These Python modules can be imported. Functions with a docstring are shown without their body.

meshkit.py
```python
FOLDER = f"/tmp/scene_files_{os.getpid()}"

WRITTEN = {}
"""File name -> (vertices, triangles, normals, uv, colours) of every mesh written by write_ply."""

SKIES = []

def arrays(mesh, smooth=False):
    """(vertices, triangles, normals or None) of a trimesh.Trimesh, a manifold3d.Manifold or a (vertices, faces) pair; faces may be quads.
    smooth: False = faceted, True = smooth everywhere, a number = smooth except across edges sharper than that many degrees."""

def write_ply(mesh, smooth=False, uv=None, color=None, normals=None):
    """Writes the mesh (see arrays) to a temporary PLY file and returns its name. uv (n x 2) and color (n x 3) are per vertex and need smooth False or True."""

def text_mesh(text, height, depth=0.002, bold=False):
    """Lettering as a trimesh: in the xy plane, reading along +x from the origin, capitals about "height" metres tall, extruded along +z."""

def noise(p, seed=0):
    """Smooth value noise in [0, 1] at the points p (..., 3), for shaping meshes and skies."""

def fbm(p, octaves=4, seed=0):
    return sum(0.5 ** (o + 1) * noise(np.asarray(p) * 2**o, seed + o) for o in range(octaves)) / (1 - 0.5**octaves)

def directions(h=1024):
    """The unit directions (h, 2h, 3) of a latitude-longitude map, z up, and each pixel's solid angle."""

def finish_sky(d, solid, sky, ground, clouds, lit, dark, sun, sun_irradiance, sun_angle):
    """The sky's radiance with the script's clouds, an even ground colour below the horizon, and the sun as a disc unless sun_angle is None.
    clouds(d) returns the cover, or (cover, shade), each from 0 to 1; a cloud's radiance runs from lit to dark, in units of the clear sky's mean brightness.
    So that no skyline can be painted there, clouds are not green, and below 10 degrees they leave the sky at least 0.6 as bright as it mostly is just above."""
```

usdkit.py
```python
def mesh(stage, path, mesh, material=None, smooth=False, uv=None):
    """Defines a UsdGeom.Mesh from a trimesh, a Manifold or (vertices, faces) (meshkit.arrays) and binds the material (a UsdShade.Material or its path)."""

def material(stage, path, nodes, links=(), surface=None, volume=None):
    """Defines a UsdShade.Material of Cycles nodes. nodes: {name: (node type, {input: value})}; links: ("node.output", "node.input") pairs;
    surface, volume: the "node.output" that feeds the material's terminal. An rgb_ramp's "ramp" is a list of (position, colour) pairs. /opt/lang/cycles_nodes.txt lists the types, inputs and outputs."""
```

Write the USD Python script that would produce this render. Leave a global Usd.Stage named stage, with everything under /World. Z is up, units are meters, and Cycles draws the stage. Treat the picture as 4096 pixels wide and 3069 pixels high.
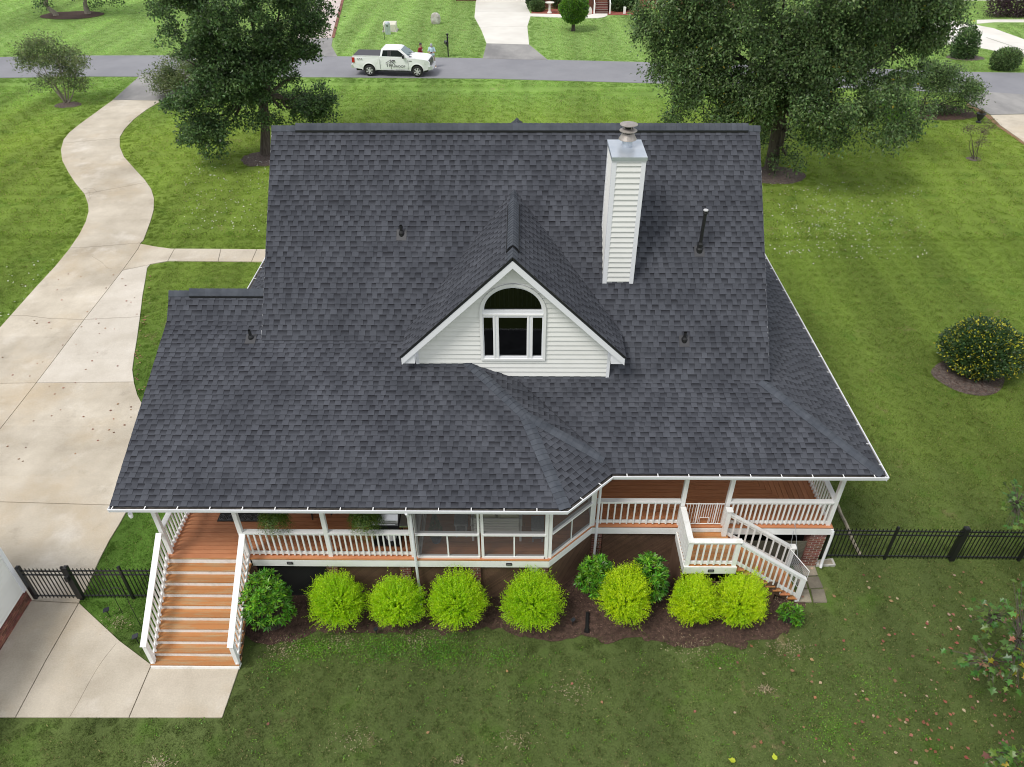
import math, random, zlib
import numpy as np, trimesh, manifold3d as m3
from math import sin, cos, tan, pi, radians, sqrt, atan2, hypot
from shapely.geometry import Polygon, MultiPolygon, LineString, Point, box as sbox
from shapely.ops import unary_union, split as ssplit
from shapely.prepared import prep
from shapely import affinity
from scipy.sparse import coo_matrix
from scipy.sparse.csgraph import connected_components
import usdkit, meshkit
from pxr import Usd, UsdGeom, UsdLux, UsdShade, Gf, Sdf, Vt

random.seed(7)
RNG = np.random.default_rng(7)
stage = Usd.Stage.CreateInMemory()
UsdGeom.SetStageUpAxis(stage, UsdGeom.Tokens.z)
UsdGeom.SetStageMetersPerUnit(stage, 1.0)
UsdGeom.Xform.Define(stage, '/World')
UsdGeom.Scope.Define(stage, '/World/Looks')

# ------------------------------------------------------------------ camera: a drone 17.3 m above the back lawn
HC, TH, RO, PS = 17.3, radians(37.34), radians(-.22), radians(-.68)
FPX, CU, CV = 2985 / 4096 * 2212, 1106.0, 1534.5 / 4096 * 2212      # photograph measured on a 2212 pixel wide print
EYE = np.array([0, 0, HC])
fw = np.array([sin(PS) * cos(TH), cos(PS) * cos(TH), -sin(TH)])
rt = np.array([cos(PS), -sin(PS), 0.0]); up = np.cross(rt, fw)
rt, up = rt * cos(RO) + up * sin(RO), -rt * sin(RO) + up * cos(RO)
cam = UsdGeom.Camera.Define(stage, '/World/camera')
cam.CreateHorizontalApertureAttr(36.0)
cam.CreateVerticalApertureAttr(36.0 * 767 / 1024)
cam.CreateFocalLengthAttr(36.0 * 2985 / 4096)
cam.CreateClippingRangeAttr(Gf.Vec2f(0.1, 2000))
cam.CreateExposureAttr(EXPOSURE := 0.0)
cam.AddTransformOp().Set(Gf.Matrix4d(*rt, 0, *up, 0, *(-fw), 0, *EYE, 1))

# ------------------------------------------------------------------ sky and sun: bright thin overcast, high soft sun
SUN = np.array([-.42, -.36, .83]); SUN /= np.linalg.norm(SUN)
SUN_EL, SUN_ROT = math.asin(SUN[2]), atan2(SUN[0], SUN[1])
usdkit.material(stage, '/World/Looks/sky', {
    'sky': ('sky_texture', dict(sky_type='single_scattering', sun_disc=False, sun_elevation=SUN_EL, sun_rotation=SUN_ROT)),
    'tc': ('texture_coordinate', {}), 'n': ('noise_texture', dict(scale=2.2, detail=4.0)),
    'cl': ('rgb_ramp', {'ramp': [(.3, (5.6, 5.9, 6.5)), (.7, (8.6, 8.7, 8.9))]}),
    'cov': ('rgb_ramp', {'ramp': [(.25, (.8, .8, .8)), (.5, (.97, .97, .97))]}),
    'mx': ('mix', dict(mix_type='mix')),
    'bg': ('background_shader', dict(strength=.122))},
    [('tc.generated', 'n.vector'), ('n.fac', 'cl.fac'), ('n.fac', 'cov.fac'), ('cov.color', 'mx.fac'), ('sky.color', 'mx.color1'), ('cl.color', 'mx.color2'),
     ('mx.color', 'bg.color')], surface='bg.background')
dome = UsdLux.DomeLight.Define(stage, '/World/sky')
UsdShade.MaterialBindingAPI.Apply(dome.GetPrim()).Bind(UsdShade.Material.Get(stage, '/World/Looks/sky'))
dome.GetPrim().SetCustomDataByKey('kind', 'structure')
sun = UsdLux.DistantLight.Define(stage, '/World/sun')
sun.CreateIntensityAttr(.62); sun.CreateAngleAttr(20.0); sun.CreateColorAttr(Gf.Vec3f(1, .96, .9)); sun.CreateNormalizeAttr(True)
zq = SUN; xq = np.cross([0, 0, 1], zq); xq /= np.linalg.norm(xq); yq = np.cross(zq, xq)
sun.AddTransformOp().Set(Gf.Matrix4d(*xq, 0, *yq, 0, *zq, 0, 0, 0, 60, 1))
sun.GetPrim().SetCustomDataByKey('kind', 'structure')

# ------------------------------------------------------------------ places: a sight line of the photograph cut with the ground or a plane
def ray(u, v): return fw + rt * (u - CU) / FPX - up * (v - CV) / FPX
def PZ(u, v, z): d = ray(u, v); return EYE + d * (z - HC) / d[2]
def PY(u, v, y): d = ray(u, v); return EYE + d * y / d[1]
def PX(u, v, x): d = ray(u, v); return EYE + d * x / d[0]
def sstep(a, b, x): t = np.clip((np.asarray(x, float) - a) / (b - a), 0, 1); return t * t * (3 - 2 * t)
def zt(x, y): return 1.4 * sstep(18, 54, y) + 0 * np.asarray(x, float)
def G(u, v):
    p = PZ(u, v, .5)
    for _ in range(40): p = PZ(u, v, .5 * p[2] + .5 * float(zt(p[0], p[1])))
    return p
def GL(pts): return [tuple(G(u, v)[:2]) for u, v in pts]
def depth(p): return float((np.asarray(p) - EYE) @ fw)

# ------------------------------------------------------------------ prims
COUNT, LOC = {}, {}
def numbered(parent, name):
    k = (parent, name); n = COUNT.get(k, 0); COUNT[k] = n + 1
    return f'{parent}/{name}' if n == 0 else f'{parent}/{name}_{n:03d}'
def setcd(prim, label=None, cat=None, group=None, kind=None):
    for k, v in (('label', label), ('category', cat), ('group', group), ('kind', kind)):
        if v: prim.SetCustomDataByKey(k, v)
def thing(name, label=None, cat=None, loc=(0, 0, 0), rotz=0, group=None, kind=None):
    p = numbered('/World', name); x = UsdGeom.Xform.Define(stage, p)
    x.AddTranslateOp().Set(Gf.Vec3d(*map(float, loc)))
    if rotz: x.AddRotateZOp().Set(math.degrees(rotz))
    setcd(x.GetPrim(), label, cat, group, kind); LOC[p] = (np.array(loc, float), rotz)
    return p
def arr(m):
    if isinstance(m, MB): return m.out()
    v, f, _ = meshkit.arrays(m); return np.asarray(v, float), np.asarray(f)
def tint(m, p, v, f, mat):
    """a random number for every loose piece of the mesh, read by the materials that vary from piece to piece"""
    if mat not in RND: return
    f = np.asarray(f); n = len(v); e = np.vstack([f[:, :2], f[:, 1:]]); k, lab = connected_components(coo_matrix((np.ones(len(e), np.int8), (e[:, 0], e[:, 1])), (n, n)), False)
    UsdGeom.PrimvarsAPI(m).CreatePrimvar('rnd', Sdf.ValueTypeNames.FloatArray, 'vertex').Set(Vt.FloatArray.FromNumpy(np.random.default_rng(zlib.crc32(p.encode())).random(k)[lab].astype(np.float32)))
def part(parent, name, mesh, mat, local=False, smooth=False, label=None, kind=None, tone=None):
    """a Mesh under a thing or part; world coordinates unless local"""
    v, f = arr(mesh)
    if not local:
        l, r = LOC[parent]; v = v - l
        if r: c, s = cos(-r), sin(-r); v = np.c_[v[:, 0] * c - v[:, 1] * s, v[:, 0] * s + v[:, 1] * c, v[:, 2]]
    p = numbered(parent, name); m = usdkit.mesh(stage, p, (v, f), M[mat], smooth); smooth or tint(m, p, v, f, mat)
    if tone is not None: UsdGeom.PrimvarsAPI(m).CreatePrimvar('tone', Sdf.ValueTypeNames.FloatArray, 'vertex').Set(Vt.FloatArray.FromNumpy(np.asarray(tone, np.float32)))
    setcd(m.GetPrim(), label, None, None, kind); LOC[p] = LOC.get(parent, (np.zeros(3), 0))
    return p
def sub(parent, name, label=None):
    p = numbered(parent, name); x = UsdGeom.Xform.Define(stage, p); setcd(x.GetPrim(), label); LOC[p] = LOC[parent]; return p
def solo(name, mesh, mat, label=None, cat=None, group=None, kind=None, smooth=False):
    v, f = arr(mesh); p = numbered('/World', name); m = usdkit.mesh(stage, p, (v, f), M[mat], smooth); smooth or tint(m, p, v, f, mat)
    setcd(m.GetPrim(), label, cat, group, kind); LOC[p] = (np.zeros(3), 0); return p
def copy(src, loc, rotz=0, label=None, group=None):
    base = src.rsplit('/', 1)[1]; p = numbered('/World', base); x = UsdGeom.Xform.Define(stage, p)
    x.GetPrim().GetReferences().AddInternalReference(src)
    x.ClearXformOpOrder(); x.AddTranslateOp(opSuffix='here').Set(Gf.Vec3d(*map(float, loc)))
    x.AddRotateZOp(opSuffix='here').Set(math.degrees(rotz))
    x.GetPrim().SetInstanceable(True)
    was = stage.GetPrimAtPath(src).GetCustomData()
    setcd(x.GetPrim(), label, was.get('category'), group or was.get('group'))
    return p

# ------------------------------------------------------------------ mesh building
BOXF = np.array([[0, 2, 1], [0, 3, 2], [4, 5, 6], [4, 6, 7], [0, 1, 5], [0, 5, 4], [1, 2, 6], [1, 6, 5], [2, 3, 7], [2, 7, 6], [3, 0, 4], [3, 4, 7]])
class MB:
    def __init__(s): s.v, s.f, s.n, s.t = [], [], 0, []
    def add(s, v, f, tone=None):
        v = np.asarray(v, float); s.v.append(v); s.f.append(np.asarray(f, int) + s.n); s.n += len(v)
        if tone is not None: s.t.append(np.broadcast_to(np.asarray(tone, float), (len(v),)))
        return s
    def hexa(s, p, tone=None): return s.add(p, BOXF, tone)                    # 4 bottom then 4 top corners
    def box(s, x0, x1, y0, y1, z0, z1): return s.hexa([(x0, y0, z0), (x1, y0, z0), (x1, y1, z0), (x0, y1, z0), (x0, y0, z1), (x1, y0, z1), (x1, y1, z1), (x0, y1, z1)])
    def beam(s, p, q, w, h, up=(0, 0, 1)):
        p, q = np.asarray(p, float), np.asarray(q, float); d = q - p; d /= np.linalg.norm(d); u = np.asarray(up, float)
        a = np.cross(d, u)
        if np.linalg.norm(a) < 1e-3: a = np.cross(d, (0, 1, 0))
        a /= np.linalg.norm(a); b = np.cross(a, d); a, b = a * w / 2, b * h / 2
        return s.hexa([p - a - b, p + a - b, q + a - b, q - a - b, p - a + b, p + a + b, q + a + b, q - a + b])
    def tube(s, pts, r, n=8, cap=True):
        pts = np.asarray(pts, float); r = np.broadcast_to(r, (len(pts),)); d = np.gradient(pts, axis=0); rings = []
        for p, t, rr in zip(pts, d, r):
            t = t / (np.linalg.norm(t) + 1e-9); a = np.cross(t, (0, 0, 1) if abs(t[2]) < .9 else (0, 1, 0)); a /= np.linalg.norm(a); b = np.cross(t, a)
            an = np.arange(n) * 2 * pi / n; rings.append(p + rr * (np.cos(an)[:, None] * a + np.sin(an)[:, None] * b))
        v = np.vstack(rings); f = []
        for i in range(len(pts) - 1):
            for j in range(n):
                a, b = i * n + j, i * n + (j + 1) % n; f += [(a, b, b + n), (a, b + n, a + n)]
        if cap:
            k = (len(pts) - 1) * n
            f += [(0, j + 1, j) for j in range(1, n - 1)] + [(k, k + j, k + j + 1) for j in range(1, n - 1)]
        return s.add(v, f)
    def lathe(s, c, prof, n=16):
        an = np.arange(n) * 2 * pi / n; v = np.vstack([np.c_[np.cos(an) * r, np.sin(an) * r, np.full(n, z)] for r, z in prof]) + np.asarray(c, float); f = []
        for i in range(len(prof) - 1):
            for j in range(n):
                a, b = i * n + j, i * n + (j + 1) % n; f += [(a, b, b + n), (a, b + n, a + n)]
        return s.add(v, f)
    def poly(s, pg, fn, t=(0, 0, 0), tone=None):
        """extruded plan polygon: fn(x, y) gives the 3-D points of its face, t the offset of its back"""
        for g in polys(pg):
            v2, f = trimesh.creation.triangulate_polygon(g, engine='earcut')
            top = fn(v2[:, 0], v2[:, 1]); n = len(v2); e = np.vstack([f[:, [0, 1]], f[:, [1, 2]], f[:, [2, 0]]]); key = {tuple(x) for x in e}
            rim = np.array([x for x in e if (x[1], x[0]) not in key]); q = [f]
            if any(t):
                q += [f[:, ::-1] + n, np.c_[rim[:, 1], rim[:, 0], rim[:, 0] + n], np.c_[rim[:, 1], rim[:, 0] + n, rim[:, 1] + n]]
                top = np.vstack([top, top + np.asarray(t, float)])
            s.add(top, np.vstack(q), tone)
        return s
    def out(s): return (np.vstack(s.v), np.vstack(s.f)) if s.v else (np.zeros((0, 3)), np.zeros((0, 3), int))
def polys(g): return [p for p in (getattr(g, 'geoms', None) or [g]) if p.geom_type == 'Polygon' and p.area > 1e-6]
def hull(pts):
    m = m3.Manifold.hull_points(np.asarray(pts, float)).to_mesh(); return m.vert_properties[:, :3], m.tri_verts
def sheet(pg, off, thick=.0, strip=1.2):
    """a polygon laid on the terrain, fine enough to follow it"""
    b = MB(); x0, y0, x1, y1 = pg.bounds; fn = lambda x, y: np.c_[x, y, zt(x, y) + off]
    n = max(1, int((y1 - y0) / strip)) if y1 > 17 else 1
    for i in range(n):
        b.poly(pg.intersection(sbox(x0 - 1, y0 + (y1 - y0) * i / n, x1 + 1, y0 + (y1 - y0) * (i + 1) / n)) if n > 1 else pg, fn)
    if thick:
        for g in polys(pg):
            r = np.array(g.exterior.segmentize(1.0).coords); z = zt(r[:, 0], r[:, 1]); k = len(r)
            v = np.vstack([np.c_[r, z + off], np.c_[r, z + off - thick]]); i = np.arange(k - 1)
            b.add(v, np.vstack([np.c_[i, i + 1, i + 1 + k], np.c_[i, i + 1 + k, i + k]]))
    return b
def smoothpoly(pts, it=2):
    p = np.asarray(pts, float)
    for _ in range(it): a, b = p, np.roll(p, -1, 0); p = np.stack([.75 * a + .25 * b, .25 * a + .75 * b], 1).reshape(-1, 2)
    return p
def curve(pts, n=8):
    """Catmull-Rom through open points"""
    p = np.asarray(pts, float); p = np.vstack([2 * p[0] - p[1], p, 2 * p[-1] - p[-2]]); o = []
    for i in range(1, len(p) - 2):
        for t in np.arange(n) / n:
            a, b, c, d = p[i - 1:i + 3]; o.append(.5 * (2 * b + (c - a) * t + (2 * a - 5 * b + 4 * c - d) * t * t + (3 * b - a - 3 * c + d) * t ** 3))
    return np.array(o + [p[-2]])
def blobpoly(cx, cy, rx, ry, n=40, w=.08, seed=0):
    an = np.arange(n) * 2 * pi / n; k = 1 + w * (meshkit.fbm(np.c_[np.cos(an) * 2, np.sin(an) * 2, np.full(n, seed * 7.3)], 3, seed) - .5) * 4
    return Polygon(np.c_[cx + rx * np.cos(an) * k, cy + ry * np.sin(an) * k])

# ------------------------------------------------------------------ materials
M, RND = {}, {'turf_blade'}
def mat(name, c1, c2=None, scale=6.0, rough=.7, bump=0.0, bscale=60.0, rand=0.0, metal=0.0, stretch=None, coat=0.0, spec=.5, detail=4.0, lo=.35, hi=.65, hue=0.0, trans=0.0, tone=None, stain=None, fine=0.0, fscale=300.):
    c2 = c2 or c1
    N = {'g': ('geometry', {}), 'mp': ('mapping', {'scale': stretch or (1, 1, 1)}), 'n': ('noise_texture', dict(scale=scale, detail=detail, roughness=.6)),
         'r': ('rgb_ramp', {'ramp': [(lo, c1), (hi, c2)]}), 'p': ('principled_bsdf', dict(roughness=rough, metallic=metal, coat_weight=coat, specular_ior_level=spec))}
    L = [('g.position', 'mp.vector'), ('mp.vector', 'n.vector'), ('n.fac', 'r.fac')]; col = 'r.color'
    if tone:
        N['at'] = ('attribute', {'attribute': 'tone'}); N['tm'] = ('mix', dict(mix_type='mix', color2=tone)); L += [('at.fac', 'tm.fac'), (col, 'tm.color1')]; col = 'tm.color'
    if stain:
        for q, (sc_, ss, l0, l1, off) in enumerate(stain):
            N[f's{q}'] = ('noise_texture', dict(scale=ss, detail=7.0, roughness=.65)); N[f'sm{q}'] = ('mapping', dict(location=(off, off * 2, 3))); N[f'sr{q}'] = ('rgb_ramp', {'ramp': [(l0, (0, 0, 0)), (l1, (.8, .8, .8))]}); N[f'sx{q}'] = ('mix', dict(mix_type='mix', color2=sc_))
            L += [('g.position', f'sm{q}.vector'), (f'sm{q}.vector', f's{q}.vector'), (f's{q}.fac', f'sr{q}.fac'), (f'sr{q}.color', f'sx{q}.fac'), (col, f'sx{q}.color1')]; col = f'sx{q}.color'
    if fine:
        N['fn'] = ('noise_texture', dict(scale=fscale, detail=2.0)); N['fr'] = ('map_range', dict(from_min=.3, from_max=.7, to_min=1 - fine, to_max=1 + fine)); N['fh'] = ('hsv', {})
        L += [('g.position', 'fn.vector'), ('fn.fac', 'fr.value'), ('fr.result', 'fh.value'), (col, 'fh.color')]; col = 'fh.color'
    if rand or hue:
        N['o'] = ('attribute', {'attribute': 'rnd'}); RND.add(name)
        N['mr'] = ('map_range', dict(to_min=1 - rand, to_max=1 + rand)); N['h'] = ('hsv', {})
        L += [('o.fac', 'mr.value'), ('mr.result', 'h.value'), (col, 'h.color')]; col = 'h.color'
        if hue:
            N['m7'] = ('math', dict(math_type='multiply', value2=7.31)); N['f7'] = ('math', dict(math_type='fraction')); N['mh'] = ('map_range', dict(to_min=.5 - hue, to_max=.5 + hue))
            L += [('o.fac', 'm7.value1'), ('m7.value', 'f7.value1'), ('f7.value', 'mh.value'), ('mh.result', 'h.hue')]
    L.append((col, 'p.base_color')); out = 'p.BSDF'
    if bump:
        N['bn'] = ('noise_texture', dict(scale=bscale, detail=3.0)); N['b'] = ('bump', dict(strength=1.0, distance=bump))
        L += [('mp.vector' if stretch else 'g.position', 'bn.vector'), ('bn.fac', 'b.height'), ('b.normal', 'p.normal')]
    if trans:
        N['tr'] = ('translucent_bsdf', {}); N['mc'] = ('mix_closure', dict(fac=trans)); L += [(col, 'tr.color'), ('p.BSDF', 'mc.closure1'), ('tr.BSDF', 'mc.closure2')]; out = 'mc.closure'
    M[name] = usdkit.material(stage, f'/World/Looks/{name}', N, L, surface=out)
def glassmat(name, tint, fac_lo=.08, rough=.02, dark=None):
    N = {'t': ('transparent_bsdf', dict(color=tint)), 'g': ('glossy_bsdf', dict(color=(1, 1, 1), roughness=rough)), 'f': ('fresnel', dict(IOR=1.5)), 'm': ('mix_closure', {})}
    M[name] = usdkit.material(stage, f'/World/Looks/{name}', N, [('f.fac', 'm.fac'), ('t.BSDF', 'm.closure1'), ('g.BSDF', 'm.closure2')], surface='m.closure')

# turf: colour by place (worn back lawn with painted shade, bright front lawn, far lawn paled with painted haze), clover, bare straw patches, mowing stripes
def turf(name, blade):
    N = {'g': ('geometry', {}), 's': ('separate_xyz', {}), 'ydist': ('map_range', dict(from_min=12.5, from_max=75, clamp=True)),
         'n1': ('noise_texture', dict(scale=.22, detail=5.0, roughness=.65)), 'n2': ('noise_texture', dict(scale=1.3, detail=5.0, roughness=.7)), 'n3': ('noise_texture', dict(scale=24., detail=3.0)),
         'yw': ('math', dict(math_type='multiply_add', value2=.16)),
         'base': ('rgb_ramp', {'ramp': [(.0, (.094, .124, .040)), (.08, (.098, .134, .038)), (.2, (.128, .182, .034)), (.4, (.152, .226, .034)), (.62, (.195, .275, .042)), (.8, (.20, .325, .070)), (1, (.255, .385, .115))]}),
         'xl': ('map_range', dict(from_min=-9.2, from_max=-10.0, to_min=0, to_max=.85, clamp=True)), 'yl': ('map_range', dict(from_min=10.4, from_max=12.2, clamp=True)), 'yh': ('map_range', dict(from_min=30, from_max=20, clamp=True)), 'xy': ('math', dict(math_type='multiply')), 'xyz': ('math', dict(math_type='multiply')), 'lush': ('mix', dict(mix_type='mix', color2=(.082, .172, .022))),
         'v1': ('map_range', dict(from_min=.3, from_max=.7, to_min=.95, to_max=1.06)), 'h1': ('hsv', {}),
         'v2': ('map_range', dict(from_min=.3, from_max=.7, to_min=.78, to_max=1.22)), 'h2': ('hsv', {}),
         'clm': ('noise_texture', dict(scale=.75, detail=4.0, roughness=.6)), 'clr': ('rgb_ramp', {'ramp': [(.57, (0, 0, 0)), (.70, (.5, .5, .5))]}), 'cl': ('mix', dict(mix_type='mix', color2=(.085, .17, .02))),
         'stm': ('noise_texture', dict(scale=.9, detail=6.0, roughness=.75)), 'mps': ('mapping', dict(location=(31, 17, 5))), 'str': ('rgb_ramp', {'ramp': [(.62, (0, 0, 0)), (.74, (.7, .7, .7))]}), 'st': ('mix', dict(mix_type='mix', color2=(.26, .20, .11))),
         'mpw': ('mapping', dict(rotation=(0, 0, .62), scale=(.55, .03, 1))), 'w': ('noise_texture', dict(scale=1.0, detail=2.0)), 'wr': ('map_range', dict(from_min=.35, from_max=.65, to_min=.84, to_max=1.18)), 'h3': ('hsv', {}),
         'p': ('principled_bsdf', dict(roughness=.85, specular_ior_level=.2))}
    L = [('g.position', 's.vector'), ('s.y', 'ydist.value'), ('g.position', 'n1.vector'), ('g.position', 'n2.vector'), ('g.position', 'n3.vector'), ('n1.fac', 'yw.value1'), ('ydist.result', 'yw.value3'),
         ('yw.value', 'base.fac'), ('n2.fac', 'v1.value'), ('v1.result', 'h1.value'), ('s.x', 'xl.value'), ('s.y', 'yl.value'), ('s.y', 'yh.value'), ('xl.result', 'xy.value1'), ('yl.result', 'xy.value2'), ('xy.value', 'xyz.value1'), ('yh.result', 'xyz.value2'), ('xyz.value', 'lush.fac'), ('base.color', 'lush.color1'), ('lush.color', 'h1.color'), ('n3.fac', 'v2.value'), ('v2.result', 'h2.value'), ('h1.color', 'h2.color'),
         ('g.position', 'clm.vector'), ('clm.fac', 'clr.fac'), ('clr.color', 'cl.fac'), ('h2.color', 'cl.color1'), ('g.position', 'mps.vector'), ('mps.vector', 'stm.vector'), ('stm.fac', 'str.fac'), ('str.color', 'st.fac'), ('cl.color', 'st.color1'),
         ('g.position', 'mpw.vector'), ('mpw.vector', 'w.vector'), ('w.fac', 'wr.value'), ('wr.result', 'h3.value'), ('st.color', 'h3.color')]
    if blade:
        N.update({'mr': ('map_range', dict(to_min=.5, to_max=2.05)), 'h4': ('hsv', {}), 'tr': ('translucent_bsdf', {}), 'mc': ('mix_closure', dict(fac=.42))})
        N['o'] = ('attribute', {'attribute': 'rnd'}); N['sm'] = ('math', dict(math_type='multiply', value2=17.3)); N['sf'] = ('math', dict(math_type='fraction')); N['sr'] = ('rgb_ramp', {'ramp': [(.90, (0, 0, 0)), (.93, (.7, .7, .7))]}); N['sx'] = ('mix', dict(mix_type='mix', color2=(.30, .23, .12)))
        L += [('o.fac', 'mr.value'), ('mr.result', 'h4.value'), ('o.fac', 'sm.value1'), ('sm.value', 'sf.value1'), ('sf.value', 'sr.fac'), ('sr.color', 'sx.fac'), ('h3.color', 'sx.color1'), ('sx.color', 'h4.color'), ('h4.color', 'p.base_color'), ('h4.color', 'tr.color'), ('p.BSDF', 'mc.closure1'), ('tr.BSDF', 'mc.closure2')]
        M[name] = usdkit.material(stage, f'/World/Looks/{name}', N, L, surface='mc.closure')
    else:
        N.update({'bn': ('noise_texture', dict(scale=45., detail=4.0)), 'b': ('bump', dict(strength=1.0, distance=.04))})
        L += [('g.position', 'bn.vector'), ('bn.fac', 'b.height'), ('b.normal', 'p.normal'), ('h3.color', 'p.base_color')]
        M[name] = usdkit.material(stage, f'/World/Looks/{name}', N, L, surface='p.BSDF')
turf('turf', False); turf('turf_blade', True)
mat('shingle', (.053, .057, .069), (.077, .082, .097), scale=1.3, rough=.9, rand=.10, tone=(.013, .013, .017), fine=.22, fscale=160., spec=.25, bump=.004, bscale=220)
mat('ridge_shingle', (.054, .061, .075), (.076, .084, .099), scale=3, rough=.9, rand=.1, fine=.15, spec=.25)
mat('roof_deck', (.03, .032, .04), rough=.9)
mat('white_paint', (.80, .80, .79), (.84, .84, .83), scale=3, rough=.45, rand=.02)
mat('weathered_white', (.70, .70, .66), (.83, .83, .81), scale=4, rough=.55, lo=.35, hi=.5)
mat('siding', (.74, .74, .71), (.78, .78, .75), scale=1.5, rough=.5, rand=.02)
mat('trim', (.78, .79, .82), rough=.45)
mat('gutter_trough', (.035, .032, .028), (.09, .08, .07), scale=9, rough=.9)
mat('deck_wood', (.43, .165, .072), (.50, .21, .097), scale=2.0, rough=.55, rand=.12, stretch=(1, 6, 6), bump=.002, bscale=30)
mat('deck_wood_cross', (.43, .165, .072), (.50, .21, .097), scale=2.0, rough=.55, rand=.12, stretch=(6, 1, 6), bump=.002, bscale=30)
mat('tread_wood', (.44, .185, .06), (.40, .26, .13), scale=1.6, rough=.7, rand=.12, stretch=(1, 9, 6), lo=.45, hi=.68, bump=.002, bscale=30)
mat('lattice_brown', (.10, .055, .034), (.14, .08, .05), scale=3, rough=.8, rand=.2)
mat('lattice_black', (.012, .012, .013), rough=.7, rand=.2)
mat('lattice_grey', (.10, .095, .07), (.13, .12, .09), scale=3, rough=.85, rand=.15)
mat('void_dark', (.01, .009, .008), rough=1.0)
mat('brick', (.13, .045, .032), (.21, .085, .06), scale=5, rough=.85, rand=.4, hue=.015, bump=.003, bscale=90)
mat('mortar', (.38, .35, .31), rough=.95, fine=.2)
mat('concrete', (.37, .32, .25), (.56, .50, .41), scale=.5, rough=.9, detail=9, lo=.28, hi=.66, stain=[((.45, .35, .225), .33, .5, .8, 11), ((.27, .23, .185), 1.1, .60, .86, 23), ((.64, .59, .52), .6, .56, .75, 41)], fine=.07, fscale=25., rand=.05, bump=.002, bscale=120)
mat('concrete_light', (.48, .43, .36), (.61, .56, .49), scale=.8, rough=.9, detail=8, lo=.3, hi=.7, stain=[((.40, .35, .29), 1.2, .6, .8, 23)], fine=.06, fscale=25., rand=.03)
mat('far_concrete', (.62, .59, .54), (.70, .68, .63), scale=.4, rough=.9, detail=6, rand=.02)
mat('pink_concrete', (.50, .42, .39), (.58, .51, .48), scale=.6, rough=.9, detail=6)
mat('joint', (.16, .135, .10), (.25, .215, .165), scale=2, rough=1.0)
mat('asphalt', (.205, .205, .225), (.245, .245, .265), scale=.35, rough=.9, detail=8, fine=.06, fscale=18.)
mat('asphalt_old', (.19, .185, .185), (.31, .30, .29), scale=.5, rough=.9, detail=7, fine=.08, fscale=18., stretch=(1, .5, 1))
mat('mulch', (.045, .024, .017), (.105, .060, .045), scale=9, rough=.95, detail=6, fine=.35, fscale=40., bump=.03, bscale=35)
mat('ring_mulch', (.075, .055, .047), (.17, .135, .12), scale=9, rough=.95, detail=6, fine=.4, fscale=40., bump=.03, bscale=35)
mat('mulch_chip', (.06, .03, .02), (.15, .09, .07), scale=6, rough=.95, rand=.5)
mat('red_mulch', (.24, .065, .045), (.32, .10, .07), scale=3, rough=.95, fine=.2, fscale=30)
mat('soil', (.20, .11, .06), (.27, .15, .09), scale=4, rough=.95, fine=.2, fscale=50)
mat('bare_soil', (.22, .15, .085), (.33, .26, .16), scale=5, rough=.95, fine=.25, fscale=60)
mat('galvanised', (.47, .52, .58), (.56, .60, .65), scale=3, rough=.35, metal=.6)
mat('vent_metal', (.30, .27, .245), (.40, .365, .335), scale=9, rough=.5, metal=.5)
mat('black_plastic', (.012, .012, .013), rough=.4)
mat('black_metal', (.010, .010, .011), rough=.35)
mat('grey_plastic', (.12, .12, .125), rough=.5)
mat('dark_plate', (.045, .045, .05), rough=.6)
mat('solar_cell', (.02, .022, .03), rough=.25)
mat('beige_plastic', (.62, .60, .50), rough=.5)
mat('stainless', (.50, .50, .50), (.58, .58, .58), rough=.3, metal=.85)
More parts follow.
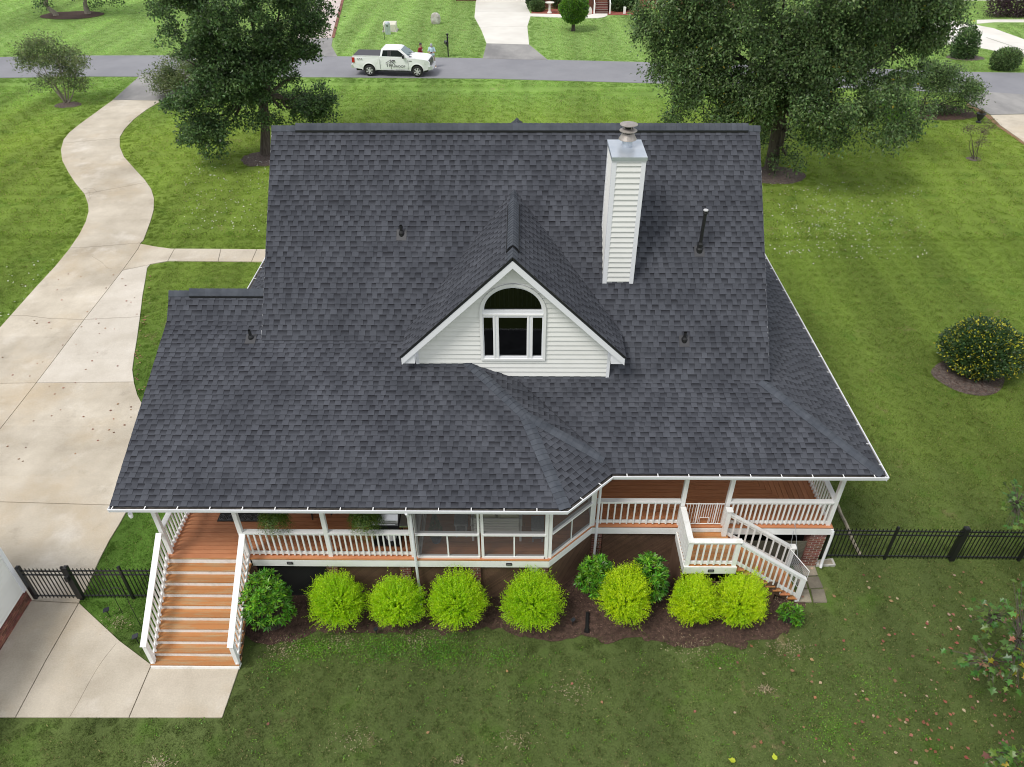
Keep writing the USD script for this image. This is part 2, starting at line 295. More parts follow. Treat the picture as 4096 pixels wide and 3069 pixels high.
mat('paver', (.20, .175, .135), (.32, .28, .21), scale=3, rough=.9, rand=.35, fine=.1, fscale=40)
mat('stone', (.33, .31, .27), (.60, .58, .55), scale=3, rough=.9, detail=6, bump=.05, bscale=6)
mat('bark', (.055, .042, .034), (.12, .10, .082), scale=4, rough=.95, stretch=(3, 3, .6), bump=.03, bscale=6)
mat('bark_pale', (.22, .19, .15), (.33, .29, .24), scale=3, rough=.9, stretch=(2, 2, .6))
for nm, a, b, t, ra, hu in (('leaf_dark', (.052, .105, .034), (.105, .180, .056), .38, .8, .02), ('leaf_oak', (.088, .15, .050), (.16, .245, .085), .42, .8, .025),
                        ('leaf_lemon', (.50, .47, .03), (.62, .58, .05), .3, .3, .02), ('leaf_straw', (.33, .26, .15), (.44, .37, .24), .2, .4, .02), ('leaf_yellow', (.35, .28, .02), (.42, .36, .04), .3, .3, .02), ('leaf_myrtle', (.10, .145, .05), (.18, .225, .085), .3, .45, .03),
                        ('leaf_lime', (.36, .62, .008), (.50, .74, .010), .42, .3, .018), ('leaf_lime_gold', (.44, .68, .008), (.60, .76, .010), .42, .28, .015),
                        ('leaf_glossy', (.055, .18, .014), (.17, .40, .024), .32, .65, .025), ('leaf_deep', (.032, .072, .022), (.06, .115, .034), .25, .5, .02),
                        ('leaf_bright', (.09, .23, .015), (.15, .34, .02), .35, .35, .02), ('leaf_maple', (.055, .135, .020), (.12, .23, .034), .3, .4, .03),
                        ('leaf_fern', (.06, .12, .014), (.13, .20, .025), .3, .4, .03), ('leaf_purple', (.045, .025, .030), (.075, .045, .05), .2, .3, .02), ('leaf_twig', (.10, .07, .05), (.13, .11, .06), .1, .3, .03),
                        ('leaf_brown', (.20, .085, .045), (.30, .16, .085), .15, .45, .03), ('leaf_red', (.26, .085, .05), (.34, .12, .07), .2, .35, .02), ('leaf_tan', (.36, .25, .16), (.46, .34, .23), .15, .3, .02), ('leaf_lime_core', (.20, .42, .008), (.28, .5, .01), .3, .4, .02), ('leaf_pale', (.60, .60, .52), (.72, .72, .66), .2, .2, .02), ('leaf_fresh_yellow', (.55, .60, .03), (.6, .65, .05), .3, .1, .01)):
    mat(nm, a, b, scale=1.3, rough=.38, rand=ra, hue=hu, trans=t, spec=.55)
mat('car_white', (.80, .81, .82), rough=.3, coat=.15)
mat('car_black', (.012, .012, .014), rough=.35)
mat('rubber', (.018, .018, .018), rough=.8)
mat('alloy', (.60, .60, .61), rough=.4, metal=.2)
mat('chrome', (.66, .66, .67), rough=.3, metal=.45)
mat('tonneau', (.060, .060, .068), rough=.75)
mat('red_lens', (.45, .01, .015), rough=.2, coat=.5)
mat('decal', (.015, .015, .017), rough=.5)
mat('car_glass', (.012, .015, .016), rough=.06, spec=.8)
mat('windscreen', (.10, .16, .17), rough=.05, spec=.8)
mat('skin', (.50, .28, .19), rough=.6)
mat('hair_dark', (.02, .015, .012), rough=.7)
mat('shirt_red', (.22, .012, .02), rough=.85)
mat('shirt_blue', (.50, .68, .74), rough=.85)
mat('khaki', (.33, .28, .21), rough=.9)
mat('jeans', (.06, .08, .13), rough=.9)
mat('grey_cloth', (.30, .31, .34), (.38, .39, .42), scale=20, rough=.9)
mat('white_cloth', (.78, .78, .78), rough=.8)
mat('cushion', (.62, .62, .40), rough=.9)
mat('cushion_dark', (.10, .10, .10), (.5, .5, .48), scale=60, rough=.9, lo=.48, hi=.52)
mat('dark_wood', (.05, .035, .025), rough=.6)
mat('terracotta', (.02, .02, .022), rough=.5)
mat('floor_inside', (.12, .085, .06), rough=.8)
mat('wall_inside', (.30, .28, .25), rough=.9)
glassmat('window_glass', (.32, .36, .35))
M['screen_mesh'] = usdkit.material(stage, '/World/Looks/screen_mesh', {'t': ('transparent_bsdf', dict(color=(1, 1, 1))), 'd': ('diffuse_bsdf', dict(color=(.06, .058, .055))), 'm': ('mix_closure', dict(fac=.50))},
                                   [('t.BSDF', 'm.closure1'), ('d.BSDF', 'm.closure2')], surface='m.closure')

# ================================================================== THE SETTING
ROAD_UP = GL([(-900, 146), (-300, 131), (0, 124.3), (149, 121), (336, 120.5), (729, 122.5), (1047, 126.7), (1184, 130), (1390, 135), (1700, 143), (2101, 156.7), (2212, 158), (2600, 170), (3000, 186)])
ROAD_LO = GL([(-900, 190), (-300, 175), (0, 169), (190, 166), (400, 166.5), (729, 167.7), (1071, 171), (1438, 181.4), (1800, 190), (2206, 206), (2600, 222), (3000, 240)])
lo_x, lo_y = np.array(ROAD_LO).T
road_pg = Polygon(ROAD_UP + ROAD_LO[::-1])
def ditch(x, y):
    d = np.interp(x, lo_x, lo_y) - y
    keep = 1 - np.exp(-((np.asarray(x) + 27) / 6.5) ** 4) - np.exp(-((np.asarray(x) - 36) / 7) ** 4)
    return .24 * np.exp(-((d - 2.6) / .9) ** 2) * np.clip(keep, 0, 1)
def axis(a, b, s, out): return np.r_[[-x for x in out[::-1]], np.arange(a, b, s), out]
gx = np.r_[-900, -400, -200, -120, np.arange(-80, 90, .7), 130, 220, 400, 900]; gy = np.r_[-300, -100, -30, np.arange(0, 120, .7), 160, 250, 450, 900]
X, Y = np.meshgrid(gx, gy); Z = zt(X, Y) - ditch(X, Y); n, m = X.shape
i = np.arange(n * m).reshape(n, m); q = np.stack([i[:-1, :-1], i[:-1, 1:], i[1:, 1:], i[1:, :-1]], -1).reshape(-1, 4)
solo('lawn', (np.c_[X.ravel(), Y.ravel(), Z.ravel()], np.vstack([q[:, :3], q[:, [0, 2, 3]]])), 'turf', kind='structure')
solo('road', sheet(road_pg, .03, .1), 'asphalt', kind='structure')

# the long concrete drive, its path to the front door and the slab by the back stairs, split into panels at the joints
drive = Polygon(GL([(245, 217), (205, 246), (172, 270), (150, 288), (138, 303), (132, 325), (135, 348), (148, 373), (163, 396), (183, 420), (191, 443), (192, 458), (186, 480), (172, 508), (150, 540), (120, 577), (80, 620), (40, 665), (0, 710), (-160, 860),
    (-320, 1060), (-420, 1300), (-420, 1551), (480, 1551.5), (518, 1441), (518, 1415), (340, 1415), (327, 1438), (258, 1386), (171, 1304.6), (175, 1292), (186, 1275), (215, 1211), (237, 1168), (258, 1134), (273, 1107), (292, 1040), (305, 950), (306, 872), (297, 855), (290, 830), (286, 800), (290, 770), (295, 740), (302, 690), (308, 640),
    (315, 600), (318, 580), (325, 572), (365, 565), (573, 567), (760, 567), (760, 540), (573, 540), (370, 539), (340, 535), (302, 528), (310, 520), (325, 480), (332, 455), (333, 430), (327, 410), (313, 390), (290, 365), (268, 340), (259, 318), (259, 297), (270, 279), (290, 258), (318, 237), (349, 219)]))
if not drive.is_valid: drive = drive.buffer(0)
JO = [[(306, 524), (298, 540), (265, 586), (182.5, 692), (0, 930), (-150, 1130)], [(-200, 822), (0, 830), (78, 829), (284, 827), (300, 827)], [(-260, 1082), (0, 1086), (240, 1093), (330, 1095)], [(182.5, 692), (302, 686)], [(-30, 672), (27, 683), (60, 684), (110, 690), (182.5, 692)],
      [(378, 538), (362, 567)], [(478, 538), (471, 568)], [(556, 538), (543, 568)], [(136, 310.5), (262, 299.5)], [(180, 420), (209, 416), (330, 393)], [(140, 538), (200, 535), (298, 527), (306, 526)], [(265, 586), (330, 572)],
      [(60, 1299), (171, 1305)], [(171, 1305), (100, 1429), (30, 1560)], [(327, 1440), (302, 1499), (276, 1560)], [(-420, 1290), (60, 1299)]]
cut = unary_union([LineString(GL(l)).buffer(.014) for l in JO])
drv = thing('driveway', kind='structure')
part(drv, 'joint_bed', sheet(drive, .012), 'joint')
panels = sorted(polys(drive.difference(cut)), key=lambda g: -g.area)
for g in panels:
    if g.area < .02: continue
    p = g.representative_point(); c = g.centroid
    light = any(g.contains(Point(*G(*uv)[:2])) for uv in ((265, 640), (235, 760), (180, 780)))
    part(drv, 'concrete_slab', sheet(g, .04, .06), 'concrete_light' if light else 'concrete')
crk = MB()
for l in ([(180, 410), (197, 408), (204, 411), (209, 416), (200, 421), (196, 432)], [(183, 409), (192, 414), (194, 424), (192, 436)], [(190, 425), (199, 421)], [(200, 556), (220, 568), (232, 580), (243, 583)], [(252, 1392), (222, 1430), (197, 1470), (170, 1520), (152, 1550)]):
    q = np.array(GL(l)); crk.tube(np.c_[curve(q, 4), zt(*curve(q, 4).T) + .038], .007, 4)
part(drv, 'crack', crk, 'joint')
solo('driveway_apron', sheet(Polygon(GL([(306, 160), (301, 166.5), (245, 216.6), (349, 218.6), (394, 204), (440, 180), (480, 167), (480, 160)])), .045, .05), 'asphalt_old', kind='structure')
solo('driveway_apron', sheet(Polygon(GL([(1051, 95), (1043, 127.5), (1184, 131), (1143, 97.6)])), .04, .05), 'asphalt_old', kind='structure')
solo('driveway_apron', sheet(Polygon(GL([(719, 82.5), (716, 100), (729, 123), (640, 122), (640, 86)])), .04, .05), 'asphalt_old', kind='structure')
solo('driveway_apron', sheet(Polygon(GL([(2075, 196), (2089, 222), (2140, 249), (2212, 247), (2290, 245), (2250, 208)])), .04, .05), 'asphalt_old', kind='structure')
nd = thing('neighbour_driveway', kind='structure')
for a in ([(1029, -6), (1025, 38), (1040, 66), (1051, 94.5), (1143, 97.2), (1139, 58), (1147, 32.5), (1139, 17), (1135, -6)],):
    g = Polygon(GL(a)); c2 = unary_union([LineString(GL([(1020, 60), (1150, 58)])).buffer(.03), LineString(GL([(1020, 26), (1150, 25)])).buffer(.03)])
    for k in polys(g.difference(c2)): part(nd, 'concrete_slab', sheet(k, .035, .05), 'far_concrete')
    part(nd, 'joint_bed', sheet(g, .012), 'joint')
nd = thing('neighbour_driveway', kind='structure')
part(nd, 'concrete_slab', sheet(Polygon(GL([(742, -14), (718, 82), (640, 85.5), (690, -14)])), .035, .05), 'pink_concrete')
part(nd, 'brick_edging', sheet(LineString(GL([(744, -14), (719.5, 82)])).buffer(.13), .06, .08), 'brick')
nd = thing('neighbour_driveway', kind='structure')
g = Polygon(GL([(1975, 90), (2012, 50), (2050, 44), (2146, 62), (2212, 86), (2300, 110), (2300, 150), (2212, 124), (2193, 119), (2111, 103), (2050, 98)]))
part(nd, 'concrete_slab', sheet(g.difference(LineString(GL([(2130, 82), (2220, 112)])).buffer(.04)), .035, .05), 'far_concrete')
part(nd, 'walk_slab', sheet(Polygon(GL([(2110, 44), (2152, 43), (2300, 43), (2300, 49), (2150, 48.5), (2110, 52)])), .035, .05), 'far_concrete')
nd = thing('neighbour_driveway', kind='structure')
part(nd, 'concrete_slab', sheet(Polygon(GL([(2140, 250), (2161, 272), (2212, 308), (2330, 390), (2420, 390), (2300, 246)])), .035, .05), 'concrete')
soil = solo('soil_strip', sheet(Polygon(GL([(2090, 224), (2139, 250), (2160, 272), (2212, 309), (2212, 314), (2152, 272), (2128, 252), (2086, 228)])), .02), 'soil', kind='structure')

# mulched beds
mul = []
def bed(name, pg, material='mulch', off=.02, chips=0, seed=1, mat2='mulch_chip'):
    t = thing(name, kind='structure'); part(t, 'mulch', sheet(pg, off), material); pg.area > 1 and mul.append(pg)
    if chips:
        r = np.random.default_rng(seed); x0, y0, x1, y1 = pg.bounds; b = MB(); P = prep(pg)
        for _ in range(chips):
            x, y = r.uniform(x0, x1), r.uniform(y0, y1)
            if not P.contains(Point(x, y)): continue
            a, l, w = r.uniform(0, pi), r.uniform(.03, .09), r.uniform(.008, .02); d, e = np.array([cos(a), sin(a), r.uniform(-.3, .3)]) * l / 2, np.array([-sin(a), cos(a), r.uniform(-.3, .3)]) * w
            c = np.array([x, y, float(zt(x, y)) + off + .012]); b.add([c - d, c + e, c + d, c - e], [(0, 1, 2), (0, 2, 3)])
        part(t, 'bark_chips', b, mat2, kind='stuff')
    return t
def rough(pg, amp=.10):
    q = np.array(pg.exterior.segmentize(.12).coords)[:-1]; return Polygon(q + amp * 2 * np.c_[meshkit.fbm(np.c_[q * 2.1, q[:, :1] * 0], 4) - .5, meshkit.fbm(np.c_[q * 2.1, q[:, :1] * 0 + 9], 4) - .5]).buffer(0)
bed('shrub_bed', rough(Polygon(smoothpoly(GL([(534, 1215), (640, 1228), (900, 1240), (1190, 1245), (1290, 1200), (1480, 1190), (1600, 1235), (1700, 1260), (1722, 1290), (1745, 1300), (1722, 1345), (1690, 1385), (1600, 1396), (1480, 1390), (1350, 1386), (1250, 1378), (1130, 1372), (1000, 1362), (900, 1366), (800, 1368), (700, 1362), (640, 1372), (575, 1398), (534, 1372)]))), .28), chips=9000)
bed('tree_ring', blobpoly(*G(566, 344)[:2], 1.25, 1.1, seed=3), 'ring_mulch', chips=700, seed=3)
bed('tree_ring', blobpoly(*G(1672, 379)[:2], 1.75, 1.15, seed=4), 'ring_mulch', chips=1200, seed=4)
bed('tree_ring', blobpoly(*G(148, 227)[:2], .9, .7, seed=5), 'ring_mulch', chips=300, seed=5)
bed('tree_ring', Polygon(smoothpoly(GL([(2010, 800), (2035, 778), (2120, 770), (2165, 790), (2172, 820), (2160, 848), (2125, 858), (2075, 850), (2035, 830), (2012, 812)]))), 'ring_mulch', chips=1500, seed=6)
bed('tree_ring', blobpoly(*G(2103, 344)[:2], .45, .32, seed=7), 'ring_mulch')
bed('tree_ring', blobpoly(*G(2085, 125)[:2], 1.5, 1.0, seed=8), 'ring_mulch')
bed('tree_ring', blobpoly(*G(156, 34)[:2], 3.1, 1.9, seed=9), 'mulch', .06)
bed('tree_ring', blobpoly(*G(2022, 243)[:2], 2.6, 1.6, seed=10), 'mulch')
nb = bed('neighbour_bed', Polygon(GL([(1147, 31), (1150, 22), (1200, 20), (1288, 22), (1290, 31.5), (1262, 34.5), (1200, 32)])), 'red_mulch', .03)
bed('neighbour_bed', Polygon(GL([(1312, 33), (1311, 20), (1380, 18), (1380, 33.5)])), 'red_mulch', .03)
solo('neighbour_walkway', sheet(Polygon(GL([(1146, 30.5), (1146, 36), (1214, 38.8), (1255, 40.5), (1290, 40), (1305, 38), (1312, 34.5), (1312, 30.5), (1288, 30.5), (1262, 34), (1200, 31.6)])), .045, .05), 'far_concrete', kind='structure')

# ================================================================== THE HOUSE
H = thing('house', 'white house with steep charcoal shingle roof, rear porch and white railings', 'house', (0, 16, 0))
t_ = tan(radians(21)); LE, RE, SX, KD = 12.5, 13.7, 2.55, -11.36
EZ = 4.0
def lin(z0, a, b): return (z0, a, b)
PL = dict(L=lin(EZ - t_ * LE, 0, t_), R=lin(EZ - t_ * RE, 0, t_), S=lin(EZ + t_ * SX, -t_, 0), D=lin(EZ + t_ * KD / sqrt(2), -t_ / sqrt(2), t_ / sqrt(2)), E=lin(EZ + t_ * 9.2, -t_, 0),
          M=lin(-11.31, 0, 1), W=lin(-11.70, 0, 1), F=lin(EZ + t_ * 9.5, t_, 0), MB=lin(10.18 + 21.49, 0, -1), WB=lin(6.59 + 18.29, 0, -1))
def zp(k, x, y): z0, a, b = PL[k]; return z0 + a * np.asarray(x) + b * np.asarray(y)
DXC, DZR, DSL, DHW = -.165, 8.85, .98, 2.97
PL['DL'] = lin(DZR - DSL * DXC, DSL, 0); PL['DR'] = lin(DZR + DSL * DXC, -DSL, 0)
PL['GL'] = lin(10.05 + .98 * .09, .98, 0); PL['GR'] = lin(10.05 - .98 * .09, -.98, 0)
sp, mt = (SX - 2.406, LE + 2.406), (SX - .358, RE + .358)
foot = Polygon([(-2.72, 16.40), (2.39, 16.40), (2.39, 17.35), (DXC, 19.9), (-2.72, 17.35)])
chim = sbox(2.36, 18.26, 3.11, 19.38)
RP = dict(L=Polygon([(-9.92, LE - .02), (1.16, LE - .02), sp, (-2.01, 17.06), (-7.14, 17.06), (-7.14, 17.69), (-9.92, 17.69)]), D=Polygon([(1.16, LE - .02), (2.36, RE - .02), mt, sp]),
          S=Polygon([sp, mt, (-.06, 16.31), (-2.01, 17.06)]), R=Polygon([(2.36, RE - .02), (9.25, RE - .02), (6.59, 16.31), (-.06, 16.31), mt]), E=Polygon([(9.25, RE - .02), (9.25, 26.4), (6.6, 26.4), (6.6, 16.30)]),
          M=Polygon([(-7.14, 17.06), (-2.01, 17.06), (-.06, 16.31), (6.85, 16.31), (6.85, 21.49), (-7.14, 21.49)]), W=Polygon([(-9.92, 17.69), (-7.14, 17.69), (-7.14, 18.29), (-9.92, 18.29)]), F=Polygon([(-9.5, 19.6), (-7.0, 19.6), (-7.0, 27.2), (-9.5, 27.2)]),
          DL=Polygon([(DXC - DHW, 16.03), (DXC, 16.03), (DXC, 20.16), (DXC - DHW, 17.25)]), DR=Polygon([(DXC, 16.03), (DXC + DHW, 16.03), (DXC + DHW, 17.25), (DXC, 20.16)]),
          GL=Polygon([(-.09 - 2.4, 24.0), (-.09, 21.7), (-.09, 22.6), (-.09 - 2.4, 24.4)]), GR=Polygon([(-.09 + 2.4, 24.0), (-.09, 21.7), (-.09, 22.6), (-.09 + 2.4, 24.4)]),
          MB=sbox(-7.14, 21.49, 6.85, 26.6), WB=sbox(-9.92, 18.29, -7.14, 20.4))
for k in 'LRSM': RP[k] = RP[k].difference(foot)
RP['M'] = RP['M'].difference(chim)
ROOF = sub(H, 'roof')
for k, pg in RP.items():
    nz = np.array([-PL[k][1], -PL[k][2], 1.0]); nz /= np.linalg.norm(nz)
    part(ROOF, 'sheathing', MB().poly(pg, lambda x, y: np.c_[x, y, zp(k, x, y)] - nz * .006, tuple(-nz * .05)), 'roof_deck')
EXPO, tiles = .150, []
def shingle(k, seed):
    pg = RP[k]; z0, a, b = PL[k]; sl = hypot(a, b); dn = -np.array([a, b]) / sl; ea = np.array([-dn[1], dn[0]]); sq = sqrt(1 + sl * sl); nz = np.array([-a, -b, 1]) / sq
    c = np.array([(p[0], p[1]) for g in polys(pg) for p in g.exterior.coords]); w0 = (-(c @ dn) * sq).min()
    uw = affinity.affine_transform(pg, [ea[0], ea[1], -dn[0] * sq, -dn[1] * sq, 0, 0]); PR = prep(uw); x0, y0, x1, y1 = uw.bounds; r = np.random.default_rng(seed)
    def P3(u, w, h): xy = np.outer(u, ea) - np.outer(w / sq, dn); return np.c_[xy, z0 + xy @ [a, b]] + np.outer(h, nz)
    def emit(g, wa, wb, hb, ht, ta, tb):
        if not PR.intersects(g): return
        gs = [g] if PR.contains(g) else [q.simplify(.002) for q in polys(uw.intersection(g)) if q.area > 4e-4]
        for q in gs:
            co = np.array(q.exterior.coords)[:-1]; nn = len(co)
            if nn < 3: continue
            if q.exterior.is_ccw is False: co = co[::-1]
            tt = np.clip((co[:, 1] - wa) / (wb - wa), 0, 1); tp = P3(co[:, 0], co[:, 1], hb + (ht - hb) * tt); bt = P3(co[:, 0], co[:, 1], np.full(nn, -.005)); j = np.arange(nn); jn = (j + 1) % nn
            f = np.vstack([[(0, q_, q_ + 1) for q_ in range(1, nn - 1)], np.c_[j + 2 * nn, jn + 2 * nn, jn + nn], np.c_[j + 2 * nn, jn + nn, j + nn]]) if q.convex_hull.area < q.area * 1.02 else None
            if f is None:
                m = MB().poly(q, lambda x, y: P3(x, y, hb + (ht - hb) * np.clip((y - wa) / (wb - wa), 0, 1)), tuple(-nz * .006)); v, f = m.out(); tiles.append((v, f, np.full(len(v), ta))); continue
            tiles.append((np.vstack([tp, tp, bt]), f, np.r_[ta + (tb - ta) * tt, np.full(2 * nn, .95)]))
    rows = int((y1 - w0) / EXPO) + 1
    for i in range(rows):
        wa, wb = w0 + i * EXPO, w0 + (i + 1) * EXPO; wa += r.normal(0, .0015)
        u = x0 - r.uniform(0, .5); th = r.random() < .5
        while u < x1:
            l = r.uniform(.13, .20) if th else r.uniform(.10, .19) * (1.5 if r.random() < .12 else 1)
            g = Polygon([(u, wa), (u + l, wa), (u + l - .004, wb), (u + .004, wb)])
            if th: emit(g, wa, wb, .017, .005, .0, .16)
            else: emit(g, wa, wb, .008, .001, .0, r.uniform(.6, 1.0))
            u += l; th = not th
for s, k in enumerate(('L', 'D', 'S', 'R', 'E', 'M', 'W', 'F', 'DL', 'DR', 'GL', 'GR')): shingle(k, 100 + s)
cen = np.array([v.mean(0) for v, f, t in tiles]); size = np.array([np.ptp(v[:, 0]) for v, f, t in tiles]); near = np.argsort(np.linalg.norm(cen - EYE, axis=1) - 4 * np.clip(size, .05, .2))
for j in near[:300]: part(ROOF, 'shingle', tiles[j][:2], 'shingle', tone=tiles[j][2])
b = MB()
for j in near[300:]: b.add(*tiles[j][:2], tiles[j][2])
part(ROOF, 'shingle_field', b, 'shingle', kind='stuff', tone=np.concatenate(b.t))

def caps(p, q, ka, kb, lift=0.0, half=.155, label=None, piece=.155):
    """ridge or hip caps from p (low or left end) to q: one bent piece after the other"""
    p, q = np.array(p, float), np.array(q, float); n = max(1, int(round(np.linalg.norm(q - p) / piece))); d = (q - p) / np.linalg.norm(q - p)
    def side(k, s):
        nz = np.array([-PL[k][1], -PL[k][2], 1.0]); nz /= np.linalg.norm(nz); w = np.cross(nz, d) * s; return (w if w[2] < 1e-6 else -w), nz
    (sa, na), (sb_, nb_) = side(ka, 1), side(kb, -1)
    up_ = (na + nb_) / np.linalg.norm(na + nb_)
    for j in range(n):
        a, c = p + d * np.linalg.norm(q - p) * j / n, p + d * np.linalg.norm(q - p) * (j + 1) / n + d * .02
        rows = []
        for o, h in ((a, .020 + lift), (c, .006 + lift)):
            rows += [o + sa * half + na * (h + .006), o + sa * half * .35 + na * (h + .002) + up_ * .012, o + up_ * (h + .018), o + sb_ * half * .35 + nb_ * (h + .002) + up_ * .012, o + sb_ * half + nb_ * (h + .006)]
        v = np.array(rows); v = np.vstack([v, v[:5] - up_ * .022, v[5:] - up_ * .012]); f = []
        for i in range(4): f += [(i, i + 1, i + 6), (i, i + 6, i + 5), (i + 10, i, i + 1), (i + 10, i + 1, i + 11)]
        for i in (0, 4): f += [(i, i + 5, i + 15), (i, i + 15, i + 10)]
        part(ROOF, 'ridge_cap', (v, np.array(f)), 'ridge_shingle')
def P(k, x, y): return (x, y, float(zp(k, x, y)))
caps(P('L', 1.13, LE - .03), P('L', *sp), 'L', 'D'); caps(P('S', *mt), P('S', sp[0] + .02, sp[1] - .01), 'D', 'S'); caps(P('L', *sp), P('L', -1.4, LE + SX + 1.4), 'L', 'S')
caps(P('R', 9.2, RE), P('R', 6.62, 16.28), 'R', 'E')
def vent(p, q, y, half=.13):
    pass
for x0, x1, y, z, w, e in ((-7.14, 6.85, 21.49, 10.18, .7, .35), (-9.92, -7.14, 18.29, 6.59, .6, .02)):
    ka, kb = ('M', 'MB') if y > 20 else ('W', 'WB')
    caps((x0, y, z), (x0 + w, y, z), ka, kb); caps((x0 + w, y, z + .035), (x1 - e, y, z + .035), ka, kb, .03, .17)
    if e > .1: caps((x1 - e, y, z), (x1, y, z), ka, kb)
    v = MB(); dz = .15 * .98
    for s in (-1, 1): v.hexa([(x0 + w, y, z + .02), (x1 - e, y, z + .02), (x1 - e, y + s * .15, z + .02 - dz), (x0 + w, y + s * .15, z + .02 - dz), (x0 + w, y, z + .07), (x1 - e, y, z + .07), (x1 - e, y + s * .15, z + .075 - dz), (x0 + w, y + s * .15, z + .075 - dz)])
    part(ROOF, 'ridge_vent', v, 'black_plastic')
caps((DXC, 16.03, DZR), (DXC, 16.55, DZR), 'DL', 'DR'); caps((DXC, 16.55, DZR + .035), (DXC, 19.3, DZR + .035), 'DL', 'DR', .03, .15); caps((DXC, 19.3, DZR), (DXC, 20.05, DZR), 'DL', 'DR', .0, .12)
v = MB()
for s in (-1, 1): v.hexa([(DXC, 16.55, DZR + .02), (DXC, 19.3, DZR + .02), (DXC + s * .17, 19.3, DZR + .02 - .167), (DXC + s * .17, 16.55, DZR + .02 - .167), (DXC, 16.55, DZR + .07), (DXC, 19.3, DZR + .07), (DXC + s * .17, 19.3, DZR + .075 - .167), (DXC + s * .17, 16.55, DZR + .075 - .167)])
part(ROOF, 'ridge_vent', v, 'black_plastic')
caps((-.09, 21.6, 10.05), (-.09, 22.6, 10.05), 'GL', 'GR')

for k, p, q in (('M', (DXC - .03, 20.12), (DXC - DHW + .02, 17.27)), ('M', (DXC + .03, 20.12), (DXC + DHW - .02, 17.27)), ('S', (-.03, 16.27), (mt[0], mt[1])), ('D', (mt[0], mt[1]), (2.34, 13.72)), ('M', (-7.1, 17.05), (-2.05, 17.05))):
    P0, P1 = np.array(P(k, *p)), np.array(P(k, *q)); part(ROOF, 'valley_cut', MB().beam(P0 + (0, 0, .022), P1 + (0, 0, .022), .022, .008), 'roof_deck')  # dark strip for the shingle cut, its shadow line put in as colour
# body walls, soffits, gable walls
WL = sub(H, 'wall')
b = MB(); b.box(-6.85, 6.6, 16.42, 16.56, 0, 4.6); b.box(6.46, 6.6, 16.56, 26.3, 0, 4.75); b.box(-6.85, 6.6, 26.16, 26.3, 0, 5.2); b.box(-6.85, -6.71, 16.56, 26.16, 0, 5); b.box(-9.62, -9.48, 16.42, 20.2, 0, 4.4); b.box(-9.48, -6.85, 16.42, 16.56, 0, 4.4); b.box(-9.48, -6.85, 20.06, 20.2, 0, 4.4)
part(WL, 'wall_face', b, 'siding')
b = MB()
for x, s, y0, y1, yr, zr in ((6.56, -1, 16.35, 26.3, 21.49, 10.10), (-6.85, 1, 16.9, 26.3, 21.49, 10.10)):
    b.add([(x, y0, zr - (yr - y0)), (x, y1, zr - (y1 - yr)), (x, yr, zr), (x + s * .1, y0, zr - (yr - y0)), (x + s * .1, y1, zr - (y1 - yr)), (x + s * .1, yr, zr)], [(0, 1, 2), (3, 5, 4), (0, 3, 4), (0, 4, 1), (1, 4, 5), (1, 5, 2), (2, 5, 3), (2, 3, 0)])
b.add([(-9.6, 16.9, 5.2), (-9.6, 20.0, 4.8), (-9.6, 18.29, 6.5), (-9.5, 16.9, 5.2), (-9.5, 20.0, 4.8), (-9.5, 18.29, 6.5)], [(0, 1, 2), (3, 5, 4), (0, 3, 4), (0, 4, 1), (1, 4, 5), (1, 5, 2), (2, 5, 3), (2, 3, 0)])
part(WL, 'gable_wall', b, 'siding')
part(WL, 'attic_floor', MB().box(-6.7, 6.45, 16.6, 26.1, 4.35, 4.4), 'floor_inside')
b = MB()
for x in (-7.13, 6.84):
    for s in (-1, 1): b.beam((x, 21.49, 10.06), (x, 21.49 + s * (5.0 if s > 0 else 4.4 if x < 0 else 5.1), 10.06 - (5.0 if s > 0 else 4.4 if x < 0 else 5.1)), .025, .17)
b.beam((-9.90, 12.55, 3.9), (-9.90, 17.69, 5.87), .025, .15); b.beam((-9.90, 17.69, 5.87), (-9.90, 18.29, 6.47), .025, .15)
part(H, 'rake_board', b, 'trim')

# dormer: clapboards round the arched window, rake boards, return boxes
DY = 16.36; DOR = sub(H, 'dormer')
wl, wr, wzb, wzs, wzt = DXC - .86, DXC + .86, 5.63, 7.13, 7.97
def arch(hw, zb, zs, rt_, n=24): an = np.linspace(0, pi, n); return Polygon([(DXC - hw, zb)] + [(DXC - hw * cos(a), zs + rt_ * sin(a)) for a in an] + [(DXC + hw, zb)])
gab = Polygon([(-2.78, 5.0), (2.45, 4.9), (2.45, 6.16), (DXC, 8.72), (-2.78, 6.16)]).difference(arch(.86, wzb, wzs, wzt - wzs))
part(DOR, 'dormer_wall', MB().poly(gab, lambda x, z: np.c_[x, np.full(len(x), DY + .05), z], (0, .08, 0)), 'siding')
bz, k = 4.95, 0
while bz < 8.7:
    st = gab.intersection(sbox(-2.70, bz, 2.37, bz + .136))
    for g in polys(st): part(DOR, 'siding_board', MB().poly(g, lambda x, z: np.c_[x, DY - .022 + .030 * (z - bz) / .136, z], (0, .05, 0)), 'siding')
    bz += .145
for x in (-2.74, 2.41): part(DOR, 'corner_board', MB().box(x - .045, x + .045, DY - .015, DY + .06, 4.95 if x > 0 else 5.3, 6.2), 'trim')
